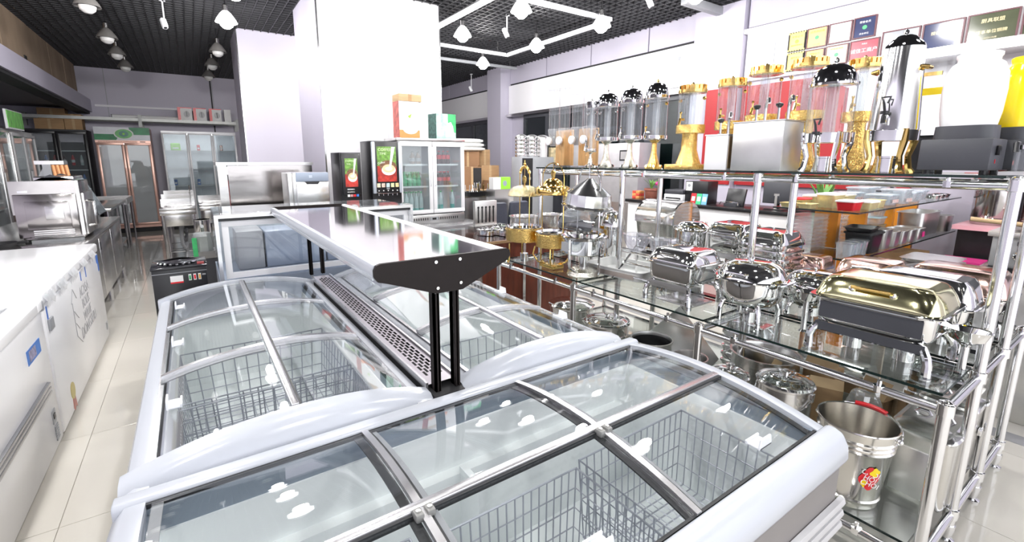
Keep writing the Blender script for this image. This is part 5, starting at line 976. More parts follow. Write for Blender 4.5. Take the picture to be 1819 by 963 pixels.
t = thing('carton', 'tall white product carton with red spine and cup picture on the cooler', 'box', (2.10, 5.05, zt_), 0.0); bx('body', paper, t, -0.12, 0.12, -0.09, 0.09, 0, 0.40); bx('spine', mat('spine_red', (0.50, 0.12, 0.10), 0.5, 0, 0.4, 18), t, -0.122, -0.12, -0.09, 0.09, 0, 0.40); bx('orange_band', mat('orange_band', (0.85, 0.28, 0.08), 0.5), t, -0.12, 0.12, -0.0915, -0.09, 0, 0.09)
MB().prism([(0.01+0.09*math.cos(2*PI*k/24), 0.10+0.055*math.sin(2*PI*k/24)) for k in range(24)], 'y', -0.093, -0.0915).build('cup_print', enamel, t); MB().prism([(0.0, 0.22), (0.012, 0.22), (0.03, 0.27), (0.0, 0.25), (-0.02, 0.24)], 'y', -0.0915, -0.0905).build('leaf_print', lime, t)
t = thing('carton', 'small plain tan carton lying on top of the white product carton', 'box', (2.11, 5.05, zt_+0.40), 0.0); bx('body', card2, t, -0.13, 0.14, -0.10, 0.10, 0, 0.075, bevel=0.002); bx('tape', card, t, -0.02, 0.02, -0.101, 0.101, 0, 0.0755)
t = thing('carton', 'green blender carton with white machine picture on the cooler', 'box', (2.55, 5.06, zt_), 0.1); bx('body', mat('mint_print', (0.45, 0.68, 0.58), 0.5, 0, 0.35, 16), t, -0.13, 0.14, -0.09, 0.09, 0, 0.29); bx('spine', mat('spine_dark', (0.05, 0.13, 0.11), 0.5, 0, 0.5, 30), t, -0.132, -0.13, -0.09, 0.09, 0, 0.29); bx('green_patch', green, t, 0.03, 0.141, -0.0915, -0.09, 0.08, 0.29); MB().prism([(-0.01, 0.03), (0.12, 0.03), (0.10, 0.15), (0.07, 0.20), (0.01, 0.18)], 'y', -0.093, -0.0915).build('machine_print', mat('machine_white', (0.75, 0.85, 0.88), 0.5), t); bx('stripe', paper, t, -0.09, -0.075, -0.092, -0.09, 0.1, 0.29)
# ================================================================ left side
def steel_table(label, x0, x1, y0, y1, h, shelf=True, name='steel_table'):
    t = thing(name, label, 'table', ((x0+x1)/2, (y0+y1)/2, 0)); a, b = (x1-x0)/2, (y1-y0)/2
    bx('top', steel, t, -a, a, -b, b, h-0.04, h, bevel=0.004)
    for sx in (-1, 1):
        for sy in ((-1, 0, 1) if b > 0.8 else (-1, 1)): MB().cyl((sx*(a-0.04), sy*(b-0.05), 0), (sx*(a-0.04), sy*(b-0.05), h-0.04), 0.02, 10).build('leg', pipe_m, t)
    if shelf: bx('under_shelf', steel, t, -a+0.03, a-0.03, -b+0.03, b-0.03, 0.18, 0.20)
    return t
wt = steel_table('long stainless worktable behind the chest freezer carrying the oven', -1.75, -0.80, 5.10, 7.6, 0.80)
for k in range(3): dr = bx('cabinet_door', steel, wt, 0.44, 0.46, -1.20+k*0.8, -1.20+k*0.8+0.77, 0.16, 0.74, bevel=0.003); bx('door_grip', slate, dr, 0.46, 0.463, -1.18+k*0.8, -1.14+k*0.8, 0.62, 0.70)
steel_table('stainless frame table farther along the left aisle', -1.75, -0.97, 8.4, 10.2, 0.84)
t = thing('open_tray_frame', 'shallow steel tray table with raised rim at the far left', 'table', (-1.33, 10.9, 0))
m = MB(); m.box(-0.36, 0.36, -0.5, 0.5, 0.74, 0.76).box(-0.36, -0.34, -0.5, 0.5, 0.76, 0.84).box(0.34, 0.36, -0.5, 0.5, 0.76, 0.84).box(-0.34, 0.34, -0.5, -0.48, 0.76, 0.84).box(-0.34, 0.34, 0.48, 0.5, 0.76, 0.84); m.build('tray', steel, t)
for sx in (-1, 1):
    for sy in (-1, 1): MB().cyl((sx*0.33, sy*0.46, 0), (sx*0.33, sy*0.46, 0.74), 0.018, 10).build('leg', pipe_m, t)
t = thing('pizza_oven', 'polished steel countertop oven with loop handle on the left worktable', 'oven', (-1.01, 5.45, 0.80))
bx('body', wavy, t, -0.22, 0.18, 0.0, 0.50, 0.03, 0.52, bevel=0.006); bx('back_sheet', wavy, t, -0.25, 0.17, -0.02, 0.0, 0.25, 0.53)
f = bx('side_panel', wavy, t, -0.235, 0.16, -0.035, -0.02, 0.05, 0.42, bevel=0.006); bx('embossed_panel', wavy, f, -0.17, 0.11, -0.04, -0.035, 0.12, 0.36, bevel=0.01); bx('access_cover', steel, f, -0.05, 0.07, -0.045, -0.04, 0.20, 0.32, bevel=0.008)
for k in range(4): bx('vent_rib', chrome, f, -0.14, 0.12, -0.04, -0.035, 0.055+0.016*k, 0.064+0.016*k)
for x in (-0.17, 0.10): bx('slot', chrome, t, x-0.03, x+0.03, -0.028, -0.02, 0.435, 0.45)
bx('base_plate', milky, t, -0.16, 0.17, -0.06, 0.0, 0.0, 0.03); d = bx('door', steel, t, 0.18, 0.205, 0.02, 0.48, 0.05, 0.42, bevel=0.004); bx('white_edge', enamel, t, 0.165, 0.185, -0.03, 0.0, 0.05, 0.53)
for k in range(2): MB().tube([(0.205, 0.08+0.05*k, 0.12), (0.255, 0.08+0.05*k, 0.13), (0.255, 0.08+0.05*k, 0.34), (0.205, 0.08+0.05*k, 0.35)], 0.010, 8).build('handle', chrome, d)
for x in (-0.2, 0.15):
    for y in (0.03, 0.46): MB().lathe([(0.02, 0), (0.02, 0.03)], 10, (x, y, 0)).build('foot', rubber, t)
t = thing('pan', 'black iron pan lying at the foot of the oven', 'pan', (-1.36, 5.40, 0.80)); MB().lathe([(0.09, 0), (0.11, 0.03), (0.105, 0.03), (0.085, 0.006)], 24).build('dish', blackm, t); MB().tube([(0.1, 0, 0.025), (0.17, -0.02, 0.03)], 0.010, 8).build('handle', blackm, t)
t = thing('hot_dog_roller', 'glass fronted countertop warmer with slanted green glass behind the oven', 'warmer', (-1.08, 6.75, 0.80)); bx('body', steel, t, -0.25, 0.16, -0.2, 0.3, 0.0, 0.12, bevel=0.005); MB().prism([(-0.25, 0.12), (0.22, 0.12), (0.06, 0.50), (-0.12, 0.56), (-0.25, 0.5)], 'y', -0.2, -0.18).build('end_panel', slate, t); MB().prism([(-0.25, 0.12), (0.22, 0.12), (0.06, 0.50), (-0.12, 0.56), (-0.25, 0.5)], 'y', 0.28, 0.3).build('end_panel', slate, t)
MB().prism([(0.215, 0.12), (0.225, 0.12), (0.065, 0.51), (0.055, 0.5)], 'y', -0.19, 0.29).build('slanted_glass', frost, t); bx('top_cover', steel, t, -0.25, 0.06, -0.2, 0.3, 0.49, 0.54, bevel=0.01); MB().tube([(0.05, -0.21, 0.45), (0.14, -0.22, 0.4), (0.16, -0.22, 0.2), (0.1, -0.21, 0.13)], 0.012, 8).build('black_cable', black, t)
t = thing('cylinder_rack', 'bundle of copper orange cylinders in a steel bracket behind the oven', 'rack', (-1.24, 7.15, 0.80)); bx('bracket_top', steel, t, -0.16, 0.08, -0.1, 0.1, 0.66, 0.70); bx('bracket_side', grey, t, -0.10, -0.03, -0.1, 0.1, 0.0, 0.66); MB().prism([(-0.24, 0.34), (-0.1, 0.62), (-0.1, 0.34)], 'y', -0.09, 0.09).build('hood', grey, t)
for k in range(4): MB().cyl((-0.015+0.035*k, -0.08, 0.655), (0.03+0.04*k, -0.08, 0.0), 0.018, 12).build('copper_cylinder', mat('copper_orange', (0.75, 0.36, 0.16), 0.4, 0.2), t)
# glass door coolers at far left
def tall_cooler(label, loc, w, d, h, frame, doors, header=None, rz=0, inner=mat('cooler_inside', (0.60, 0.64, 0.66), 0.5), shelves=4, legs=0.10, glass_=frost):
    t = thing('upright_cooler', label, 'cooler', loc, rz, 'upright glass door coolers'); a = w/2; hd = h-(0.31 if header else 0.04)
    m = MB().box(-a, -a+0.03, 0, d, legs, h).box(a-0.03, a, 0, d, legs, h).box(-a+0.03, a-0.03, d-0.03, d, legs, h).box(-a+0.03, a-0.03, 0, d-0.03, legs, legs+0.10).box(-a+0.03, a-0.03, 0, d-0.03, hd, h); m.build('cabinet', frame, t)
    bx('liner', inner, t, -a+0.03, a-0.03, d-0.05, d-0.03, legs+0.1, hd); bx('plinth', blackm, t, -a+0.02, a-0.02, 0.04, d-0.02, 0, legs)
    for k in range(1, shelves+1):
        zz = legs+0.1+(hd-legs-0.1)*k/(shelves+1); sh = bx('shelf', milky, t, -a+0.04, a-0.04, 0.05, d-0.06, zz, zz+0.006); bx('price_rail', paper, sh, -a+0.05, a-0.05, 0.045, 0.05, zz-0.008, zz+0.012)
    for k in range(doors):
        x0, x1 = -a+w*k/doors+0.003, -a+w*(k+1)/doors-0.003; f = 0.045 if doors < 3 else 0.032
        dd = MB().box(x0, x1, -0.035, -0.002, hd-f, hd).box(x0, x1, -0.035, -0.002, legs+0.06, legs+0.06+f).box(x0, x0+f, -0.035, -0.002, legs+0.06+f, hd-f).box(x1-f, x1, -0.035, -0.002, legs+0.06+f, hd-f).build('door', frame, t, bevel=0.005)
        bx('pane', glass_, dd, x0+f, x1-f, -0.022, -0.016, legs+0.06+f, hd-f); xx = x1-0.02 if k == 0 else x0+0.02; MB().cyl((xx, -0.05, 0.85), (xx, -0.05, 1.35), 0.010, 8).build('handle', frame, dd)
    if doors == 3 or header: MB().box(-a+0.05, a-0.05, 0.02, 0.04, hd-0.03, hd-0.008).build('light_tube', mat('cooler_tube', (0.95, 0.97, 1.0), 0.5, emit=5.0), t)
    if header: header(t, a, hd, h)
    return t
def cola_header(t, a, hd, h):
    bx('header_panel', mat('header_white', (0.78, 0.80, 0.84), 0.35), t, -a, a, -0.05, 0.0, hd+0.05, h); 
    MB().prism([(-a, hd+0.055), (-a*0.25, hd+0.055), (-a*0.1, hd+0.17), (-a, hd+0.17)], 'y', -0.052, -0.05).build('green_band', mat('header_green', (0.03, 0.26, 0.10), 0.4, 0, 0.3, 7), t); MB().prism([(a*0.25, h), (a, h), (a, hd+0.165), (a*0.3, hd+0.165)], 'y', -0.052, -0.05).build('green_band', MATS['header_green'], t)
    for rx, rz_, y, m_ in ((0.16, 0.11, -0.054, paper), (0.138, 0.092, -0.056, mat('leaf_disc', (0.16, 0.50, 0.16), 0.4, 0, 0.3, 9)), (0.075, 0.06, -0.058, mat('drop_dark', (0.02, 0.20, 0.14), 0.3)), (0.02, 0.02, -0.06, lime)):
        MB().prism([(0.02+rx*math.cos(2*PI*k/28), (hd+0.05+h)/2+rz_*math.sin(2*PI*k/28)) for k in range(28)], 'y', y, y+0.002).build('emblem', m_, t)
    for k in range(26): bx('grille_slot', mat('grille_copper', (0.50, 0.29, 0.22), 0.5), t, -a+0.05+k*0.024, -a+0.064+k*0.024, -0.038, -0.03, hd+0.008, hd+0.04)
    bx('grille_strip', copperframe, t, -a, a, -0.036, 0.0, hd+0.002, hd+0.05); bx('display', black, t, a*0.6, a*0.8, -0.04, -0.036, hd+0.016, hd+0.034)
tall_cooler('copper framed two door cooler with green and white header', (-1.06, 12.32, 0), 0.89, 0.62, 2.17, copperframe, 2, cola_header, inner=mat('pale_green_inside', (0.72, 0.76, 0.73), 0.5), glass_=lit_fogged)
tall_cooler('white three door cooler nearly empty beside the copper one', (0.265, 12.32, 0), 1.38, 0.6, 2.13, enamel, 3, None, inner=mat('white_inside', (0.85, 0.87, 0.90), 0.4), glass_=frost)
tall_cooler('black framed two door cooler full of bottles at the far left', (-2.07, 12.30, 0), 0.90, 0.6, 2.10, black, 2, None, inner=slate)
tall_cooler('grey framed glass door cooler turned sideways at the left edge', (-1.98, 9.55, 0), 1.15, 0.62, 1.92, mat('cooler_frame_grey', (0.50, 0.50, 0.51), 0.4), 2, None, rz=PI/2, inner=grey)
tall_cooler('dark steel upright cooler cut by the left picture edge', (-1.98, 8.35, 0), 1.1, 0.62, 1.95, steel, 2, None, rz=PI/2, inner=slate)
rb = random.Random(5)
for zz in (0.65, 1.03, 1.41):
    for k in range(6):
        c_ = rb.choice([cola, pet, mat('brown_bottle', (0.16, 0.06, 0.03), 0.2), blue, redp]); bottle('small bottle on the shelves of the far black cooler', (-2.42+0.13*k, 12.45, zz), 0.028, 0.22, c_, black, paper, 'bottles in the black cooler')
t = thing('light_panel', 'green leaf printed light box on top of the left coolers', 'sign', (-1.84, 9.1, 1.92)); bx('frame', enamel, t, -0.10, -0.075, -0.36, 0.36, 0, 0.25); bx('print', mat('leaf_print', (0.20, 0.62, 0.12), 0.4, 0, 0.45, 9, (1, 6, 1)), t, -0.075, -0.07, -0.34, 0.34, 0.02, 0.24)
for x, y, zz, m_, l in ((-0.2, 12.6, 1.75, lime, 'yellow green packet on the first shelf of the white cooler'), (0.22, 12.6, 1.75, redp, 'red can alone on the middle shelf of the white cooler'), (0.66, 12.6, 1.75, copper, 'tan can alone on the right shelf of the white cooler'), (-0.27, 12.6, 1.02, blue, 'blue carton lying on a lower shelf of the white cooler'), (0.16, 12.6, 1.02, blue, 'blue bottle on a lower shelf of the white cooler')):
    t = thing('drink_pack', l, 'drink', (x, 12.5, 0), 0); wd = 0.09 if m_ is lime else 0.03
    zz = 0.2+(2.09-0.2)*(4 if zz > 1.5 else 2)/5+0.006
    t.location = (x, 12.5, zz); MB().loft([(wd, 0.03, 0), (wd, 0.03, 0.15 if m_ is lime else 0.12), (wd*0.8, 0.02, 0.16 if m_ is lime else 0.13)], 16, 3).build('pack', m_, t); bx('stripe', paper, t, -wd*0.6, wd*0.6, -0.031, -0.030, 0.04, 0.07)
# back storage shelf with boxes
t = thing('storage_shelf', 'long grey slotted steel storage shelf above the coolers', 'shelf', (-0.8, 12.38, 0))
for x in (-1.82, 0.02, 1.80):
    bx('upright', mat('slotted_grey', (0.42, 0.43, 0.42), 0.5, 0.3), t, x, x+0.06, 0.545, 0.60, 2.19, 2.44); bx('front_bracket', MATS['slotted_grey'], t, x, x+0.06, -0.03, -0.02, 2.19, 2.44)
bx('beam', mat('beam_grey', (0.56, 0.57, 0.55), 0.45, 0.3), t, -1.82, 1.86, -0.02, 0.0, 2.31, 2.37); bx('beam', MATS['beam_grey'], t, -1.82, 1.86, 0.50, 0.52, 2.31, 2.37); bx('deck', MATS['beam_grey'], t, -1.82, 1.86, 0.0, 0.5, 2.35, 2.37)
for k, (x, w2) in enumerate(((0.045, 0.26), (0.315, 0.24), (0.60, 0.23), (0.83, 0.13))):
    t = thing('appliance_carton', ['leftmost red edged white appliance carton on the storage shelf', 'second red edged white appliance carton on the storage shelf', 'third red edged white appliance carton on the storage shelf', 'plain white narrow carton at the end of the storage shelf'][k], 'box', (x*1.02, 12.52, 2.37), 0.0, 'appliance cartons on the storage shelf')
    bx('body', paper, t, -w2/2, w2/2, -0.1, 0.1, 0, 0.27); 
    if k < 3:
        bx('red_spine', redp, t, -w2/2-0.002, -w2/2+0.05, -0.102, 0.1, 0, 0.272); bx('red_top', redp, t, -w2/2, w2/2, -0.101, 0.1, 0.255, 0.273)
        MB().prism([(0.03+0.055*math.cos(2*PI*q/20), 0.13+0.07*math.sin(2*PI*q/20)) for q in range(20)], 'y', -0.103, -0.101).build('round_print', mat('print_lightgrey', (0.55, 0.55, 0.56), 0.6), t); bx('print_bar', black, t, 0.02, 0.04, -0.105, -0.103, 0.08, 0.19)
t = thing('tube_roll', 'long white tube lying on the storage shelf', 'tube', (-0.45, 12.52, 2.37)); MB().cyl((-0.75, 0, 0.035), (0.45, 0, 0.035), 0.035, 14).build('tube', paper, t); MB().cyl((-0.77, 0, 0.035), (-0.75, 0, 0.035), 0.037, 14).build('end_cap', grey, t)
for l, x, y, zz, sx, sy, h, m_ in (('large brown carton on top of the black cooler', -2.15, 12.55, 2.10, 0.42, 0.3, 0.20, card), ('brown carton stacked above another on the black cooler', -2.1, 12.55, 2.30, 0.40, 0.28, 0.2, card), ('tan carton beside the stack on the black cooler', -1.80, 12.55, 2.10, 0.26, 0.3, 0.30, card)):
    t = thing('carton', l, 'box', (x, y, zz), 0, 'cartons over the far left cooler'); bx('body', m_, t, -sx/2, sx/2, -sy/2, sy/2, 0, h); bx('tape', card2, t, -0.02, 0.02, -sy/2-0.001, sy/2+0.001, 0, h+0.001)
# ================================================================ aisle: sinks, bin, gas stove
def sink(label, x0, x1, y0, y1, h):
    t = thing('sink_unit', label, 'sink', ((x0+x1)/2, (y0+y1)/2, 0), 0, 'stainless sinks in the aisle'); a, b = (x1-x0)/2, (y1-y0)/2
    bx('basin', steel, t, -a+0.03, a-0.03, -b+0.06, b-0.03, h-0.24, h-0.02, bevel=0.015)
    m = MB().box(-a, a, -b, -b+0.07, h-0.035, h).box(-a, a, b-0.04, b, h-0.035, h).box(-a, -a+0.04, -b+0.07, b-0.04, h-0.035, h).box(a-0.04, a, -b+0.07, b-0.04, h-0.035, h).box(-a, a, -b, -b+0.015, h-0.09, h-0.035); m.build('rim', steel, t, bevel=0.005)
    bx('splashback', steel, t, -a, a, b-0.02, b, h, h+0.08)
    for sx in (-1, 1):
        for sy in (-1, 1): MB().cyl((sx*(a-0.03), sy*(b-0.04), 0), (sx*(a-0.03), sy*(b-0.04), h-0.03), 0.018, 10).build('leg', pipe_m, t)
    for zz in (0.15, 0.24): MB().cyl((-a+0.03, -b+0.05, zz), (a-0.03, -b+0.05, zz), 0.010, 8).build('crossbar', pipe_m, t)
    MB().tube([(0, 0, h-0.24), (0, 0, 0.42), (0.03, 0.02, 0.36), (0.05, 0.05, 0.42), (0.04, 0.1, 0.3), (0.02, 0.02, 0.10)], 0.022, 8).build('drain_hose', grey, t)
    MB().tube([(a-0.05, b-0.03, h), (a-0.05, b-0.03, h+0.10), (a-0.05, b-0.06, h+0.16)], 0.008, 8).build('faucet', chrome, t)
    return t
sink('near stainless sink with drain hose beside the aisle', -0.36, 0.02, 7.0, 7.55, 0.92); sink('second stainless sink just behind the near one', -0.38, 0.02, 7.75, 8.3, 0.94); sink('third stainless sink to the right, by the steel cabinet', 0.06, 0.40, 7.3, 7.9, 0.93); sink('farthest stainless sink in the row along the aisle', -0.38, 0.02, 8.55, 9.1, 0.95)
t = thing('steel_stand', 'black based steel stand beside the near sink', 'stand', (0.08, 6.15, 0)); bx('base', slate, t, -0.1, 0.12, -0.12, 0.12, 0.0, 0.42); bx('top_plate', steel, t, -0.12, 0.13, -0.13, 0.13, 0.42, 0.50)
t = thing('bottle_bag', 'plastic bag with green stripe holding clear jars on the stand', 'bag', (0.05, 6.12, 0.50)); rr = random.Random(9); MB().rings([[((0.10+rr.uniform(-0.014, 0.014)-0.004*q)*math.cos(2*PI*k/16), (0.10+rr.uniform(-0.014, 0.014))*math.sin(2*PI*k/16), zz) for k in range(16)] for q, zz in enumerate((0, 0.05, 0.11, 0.17, 0.2))]).build('bag', sheet('green_bag', (0.75, 0.86, 0.80), 0.2, 0.1, 0.4), t, 20); bx('green_stripe', green, t, -0.105, -0.06, -0.11, -0.08, -0.12, 0.16)
t = thing('glass_jar', 'wide open glass jar standing above the plastic bag', 'jar', (0.06, 6.38, 0.0)); bx('stand', steel, t, -0.06, 0.06, -0.06, 0.06, 0.0, 0.66); MB().lathe([(0.075, 0.66), (0.085, 0.68), (0.085, 0.82), (0.09, 0.825), (0.08, 0.82), (0.078, 0.68)], 24).build('jar', chrome, t)
t = thing('gas_stove', 'black gas stove box with colour switches standing behind the left freezer', 'stove', (-0.135, 3.62, 0)); bx('cabinet', black, t, -0.135, 0.165, 0.0, 0.30, 0.0, 0.80, bevel=0.004); bx('seam', grey, t, -0.136, 0.166, -0.001, 0.0, 0.773, 0.777); bx('hob_plate', mat('hob_glass', (0.03, 0.03, 0.035), 0.08), t, -0.14, 0.17, -0.005, 0.31, 0.80, 0.815, bevel=0.003)
MB().lathe([(0.10, 0.815), (0.11, 0.825), (0.10, 0.833), (0.06, 0.826), (0.02, 0.83)], 28, (0.01, 0.14, 0)).build('burner', mat('dark_chrome', (0.25, 0.25, 0.28), 0.1, 1), t)
for k in range(7): a_ = PI*1.1+k*0.3; MB().ball((0.01+0.115*math.cos(a_), 0.14+0.115*math.sin(a_), 0.825), 0.009, 8).build('rim_stud', chrome, t)
bx('notice', paper, t, -0.04, 0.03, -0.003, 0.0, 0.715, 0.755); bx('notice_red', redp, t, -0.04, 0.03, -0.0035, -0.003, 0.705, 0.715)
for k, m_ in enumerate((lime, redp, mat('amber_switch', (0.8, 0.45, 0.1), 0.4))): sw = bx('switch_frame', paper, t, 0.06+0.027*k, 0.076+0.027*k, -0.004, 0.0, 0.715, 0.757); bx('switch', m_ if k else green, sw, 0.063+0.027*k, 0.073+0.027*k, -0.007, -0.004, 0.722, 0.75)
bx('plate', satin, t, 0.137, 0.157, -0.003, 0.0, 0.742, 0.752); bx('red_button', mat('button_red', (0.35, 0.05, 0.05), 0.4), t, 0.115, 0.155, 0.02, 0.06, 0.815, 0.825)
# ================================================================ wall certificates
cy_ = mat('certificate_yellow', (0.85, 0.66, 0.20), 0.45, 0, 0.06, 9); cr_ = mat('certificate_red', (0.50, 0.02, 0.05), 0.3); cb_ = mat('certificate_navy', (0.05, 0.06, 0.13), 0.12, 0, 0.2, 3); cg_ = mat('certificate_olive', (0.09, 0.10, 0.06), 0.12, 0, 0.3, 3); ct_ = mat('certificate_text_gold', (0.70, 0.60, 0.35), 0.4, 0.3); cw_ = mat('frame_maroon', (0.10, 0.02, 0.03), 0.4)
XW = WX-0.05
def cert(label, y0, y1, z0, z1, face, txt, tm_, fr=0.012, seal=None, scallop=False, size=0.04):
    """y0 > y1: left edge first"""
    t = thing('certificate', label, 'certificate', (XW, (y0+y1)/2, (z0+z1)/2), -PI/2, 'framed certificates on the white wall'); a, b = (y0-y1)/2, (z1-z0)/2
    MB().box(-a, a, -0.02, 0, -b, -b+fr).box(-a, a, -0.02, 0, b-fr, b).box(-a, -a+fr, -0.02, 0, -b+fr, b-fr).box(a-fr, a, -0.02, 0, -b+fr, b-fr).build('frame', blackm if scallop else cw_, t)
    f = bx('plate', face, t, -a+fr, a-fr, -0.014, -0.002, -b+fr, b-fr)
    if scallop:
        for k in range(7):
            xx = -a+fr*0.8+(2*a-fr*1.6)*k/6
            for zz in (-b+fr, b-fr): MB().cyl((xx, -0.0215, zz), (xx, -0.0195, zz), 0.010, 8).build('scallop', face, t)
    for (s_, dz, k) in txt: text(s_, tm_, t, (0, -0.0155, dz), (PI/2, 0, 0), size*k)
    if seal: MB().prism([(0.0+0.02*math.cos(2*PI*k/18), -0.0+0.02*math.sin(2*PI*k/18)) for k in range(18)], 'y', -0.016, -0.0145).build('seal', seal, t)
    return t
gt = mat('certificate_text_brown', (0.45, 0.25, 0.05), 0.5)
cert('yellow certificate with black scalloped frame, top left of the group', 2.765, 2.585, 2.71, 2.915, cy_, [('荣誉证书', 0.05, 0.7), ('诚信经营单位', -0.04, 0.5)], gt, scallop=True, seal=lime)
cert('yellow certificate with green seal in the top row', 2.575, 2.375, 2.71, 2.918, cy_, [('优秀供应商', 0.06, 0.7), ('二〇一八年', -0.07, 0.35)], gt, seal=green)
cert('blank looking white certificate in the top row', 2.365, 2.155, 2.715, 2.92, paper, [], gt)
cert('dark navy certificate at the right end of the top row', 2.145, 1.95, 2.72, 2.925, cb_, [('荣誉会员', 0.05, 0.6), ('商会单位', -0.06, 0.5)], paper, seal=green)
cert('lower yellow scalloped certificate at the left of the second row', 2.765, 2.585, 2.50, 2.70, cy_, [('诚信单位', 0.04, 0.6)], gt, scallop=True)
cert('plain yellow certificate, second in the lower row', 2.575, 2.385, 2.50, 2.695, cy_, [('荣誉证书', 0.05, 0.6)], gt)
cert('pale yellow certificate with green seal in the lower row', 2.375, 2.165, 2.50, 2.70, mat('certificate_pale', (0.85, 0.78, 0.50), 0.45), [('经销商授权', 0.06, 0.6)], gt, seal=green)
cert('red plaque with white characters reading 诚信工商户', 2.155, 1.905, 2.51, 2.705, cr_, [('诚信工商户', -0.01, 1.15), ('梅县区', 0.055, 0.4)], paper)
cert('mirror like plaque behind the coffee urn', 1.89, 1.60, 2.485, 2.74, mat('certificate_silver', (0.6, 0.62, 0.66), 0.15, 0.6), [], gt)
cert('large dark blue glossy plaque between two others', 1.585, 1.30, 2.485, 2.742, cb_, [('授权经销商', 0.03, 0.8)], ct_)
cert('large olive glossy plaque with gold characters', 1.285, 0.97, 2.485, 2.745, cg_, [('厨具联盟', 0.06, 0.9), ('理事单位铜牌', -0.03, 0.8), ('二〇一九年', -0.08, 0.4)], ct_, seal=None)
cert('olive plaque cut by the right picture edge', 0.955, 0.66, 2.485, 2.745, cg_, [('会员单位', 0.03, 0.8)], ct_)
t = thing('wall_box', 'white electrical box on the white wall beside the pillar', 'box', (WX-0.10, 4.13, 2.72), -PI/2); bx('case', enamel, t, -0.14, 0.14, -0.03, 0, -0.22, 0.24, bevel=0.004); bx('cover', white, t, -0.12, 0.12, -0.036, -0.03, -0.05, 0.22, bevel=0.004); bx('switch', grey, t, -0.02, 0.02, -0.04, -0.036, 0.13, 0.18)
# ================================================================ reception counter behind the rack
t = thing('reception_counter', 'white reception counter with thin black top behind the rack', 'counter', (4.66, 2.75, 0))
for k in range(3): bx('front_panel', enamel, t, 0.0, 0.02, -1.11+k*0.786, -1.11+(k+1)*0.786-0.008, 0.05, 0.985, bevel=0.002)
bx('carcass', offwhite, t, 0.02, 0.50, -1.11, 1.25, 0.05, 0.985); bx('top', black, t, -0.03, 0.52, -1.13, 1.27, 0.985, 1.02, bevel=0.002); bx('plinth', slate, t, 0.03, 0.48, -1.09, 1.23, 0, 0.05)
zc = 1.02
def screen(label, loc, rz, w, h, m_):
    t = thing('monitor', label, 'monitor', loc, rz); bx('base', black, t, -0.09, 0.09, -0.07, 0.07, 0, 0.012, bevel=0.003); bx('stem', black, t, -0.02, 0.02, 0.0, 0.02, 0.012, 0.10); bx('shell', m_, t, -w/2, w/2, -0.02, 0.015, 0.06, 0.06+h, bevel=0.006); bx('badge', satin, t, -0.025, 0.025, -0.022, -0.02, 0.06+h*0.35, 0.06+h*0.45); bx('stand_arm', satin, t, -0.012, 0.012, -0.03, -0.02, 0.012, 0.14)
screen('black monitor seen from the back on the reception counter', (4.82, 2.25, zc), -PI/2, 0.27, 0.22, slate)
t = thing('card_terminal', 'black point of sale screen leaning back on the counter', 'terminal', (4.80, 2.69, zc), -PI/2); m = MB(); m.M = Matrix.Translation((0, 0.03, 0.0)) @ Matrix.Rotation(-0.25, 4, 'X'); m.box(-0.10, 0.10, -0.01, 0.02, 0.0, 0.19); m.build('screen', black, t, bevel=0.004); bx('base', slate, t, -0.07, 0.07, -0.05, 0.08, 0, 0.03); MB().tube([(-0.1, -0.08, 0.02), (-0.08, -0.09, 0.05), (0.0, -0.09, 0.055), (0.1, -0.08, 0.045), (0.1, -0.08, 0.02)], 0.006, 8).build('bracket', chrome, t)
t = thing('printer', 'grey and white desk printer beside the potted plant', 'printer', (4.86, 3.40, zc), -PI/2); bx('body', white, t, -0.13, 0.13, -0.1, 0.12, 0, 0.09, bevel=0.01); bx('scanner_lid', slate, t, -0.125, 0.125, -0.1, 0.12, 0.09, 0.14, bevel=0.01); bx('paper_slot', black, t, -0.10, 0.10, -0.105, -0.1, 0.03, 0.05); bx('paper', paper, t, -0.09, 0.09, -0.16, -0.1, 0.028, 0.032)
t = thing('equipment_box', 'tall black equipment box with white notice on the counter', 'box', (4.90, 3.13, zc), -PI/2); bx('case', black, t, -0.14, 0.14, -0.1, 0.1, 0, 0.25, bevel=0.003); bx('notice', paper, t, -0.13, -0.05, -0.103, -0.1, 0.14, 0.24); MB().prism([(-0.09+0.018*math.cos(2*PI*k/16), 0.20+0.018*math.sin(2*PI*k/16)) for k in range(16)], 'y', -0.105, -0.103).build('notice_mark', grey, t)
for k, (m_, l) in enumerate(((redp, 'red payment card stand on the counter'), (mat('card_green', (0.05, 0.55, 0.25), 0.4), 'green payment card stand on the counter'), (mat('card_blue', (0.20, 0.50, 0.80), 0.4), 'light blue payment card stand on the counter'))):
    t = thing('payment_stand', l, 'sign', (4.70, 3.10-0.068*k, zc), -PI/2); m = MB(); m.M = Matrix.Rotation(-0.18, 4, 'X'); m.box(-0.031, 0.031, 0.0, 0.004, 0.0, 0.12); m.build('card', m_, t); m = MB(); m.M = Matrix.Rotation(-0.18, 4, 'X'); m.box(-0.02, 0.02, -0.001, 0.0, 0.035, 0.085); m.build('white_square', paper, t); m = MB(); m.box(-0.03, 0.03, -0.015, 0.03, 0.0, 0.004); m.build('foot', clear, t)
t = thing('potted_plant', 'green leafy plant in a brown pot on the counter', 'plant', (4.80, 3.75, zc), 0); MB().lathe([(0.055, 0), (0.07, 0.02), (0.078, 0.11), (0.088, 0.115), (0.088, 0.14), (0.075, 0.14), (0.07, 0.125)], 20).build('pot', clay, t); MB().lathe([(0.072, 0.12), (0.001, 0.125)], 16).build('soil', brown, t)
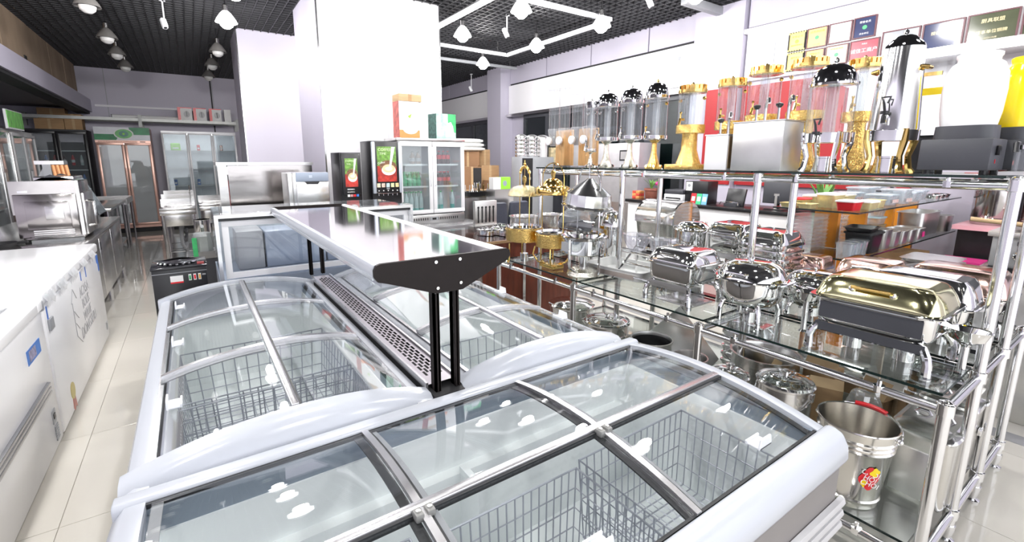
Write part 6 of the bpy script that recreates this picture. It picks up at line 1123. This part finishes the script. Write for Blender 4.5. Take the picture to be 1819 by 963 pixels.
def leaves(t, n_, z0, L, seed, w=0.012, spread=0.6):
    r_ = random.Random(seed)
    for k in range(n_):
        a = r_.uniform(0, 2*PI); s_ = r_.uniform(0.2, spread); l_ = L*r_.uniform(0.7, 1.1); c, s = math.cos(a), math.sin(a); R = []
        for q in range(5):
            f = q/4; rr = l_*f*s_*(0.4+0.6*f); zz = z0+l_*f*(1-0.35*f*s_); ww = w*math.sin(PI*(0.12+0.86*f))
            R.append([(rr*c-ww*s, rr*s+ww*c, zz), (rr*c, rr*s, zz-0.003), (rr*c+ww*s, rr*s-ww*c, zz)])
        MB().strip(R).build('leaf', leafm, t)
leaves(t, 16, 0.12, 0.16, 2); MB().ball((0.05, -0.04, 0.20), 0.025, 8).build('flower', pink, t)
t = thing('spider_plant', 'tall striped leaf plant in front of the red wall', 'plant', (5.35, 2.05, 0.0), 0); MB().lathe([(0.09, 0), (0.12, 0.02), (0.13, 0.9), (0.14, 0.95), (0.12, 0.95)], 20).build('planter', enamel, t); leaves(t, 20, 0.93, 0.50, 11, 0.016, 0.45)
for k, (y, l) in enumerate(((3.98, 'stack of red and orange packets at the far end of the counter'), (4.13, 'green packet leaning at the far end of the counter'))):
    pass
for k in range(3):
    for q in range(2):
        rd = (k+q) % 2 == 0
        o = bx('packet', mat('packet_red', (0.70, 0.08, 0.05), 0.5, 0, 0.3, 30) if rd else mat('packet_orange', (0.75, 0.35, 0.12), 0.5, 0, 0.3, 30), None, -0.05, 0.05, -0.027, 0.027, 0, 0.033, bevel=0.002); o.location = (4.80, 3.98-q*0.057, zc+k*0.0335)
        tag(o, ('red' if rd else 'orange') + ' packet in the ' + ['bottom', 'middle', 'top'][k] + ' layer at the far counter end', 'packet', 'packets on the counter')
t = thing('cup', 'pale yellow cup standing by the post on the counter', 'cup', (4.78, 2.43, zc)); MB().lathe([(0.03, 0), (0.036, 0.09), (0.032, 0.09), (0.026, 0.006)], 18).build('body', mat('pale_yellow', (0.85, 0.85, 0.55), 0.4), t); MB().tube([(0.034, 0, 0.07), (0.055, 0, 0.06), (0.05, 0, 0.03), (0.03, 0, 0.02)], 0.005, 6).build('handle', MATS['pale_yellow'], t)
t = thing('desk_phone', 'black desk telephone next to the monitor', 'telephone', (4.76, 1.98, zc), -PI/2); MB().prism([(-0.08, 0), (0.08, 0), (0.08, 0.05), (-0.08, 0.02)], 'x', -0.09, 0.09).build('base', black, t); MB().tube([(-0.07, -0.06, 0.05), (-0.07, 0.0, 0.065), (-0.07, 0.06, 0.075)], 0.016, 8).build('handset', black, t)
# office chairs
def office_chair(label, loc, rz, m_, w=0.42, h=1.05):
    t = thing('office_chair', label, 'chair', loc, rz, 'office chairs'); 
    for k in range(5): a = 2*PI*k/5; MB().tube([(0, 0, 0.10), (w*0.5*math.cos(a), w*0.5*math.sin(a), 0.05), (w*0.54*math.cos(a), w*0.54*math.sin(a), 0.0)], 0.016, 8).build('base_arm', chrome, t)
    MB().cyl((0, 0, 0.08), (0, 0, 0.44), 0.025, 10).build('column', black, t); MB().loft([(w/2*0.9, w/2*0.9, 0.44), (w/2, w/2, 0.47), (w/2*0.95, w/2*0.95, 0.52)], 28, 4).build('seat', m_, t); MB().loft([(w/2, 0.03, 0.56), (w/2*1.02, 0.035, 0.8), (w/2*0.9, 0.025, h), (w/2*0.7, 0.01, h+0.015)], 28, 4, (0, w/2-0.02)).build('backrest', m_, t); MB().box(-0.03, 0.03, w/2-0.01, w/2+0.03, 0.46, 0.8).build('back_bracket', black, t)
office_chair('grey mesh office chair behind the roll top warmer', (4.22, 3.12, 0), -PI/2+PI, mat('mesh_grey', (0.16, 0.16, 0.17), 0.7), 0.36, 1.06)
office_chair('navy leather chair, left of the pair behind the gold stand', (2.98, 4.40, 0), 0.0, navy, 0.30, 1.0); office_chair('navy leather chair, right of the pair behind the gold stand', (3.32, 4.42, 0), 0.0, navy, 0.30, 1.0)
# ================================================================ two tier glass table with orange boards
t = thing('glass_table', 'two tier glass table on orange boards full of food containers', 'table', (4.5, 1.32, 0)); TA = (-1.12, 1.15); TZ1, TZ2 = 0.875, 1.175
def tpane(x0, x1, y0, y1, zz, nm): 
    o = bx(nm, shelfglass, t, x0, x1, y0, y1, zz, zz+0.010); m = MB().box(x0, x1, y0-0.002, y0, zz, zz+0.010).box(x0-0.002, x0, y0, y1, zz, zz+0.010); m.build('glass_edge', glassedge, o)
tpane(TA[0], TA[1], -0.22, 0.28, TZ2, 'upper_glass'); tpane(TA[0], TA[1], -0.22, 0.27, TZ1, 'lower_glass')
for x in (-0.73, -0.23, 0.36, 0.95):
    bx('orange_board', orange, t, x, x+0.045, 0.02, 0.17, 0.0, TZ1); bx('orange_board', orange, t, x, x+0.045, 0.02, 0.17, TZ1+0.01, TZ2)
TX, TY = 4.5, 1.32
def tub(name, label, cat, loc, a, b, h, m_, rz=0, lid=None, e=6, group='food containers on the glass table', rim=True, taper=0.85):
    t = thing(name, label, cat, loc, rz, group)
    MB().loft([(a*taper, b*taper, 0), (a*(taper+0.02), b*(taper+0.02), 0.004), (a, b, h-0.004), (a*1.08, b*1.08, h-0.003), (a*1.08, b*1.08, h), (a*0.97, b*0.97, h), (a*taper*0.95, b*taper*0.95, 0.006)], 28, e).build('tub', m_, t)
    if lid: MB().loft([(a*1.1, b*1.1, h), (a*1.1, b*1.1, h+0.008), (a*0.9, b*0.9, h+0.012)], 28, e).build('lid', lid, t)
    return t
z2 = TZ2+0.010; z1 = TZ1+0.010
i = 0
for x, y, a, b, h, m_, ld, l in ((3.52, 1.20, 0.075, 0.055, 0.055, redp, paper, 'red foil container with white lid at the table corner'), (3.72, 1.17, 0.075, 0.05, 0.045, cream, paper, 'gold foil tub with lid right of the red one'), (3.92, 1.19, 0.06, 0.05, 0.05, cream, None, 'gold foil tub, third along the table edge'),
        (3.66, 1.36, 0.09, 0.06, 0.085, cream, paper, 'tall gold foil tub with white lid behind the red container'), (3.90, 1.38, 0.09, 0.06, 0.07, cream, milky, 'gold foil tub with milky lid behind the front row'), (3.47, 1.42, 0.06, 0.045, 0.03, cream, None, 'small gold foil cup at the left table edge'), (3.46, 1.53, 0.055, 0.045, 0.03, cream, None, 'second small gold foil cup along the left table edge'), (3.60, 1.52, 0.07, 0.045, 0.045, cream, redp, 'gold foil tray topped by a red lid'), (3.79, 1.52, 0.08, 0.045, 0.06, cream, paper, 'gold foil tray with white lid at the back')):
    tub('foil_container', l, 'container', (x, y, z2), a, b, h, m_, 0.0, ld)
for k, (x, y, l) in enumerate(((4.15, 1.22, 'clear plastic box with printed strip on the upper glass'), (4.36, 1.20, 'clear plastic box, second on the upper glass'), (4.20, 1.45, 'tall clear plastic box behind the printed one'), (4.45, 1.45, 'clear plastic box in the middle of the upper glass'), (4.66, 1.22, 'clear plastic box right of centre on the upper glass'), (4.72, 1.46, 'tall clear plastic box right of centre at the back'), (4.95, 1.25, 'clear plastic box near the right end of the upper glass'), (5.02, 1.48, 'clear blue tinted box near the right end at the back'))):
    tub('plastic_box', l, 'container', (x, y, z2), 0.095, 0.075, 0.07 if k % 2 == 0 else 0.10, milky, 0, sheet('bluish_lid', (0.80, 0.90, 0.95), 0.12, 0.05, 0.3))
    if k < 3: bx('print_strip', mat('print_mix', (0.65, 0.25, 0.20), 0.5, 0, 0.6, 50, col2=(0.8, 0.8, 0.8)), bpy.data.objects['plastic_box' if k == 0 else 'plastic_box.%03d' % k], -0.06, 0.06, -0.080, -0.078, 0.02, 0.045)
for k in range(3):
    t = thing('clip_lid', ['lowest', 'middle', 'topmost'][k] + ' dark clip on the stacked boxes of the glass table', 'clip', (4.44, 1.30, z2+0.04*k)); bx('bar', slate, t, -0.07, 0.07, -0.03, 0.03, 0, 0.012); bx('clip', black, t, 0.05, 0.075, -0.035, -0.02, 0, 0.038)
for k in range(3): tub('steel_dish', ['steel dish near the right end of the upper glass', 'steel dish beside the last plastic box on the glass', 'steel dish at the very end of the upper glass'][k], 'dish', (5.22+0.14*k, 1.2, z2), 0.06, 0.06, 0.03, chrome, 0, None, 2)
# lower tier
for k, (x, l) in enumerate(((3.425, 'clear deep plastic tub at the left end of the lower glass'), (3.525, 'clear deep plastic tub, second on the lower glass'), (3.625, 'clear deep plastic tub, third on the lower glass'))): tub('deli_tub', l, 'container', (x, 1.155, z1), 0.042, 0.045, 0.095, milky, 0, clear, 6)
tub('black_crate', 'black plastic crate with lid on the lower glass', 'crate', (3.81, 1.19, z1), 0.115, 0.08, 0.13, black, 0, blackm, 8); tub('black_crate', 'shallow black tray lying on the black crate', 'tray', (3.79, 1.20, z1+0.142), 0.115, 0.08, 0.03, black, 0.1, None, 8)
for k, (x, h, l) in enumerate(((4.05, 0.14, 'deepest steel pan next to the black crate'), (4.235, 0.11, 'steel pan, second of the row on the lower glass'), (4.41, 0.10, 'steel pan, third of the row on the lower glass'), (4.59, 0.095, 'steel pan, fourth of the row on the lower glass'), (4.78, 0.09, 'steel pan with pink sticker at the row end'))):
    t = tub('gastro_pan', l, 'pan', (x, 1.20, z1), 0.074, 0.085, h, satin, 0, None, 5, 'steel pans on the lower glass', taper=0.9)
    if k == 4: bx('sticker', pink, t, 0.0, 0.05, -0.087, -0.083, 0.02, 0.06)
tub('gastro_pan', 'long deep steel pan towering at the right of the lower glass', 'pan', (5.18, 1.25, z1), 0.24, 0.10, 0.19, satin, 0, None, 5, 'steel pans on the lower glass', taper=0.93); tub('gastro_pan', 'square deep steel pan at the right end of the lower glass', 'pan', (5.545, 1.20, z1), 0.085, 0.085, 0.14, satin, 0, None, 5, 'steel pans on the lower glass', taper=0.93)
tub('lunch_box', 'lower pale blue plastic lunch box on the lower glass', 'container', (4.66, 1.39, z1+0.1), 0.085, 0.05, 0.055, milky, 0, mat('pale_blue_lid', (0.60, 0.76, 0.82), 0.3)); tub('lunch_box', 'upper pale blue plastic lunch box on another one', 'container', (4.655, 1.39, z1+0.168), 0.07, 0.045, 0.05, milky, 0, MATS['pale_blue_lid'])
t = thing('mug', 'yellow mug behind the steel pans on the lower glass', 'mug', (4.38, 1.42, z1)); MB().lathe([(0.035, 0), (0.038, 0.19), (0.033, 0.19), (0.03, 0.006)], 18).build('body', yellow, t); MB().tube([(0.036, 0, 0.17), (0.065, 0, 0.16), (0.06, 0, 0.11), (0.035, 0, 0.10)], 0.006, 6).build('handle', yellow, t)
tub('wood_box', 'small tan box behind the steel pans on the lower glass', 'box', (4.65, 1.40, z1), 0.10, 0.06, 0.10, card2, 0, None, 9, taper=0.99)
def pile(name, label, cat, loc, n_, dz, a, b, m_, group):
    me = MB().loft([(a*0.93, b*0.9, 0), (a*0.97, b*0.95, dz*0.8), (a, b, dz*0.92), (a, b, dz-0.0005)], 24, 8).mesh(name, m_)
    for k in range(n_):
        o = bpy.data.objects.new(name, me); C.objects.link(o); o.location = (loc[0], loc[1], loc[2]+k*dz); tag(o, label, cat, group)
pile('plastic_tray', 'clear plastic tray in the pile between the first two orange boards', 'tray', (3.60, 1.46, z1), 9, 0.027, 0.145, 0.09, milky, 'clear plastic trays, left pile')
pile('plastic_tray', 'clear plastic tray in the pile right of the second orange board', 'tray', (3.99, 1.46, z1), 8, 0.027, 0.095, 0.09, milky, 'clear plastic trays, right pile')
pile('storage_bin', 'clear plastic bin in the tall pile before the white counter', 'bin', (3.72, 1.84, 0), 12, 0.08, 0.19, 0.15, milky, 'clear bins piled on the floor')
# things under the table and to the right
t = thing('thermal_pot', 'black lidded pot with steel band on the back of the mid shelf', 'pot', (2.985, 0.755, SM+0.0), 0)
bpy.data.objects.remove(t)
t = thing('carton', 'large brown carton under the right end of the glass table', 'box', (5.05, 1.30, 0)); bx('body', card, t, -0.2, 0.16, -0.15, 0.15, 0, 0.74); bx('flap', card2, t, -0.2, 0.0, -0.16, -0.15, 0.45, 0.74)
t = thing('pink_carton', 'pink and tan carton beside the black bag on the right', 'box', (4.96, 0.90, 0)); bx('body', card, t, -0.12, 0.12, -0.12, 0.12, 0, 0.74); bx('pink_band', pink, t, -0.121, 0.121, -0.122, 0.121, 0.52, 0.741)
t = thing('black_bag', 'bulging black plastic bag under the table end', 'bag', (4.55, 0.93, 0)); rr = random.Random(4); MB().rings([[((r_+rr.uniform(-0.02, 0.02))*math.cos(2*PI*k/16), (r_*0.8+rr.uniform(-0.02, 0.02))*math.sin(2*PI*k/16), zz) for k in range(16)] for r_, zz in ((0.14, 0), (0.18, 0.2), (0.19, 0.5), (0.15, 0.66), (0.06, 0.75))]).build('bag', black, t, 30)
t = thing('display_table', 'low pink topped display table carrying the big urns', 'table', (5.50, 0.55, 0)); bx('top', mat('pink_top', (0.85, 0.45, 0.50), 0.4), t, -0.34, 0.30, -0.45, 0.48, 0.95, 0.985); bx('body', black, t, -0.30, 0.28, -0.42, 0.45, 0, 0.95)
for k, (y, l) in enumerate(((0.86, 'tall mirror steel barrel left of the black gap'), (0.58, 'tall mirror steel barrel right of the black gap'), (0.30, 'tall mirror steel barrel at the right picture edge'))):
    t = thing('steel_barrel', l, 'barrel', (5.42, y, 0.985), -PI/2, 'steel barrels on the pink table'); MB().lathe([(0.115, 0), (0.12, 0.01), (0.12, 0.40), (0.125, 0.405), (0.125, 0.415), (0.1, 0.43), (0.001, 0.44)], 32).build('body', wavy, t); MB().lathe([(0.122, 0.05), (0.124, 0.055), (0.122, 0.06)], 32, caps=(False, False)).build('band', chrome, t); MB().tube([(0.02, -0.12, 0.30), (0.03, -0.15, 0.33), (0.04, -0.12, 0.38)], 0.01, 8).build('clasp', black, t); MB().tube([(0, -0.118, 0.07), (0, -0.16, 0.07), (0, -0.165, 0.05)], 0.009, 8).build('tap', chrome, t)
t = thing('red_shelf_top', 'long salmon red shelf board at the height of the rack top', 'shelf', (5.50, 0.60, 0)); bx('board', mat('salmon_board', (0.85, 0.25, 0.22), 0.4), t, -0.30, 0.30, -0.6, 0.42, 1.47, 1.50)
for y in (-0.55, 0.37): bx('support', slate, t, 0.26, 0.29, y, y+0.03, 0.985, 1.47)
t = thing('gas_griddle', 'grey steel cooking unit with round chrome knob at the right edge', 'griddle', (4.05, 0.50, 0)); bx('stand', satin, t, -0.22, 0.30, -0.3, 0.13, 0, 0.80, bevel=0.006); bx('base_tray', steel, t, -0.24, 0.32, -0.32, 0.15, 0.80, 0.86, bevel=0.006); bd = bx('body', mat('unit_grey', (0.42, 0.43, 0.44), 0.35, 0.5), t, -0.12, 0.30, -0.3, 0.10, 0.88, 1.06, bevel=0.006); bx('top', satin, t, -0.14, 0.32, -0.32, 0.12, 1.06, 1.09, bevel=0.004); bx('gap', black, t, -0.14, 0.30, -0.30, 0.10, 0.86, 0.88)
m = MB(); m.M = Matrix.Translation((-0.12, -0.02, 0.955)) @ Matrix.Rotation(-PI/2, 4, 'Y'); m.lathe([(0.028, 0), (0.026, 0.012), (0.018, 0.016), (0.018, 0.022), (0.001, 0.023)], 20); m.build('knob', chrome, bd)
for k in range(12): bx('vent_slit', slate, bd, -0.1215, -0.12, -0.14+k*0.012, -0.135+k*0.012, 1.015, 1.04)
t = thing('wok_pan', 'dark wok with a pale wooden handle on the grey cooking unit', 'pan', (4.12, 0.42, 1.09)); MB().lathe([(0.06, 0), (0.13, 0.035), (0.125, 0.035), (0.05, 0.005)], 28).build('dish', slate, t); MB().cyl((-0.1, 0.06, 0.04), (-0.12, 0.30, 0.055), 0.014, 10).build('handle', card2, t)
# small things at the back of the mid shelf
t = thing('thermal_pot', 'black lidded pot with steel band at the back of the rack', 'pot', (3.05, 0.70, SM)); MB().lathe([(0.07, 0), (0.075, 0.01), (0.075, 0.17)], 28).build('body', black, t); MB().lathe([(0.077, 0.17), (0.078, 0.205), (0.07, 0.205)], 28).build('steel_band', chrome, t); MB().lathe([(0.074, 0.205), (0.065, 0.225), (0.03, 0.24), (0.001, 0.242)], 28).build('lid', black, t)
bpy.data.objects.remove(t) if False else None
t = thing('tray_stack', 'stack of thin dark rimmed steel trays behind the rack', 'tray stack', (3.62, 0.78, 0))
bx('stand', satin, t, -0.12, 0.12, -0.12, 0.12, 0, 0.86)
for k in range(3): MB().loft([(0.13, 0.10, 0.86+k*0.025), (0.15, 0.12, 0.88+k*0.025), (0.155, 0.125, 0.883+k*0.025)], 24, 9).build('tray', steel, t)
t = thing('blue_book_box', 'flat blue topped carton lying behind the rack', 'box', (3.45, 1.00, 0)); bx('stand', satin, t, -0.10, 0.10, -0.08, 0.08, 0, 0.82); bx('box', paper, t, -0.12, 0.12, -0.09, 0.09, 0.82, 0.85); bx('blue_cover', mat('blue_cover', (0.08, 0.16, 0.34), 0.3), t, -0.12, 0.12, -0.09, 0.09, 0.85, 0.856)
# ================================================================ middle distance, left of the rack
t = thing('wood_counter', 'red brown wooden counter with glass top beyond the far rack end', 'counter', (2.75, 3.75, 0)); bx('body', redwood, t, -0.72, 0.40, -0.45, 0.35, 0.0, 0.80); bx('top', shelfglass, t, -0.78, 0.42, -0.48, 0.4, 0.80, 0.812); bx('edge', card, t, -0.78, 0.42, -0.49, -0.48, 0.79, 0.812); bx('tube', pipe_m, t, -0.77, -0.74, -0.47, -0.44, 0, 0.79); bx('tube', pipe_m, t, -0.30, -0.27, -0.47, -0.452, 0, 0.79)
zw = 0.812
t = thing('cutlery_holder', 'upright steel cutlery rack with five dark slots', 'rack', (2.46, 3.95, zw)); bx('plate', satin, t, -0.13, 0.13, -0.02, 0.02, 0.04, 0.29, bevel=0.004); bx('base', steel, t, -0.17, 0.22, -0.06, 0.06, 0, 0.04)
for k in range(5): sl_ = bx('slot', black, t, -0.10+k*0.045, -0.085+k*0.045, -0.022, -0.02, 0.07, 0.22); MB().cyl((-0.0925+k*0.045, -0.0225, 0.225), (-0.0925+k*0.045, -0.0205, 0.225), 0.012, 12).build('slot_eye', black, sl_)
for k, (x, y, l) in enumerate(((2.28, 3.62, 'low round chrome dish at the left on the wooden counter'), (2.42, 3.50, 'low round chrome dish nearest on the wooden counter'), (2.50, 3.70, 'low round chrome dish behind the two others on the counter'))):
    t = thing('round_dish', l, 'dish', (x, y, zw), 0, 'low round chrome dishes'); MB().lathe([(0.08, 0), (0.10, 0.005), (0.10, 0.05), (0.105, 0.055), (0.08, 0.062), (0.001, 0.064)], 26).build('dish', chrome, t)
    for q in range(5): MB().ball((0.055*math.cos(q*1.256), 0.055*math.sin(q*1.256), 0.064), 0.016, 8, 0.5).build('boss', chrome, t)
pot('dull steel stock pot left of the roll top behind the gold stands', (2.62, 3.50, zw), 0.14, 0.17, lid=False, handles='none', name='stock_pot'); pot('second dull steel pot beside it on the wooden counter', (2.92, 3.48, zw), 0.13, 0.17, lid=False, handles='none')
t = thing('tool_counter', 'glass shop counter carrying black trays of tools', 'counter', (3.25, 5.35, 0)); bx('body', steel, t, -0.42, 0.30, -0.3, 0.3, 0, 1.04); bx('top', shelfglass, t, -0.45, 0.33, -0.33, 0.33, 1.04, 1.05)
rt = random.Random(12)
for k, (x, l) in enumerate(((3.05, 'black tray full of steel and gold tools, left one'), (3.37, 'black tray full of dark tools, right one'))):
    t = thing('tool_tray', l, 'tray', (x, 5.15, 1.05), 0.0, 'trays of kitchen tools'); MB().loft([(0.13, 0.09, 0), (0.15, 0.11, 0.06), (0.145, 0.105, 0.06), (0.12, 0.08, 0.005)], 24, 8).build('tray', black, t)
    for q in range(14):
        x0, y0 = rt.uniform(-0.11, 0.11), rt.uniform(-0.07, 0.07); o = MB().tube([(x0, y0, 0.006), (x0+rt.uniform(-0.06, 0.06), y0+rt.uniform(-0.03, 0.03), rt.uniform(0.13, 0.19))], 0.006, 5).build('kitchen_tool', rt.choice([chrome, gold, black, satin])); o.location = (x, 5.15, 1.05); tag(o, 'slim kitchen tool sticking out of the ' + ('left' if k == 0 else 'right') + ' black tray', 'tool', 'tools in the ' + ('left' if k == 0 else 'right') + ' tray')
t = thing('green_carton', 'small lime green and white product box behind the gold stand', 'box', (3.25, 4.86, 0.0)); bx('stand', steel, t, -0.14, 0.14, -0.1, 0.1, 0, 1.15); bx('box', paper, t, -0.13, 0.10, -0.05, 0.05, 1.15, 1.295); bx('green_face', lime, t, -0.02, 0.125, -0.055, 0.055, 1.15, 1.296); MB().prism([(0.04+0.03*math.cos(2*PI*k/14), 1.22+0.035*math.sin(2*PI*k/14)) for k in range(14)], 'y', -0.057, -0.055).build('print', bluegrey, t)
# carton pile
cart_l = ['wide carton at the base of the pile under the white bags', 'open carton with dark hollow in the pile', 'carton with printed side in the middle of the pile', 'tan carton leaning at the right of the pile', 'narrow carton at the left of the pile', 'low wide carton at the front of the pile', 'square carton at the front right of the pile', 'upper carton right of the white bags', 'small carton in front of the tool trays', 'carton at the bottom right near the purple pillar', 'carton behind the left of the pile', 'flat carton on the ground row of the pile']
spots = [(4.15, 7.3, 1.30, 0.42, 0.3, 0.36), (4.0, 6.95, 1.02, 0.36, 0.3, 0.38), (4.42, 7.0, 1.0, 0.32, 0.3, 0.42), (4.40, 6.7, 0.75, 0.34, 0.3, 0.42), (3.75, 7.1, 1.05, 0.22, 0.3, 0.42), (3.80, 6.75, 0.68, 0.44, 0.3, 0.3), (4.15, 6.55, 0.68, 0.3, 0.25, 0.34), (4.52, 7.4, 1.36, 0.22, 0.3, 0.34), (3.75, 6.4, 0.6, 0.4, 0.25, 0.32), (4.55, 6.4, 0.62, 0.3, 0.25, 0.30), (3.70, 7.45, 1.2, 0.24, 0.25, 0.45), (4.15, 6.3, 0.55, 0.32, 0.2, 0.30)]
pl = thing('pallet_bench', 'low brown bench hidden under the carton pile', 'bench', (4.1, 6.95, 0)); bx('deck', card, pl, -0.62, 0.62, -0.76, 0.7, 0.45, 0.55); bx('base', brown, pl, -0.58, 0.58, -0.75, 0.66, 0, 0.45)
for (x, y, zz, sx, sy, h), l in zip(spots, cart_l):
    t = thing('carton', l, 'box', (x, y, 0.55), rt.uniform(-0.35, 0.35), 'cartons piled behind the drinks cooler'); hh = zz+h-0.55
    low = max(0, zz-0.55)
    if low > 0.02: bx('lower_half', card2, t, -sx/2, sx/2, -sy/2, sy/2, 0, low-0.003)
    bx('body', rt.choice([card, card2, mat('dark_cardboard', (0.30, 0.17, 0.09), 0.85), mat('tan_cardboard', (0.60, 0.42, 0.24), 0.85)]), t, -sx/2, sx/2, -sy/2, sy/2, low, hh); bx('tape', card2, t, -0.02, 0.02, -sy/2-0.002, sy/2+0.002, low, hh+0.002)
    if 'hollow' in l: bx('hollow', blackm, t, 0.02, sx/2-0.01, -sy/2-0.004, -sy/2-0.002, low+0.02, hh-0.02)
for k in range(3):
    t = thing('paper_sack', ['lowest', 'middle', 'topmost'][k] + ' of three white sacks lying on the carton pile', 'sack', (4.15-0.02*k, 7.25, 1.67+k*0.07)); MB().loft([(0.24, 0.14, 0), (0.30, 0.19, 0.02), (0.30, 0.19, 0.05), (0.24, 0.14, 0.069)], 26, 5).build('sack', paper, t); bx('seam', milky, t, -0.29, 0.29, -0.195, -0.185, 0.03, 0.035)
# steam cylinders on grey cabinet
t = thing('grey_cabinet', 'dark grey cabinet carrying the steel cylinders', 'cabinet', (4.70, 6.15, 0)); bx('body', grey, t, -0.34, 0.32, -0.25, 0.03, 0, 1.56, bevel=0.004); bx('left_recess', black, t, -0.33, -0.12, -0.252, -0.25, 0.3, 1.54); bx('dial', chrome, t, -0.20, -0.16, -0.256, -0.252, 1.3, 1.34); bx('dial', chrome, t, -0.20, -0.16, -0.256, -0.252, 1.2, 1.24)
for k, (x, r_, l, ribs) in enumerate(((4.46, 0.10, 'left ribbed steel steamer cylinder on the grey cabinet', True), (4.67, 0.105, 'middle ribbed steel steamer cylinder on the grey cabinet', True), (4.89, 0.115, 'smooth steel cylinder at the right on the grey cabinet', False))):
    t = thing('steamer', l, 'steamer', (x, 6.05, 1.56), 0, 'steel steamer cylinders'); 
    if ribs:
        for q in range(5): MB().lathe([(r_*0.96, q*0.062), (r_, q*0.062+0.006), (r_, q*0.062+0.052), (r_*0.96, q*0.062+0.06)], 26).build('tier', chrome, t)
    else: MB().lathe([(r_, 0), (r_, 0.31)], 26).build('tier', steel, t)
    MB().lathe([(r_*1.02, 0.31), (r_*0.9, 0.33), (r_*0.4, 0.355), (0.001, 0.36)], 26).build('lid', satin, t)
# things between rack and counter further back
t = thing('steel_oven', 'grey steel oven with small dark window behind the dispensers', 'oven', (5.35, 5.2, 0)); bx('body', mat('oven_grey', (0.46, 0.45, 0.47), 0.35, 0.4), t, -0.15, 0.3, -0.9, 0.5, 0.9, 1.75, bevel=0.006); bx('stand', steel, t, -0.13, 0.28, -0.88, 0.48, 0, 0.9); wd_ = bx('window', black, t, -0.156, -0.15, -0.75, -0.55, 1.5, 1.65); bx('window_trim', satin, wd_, -0.158, -0.156, -0.73, -0.57, 1.52, 1.63); bx('split', slate, t, -0.153, -0.15, -0.2, -0.19, 0.95, 1.30)
t = thing('carton', 'pale patterned carton standing beside the grey oven', 'box', (5.22, 6.2, 0)); bx('stand', slate, t, -0.14, 0.14, -0.14, 0.14, 0, 1.45); bx('body', mat('patterned_card', (0.62, 0.52, 0.32), 0.7, 0, 0.35, 18), t, -0.14, 0.14, -0.14, 0.14, 1.45, 1.72)
bpy.data.objects.remove(t, do_unlink=True) if False else None
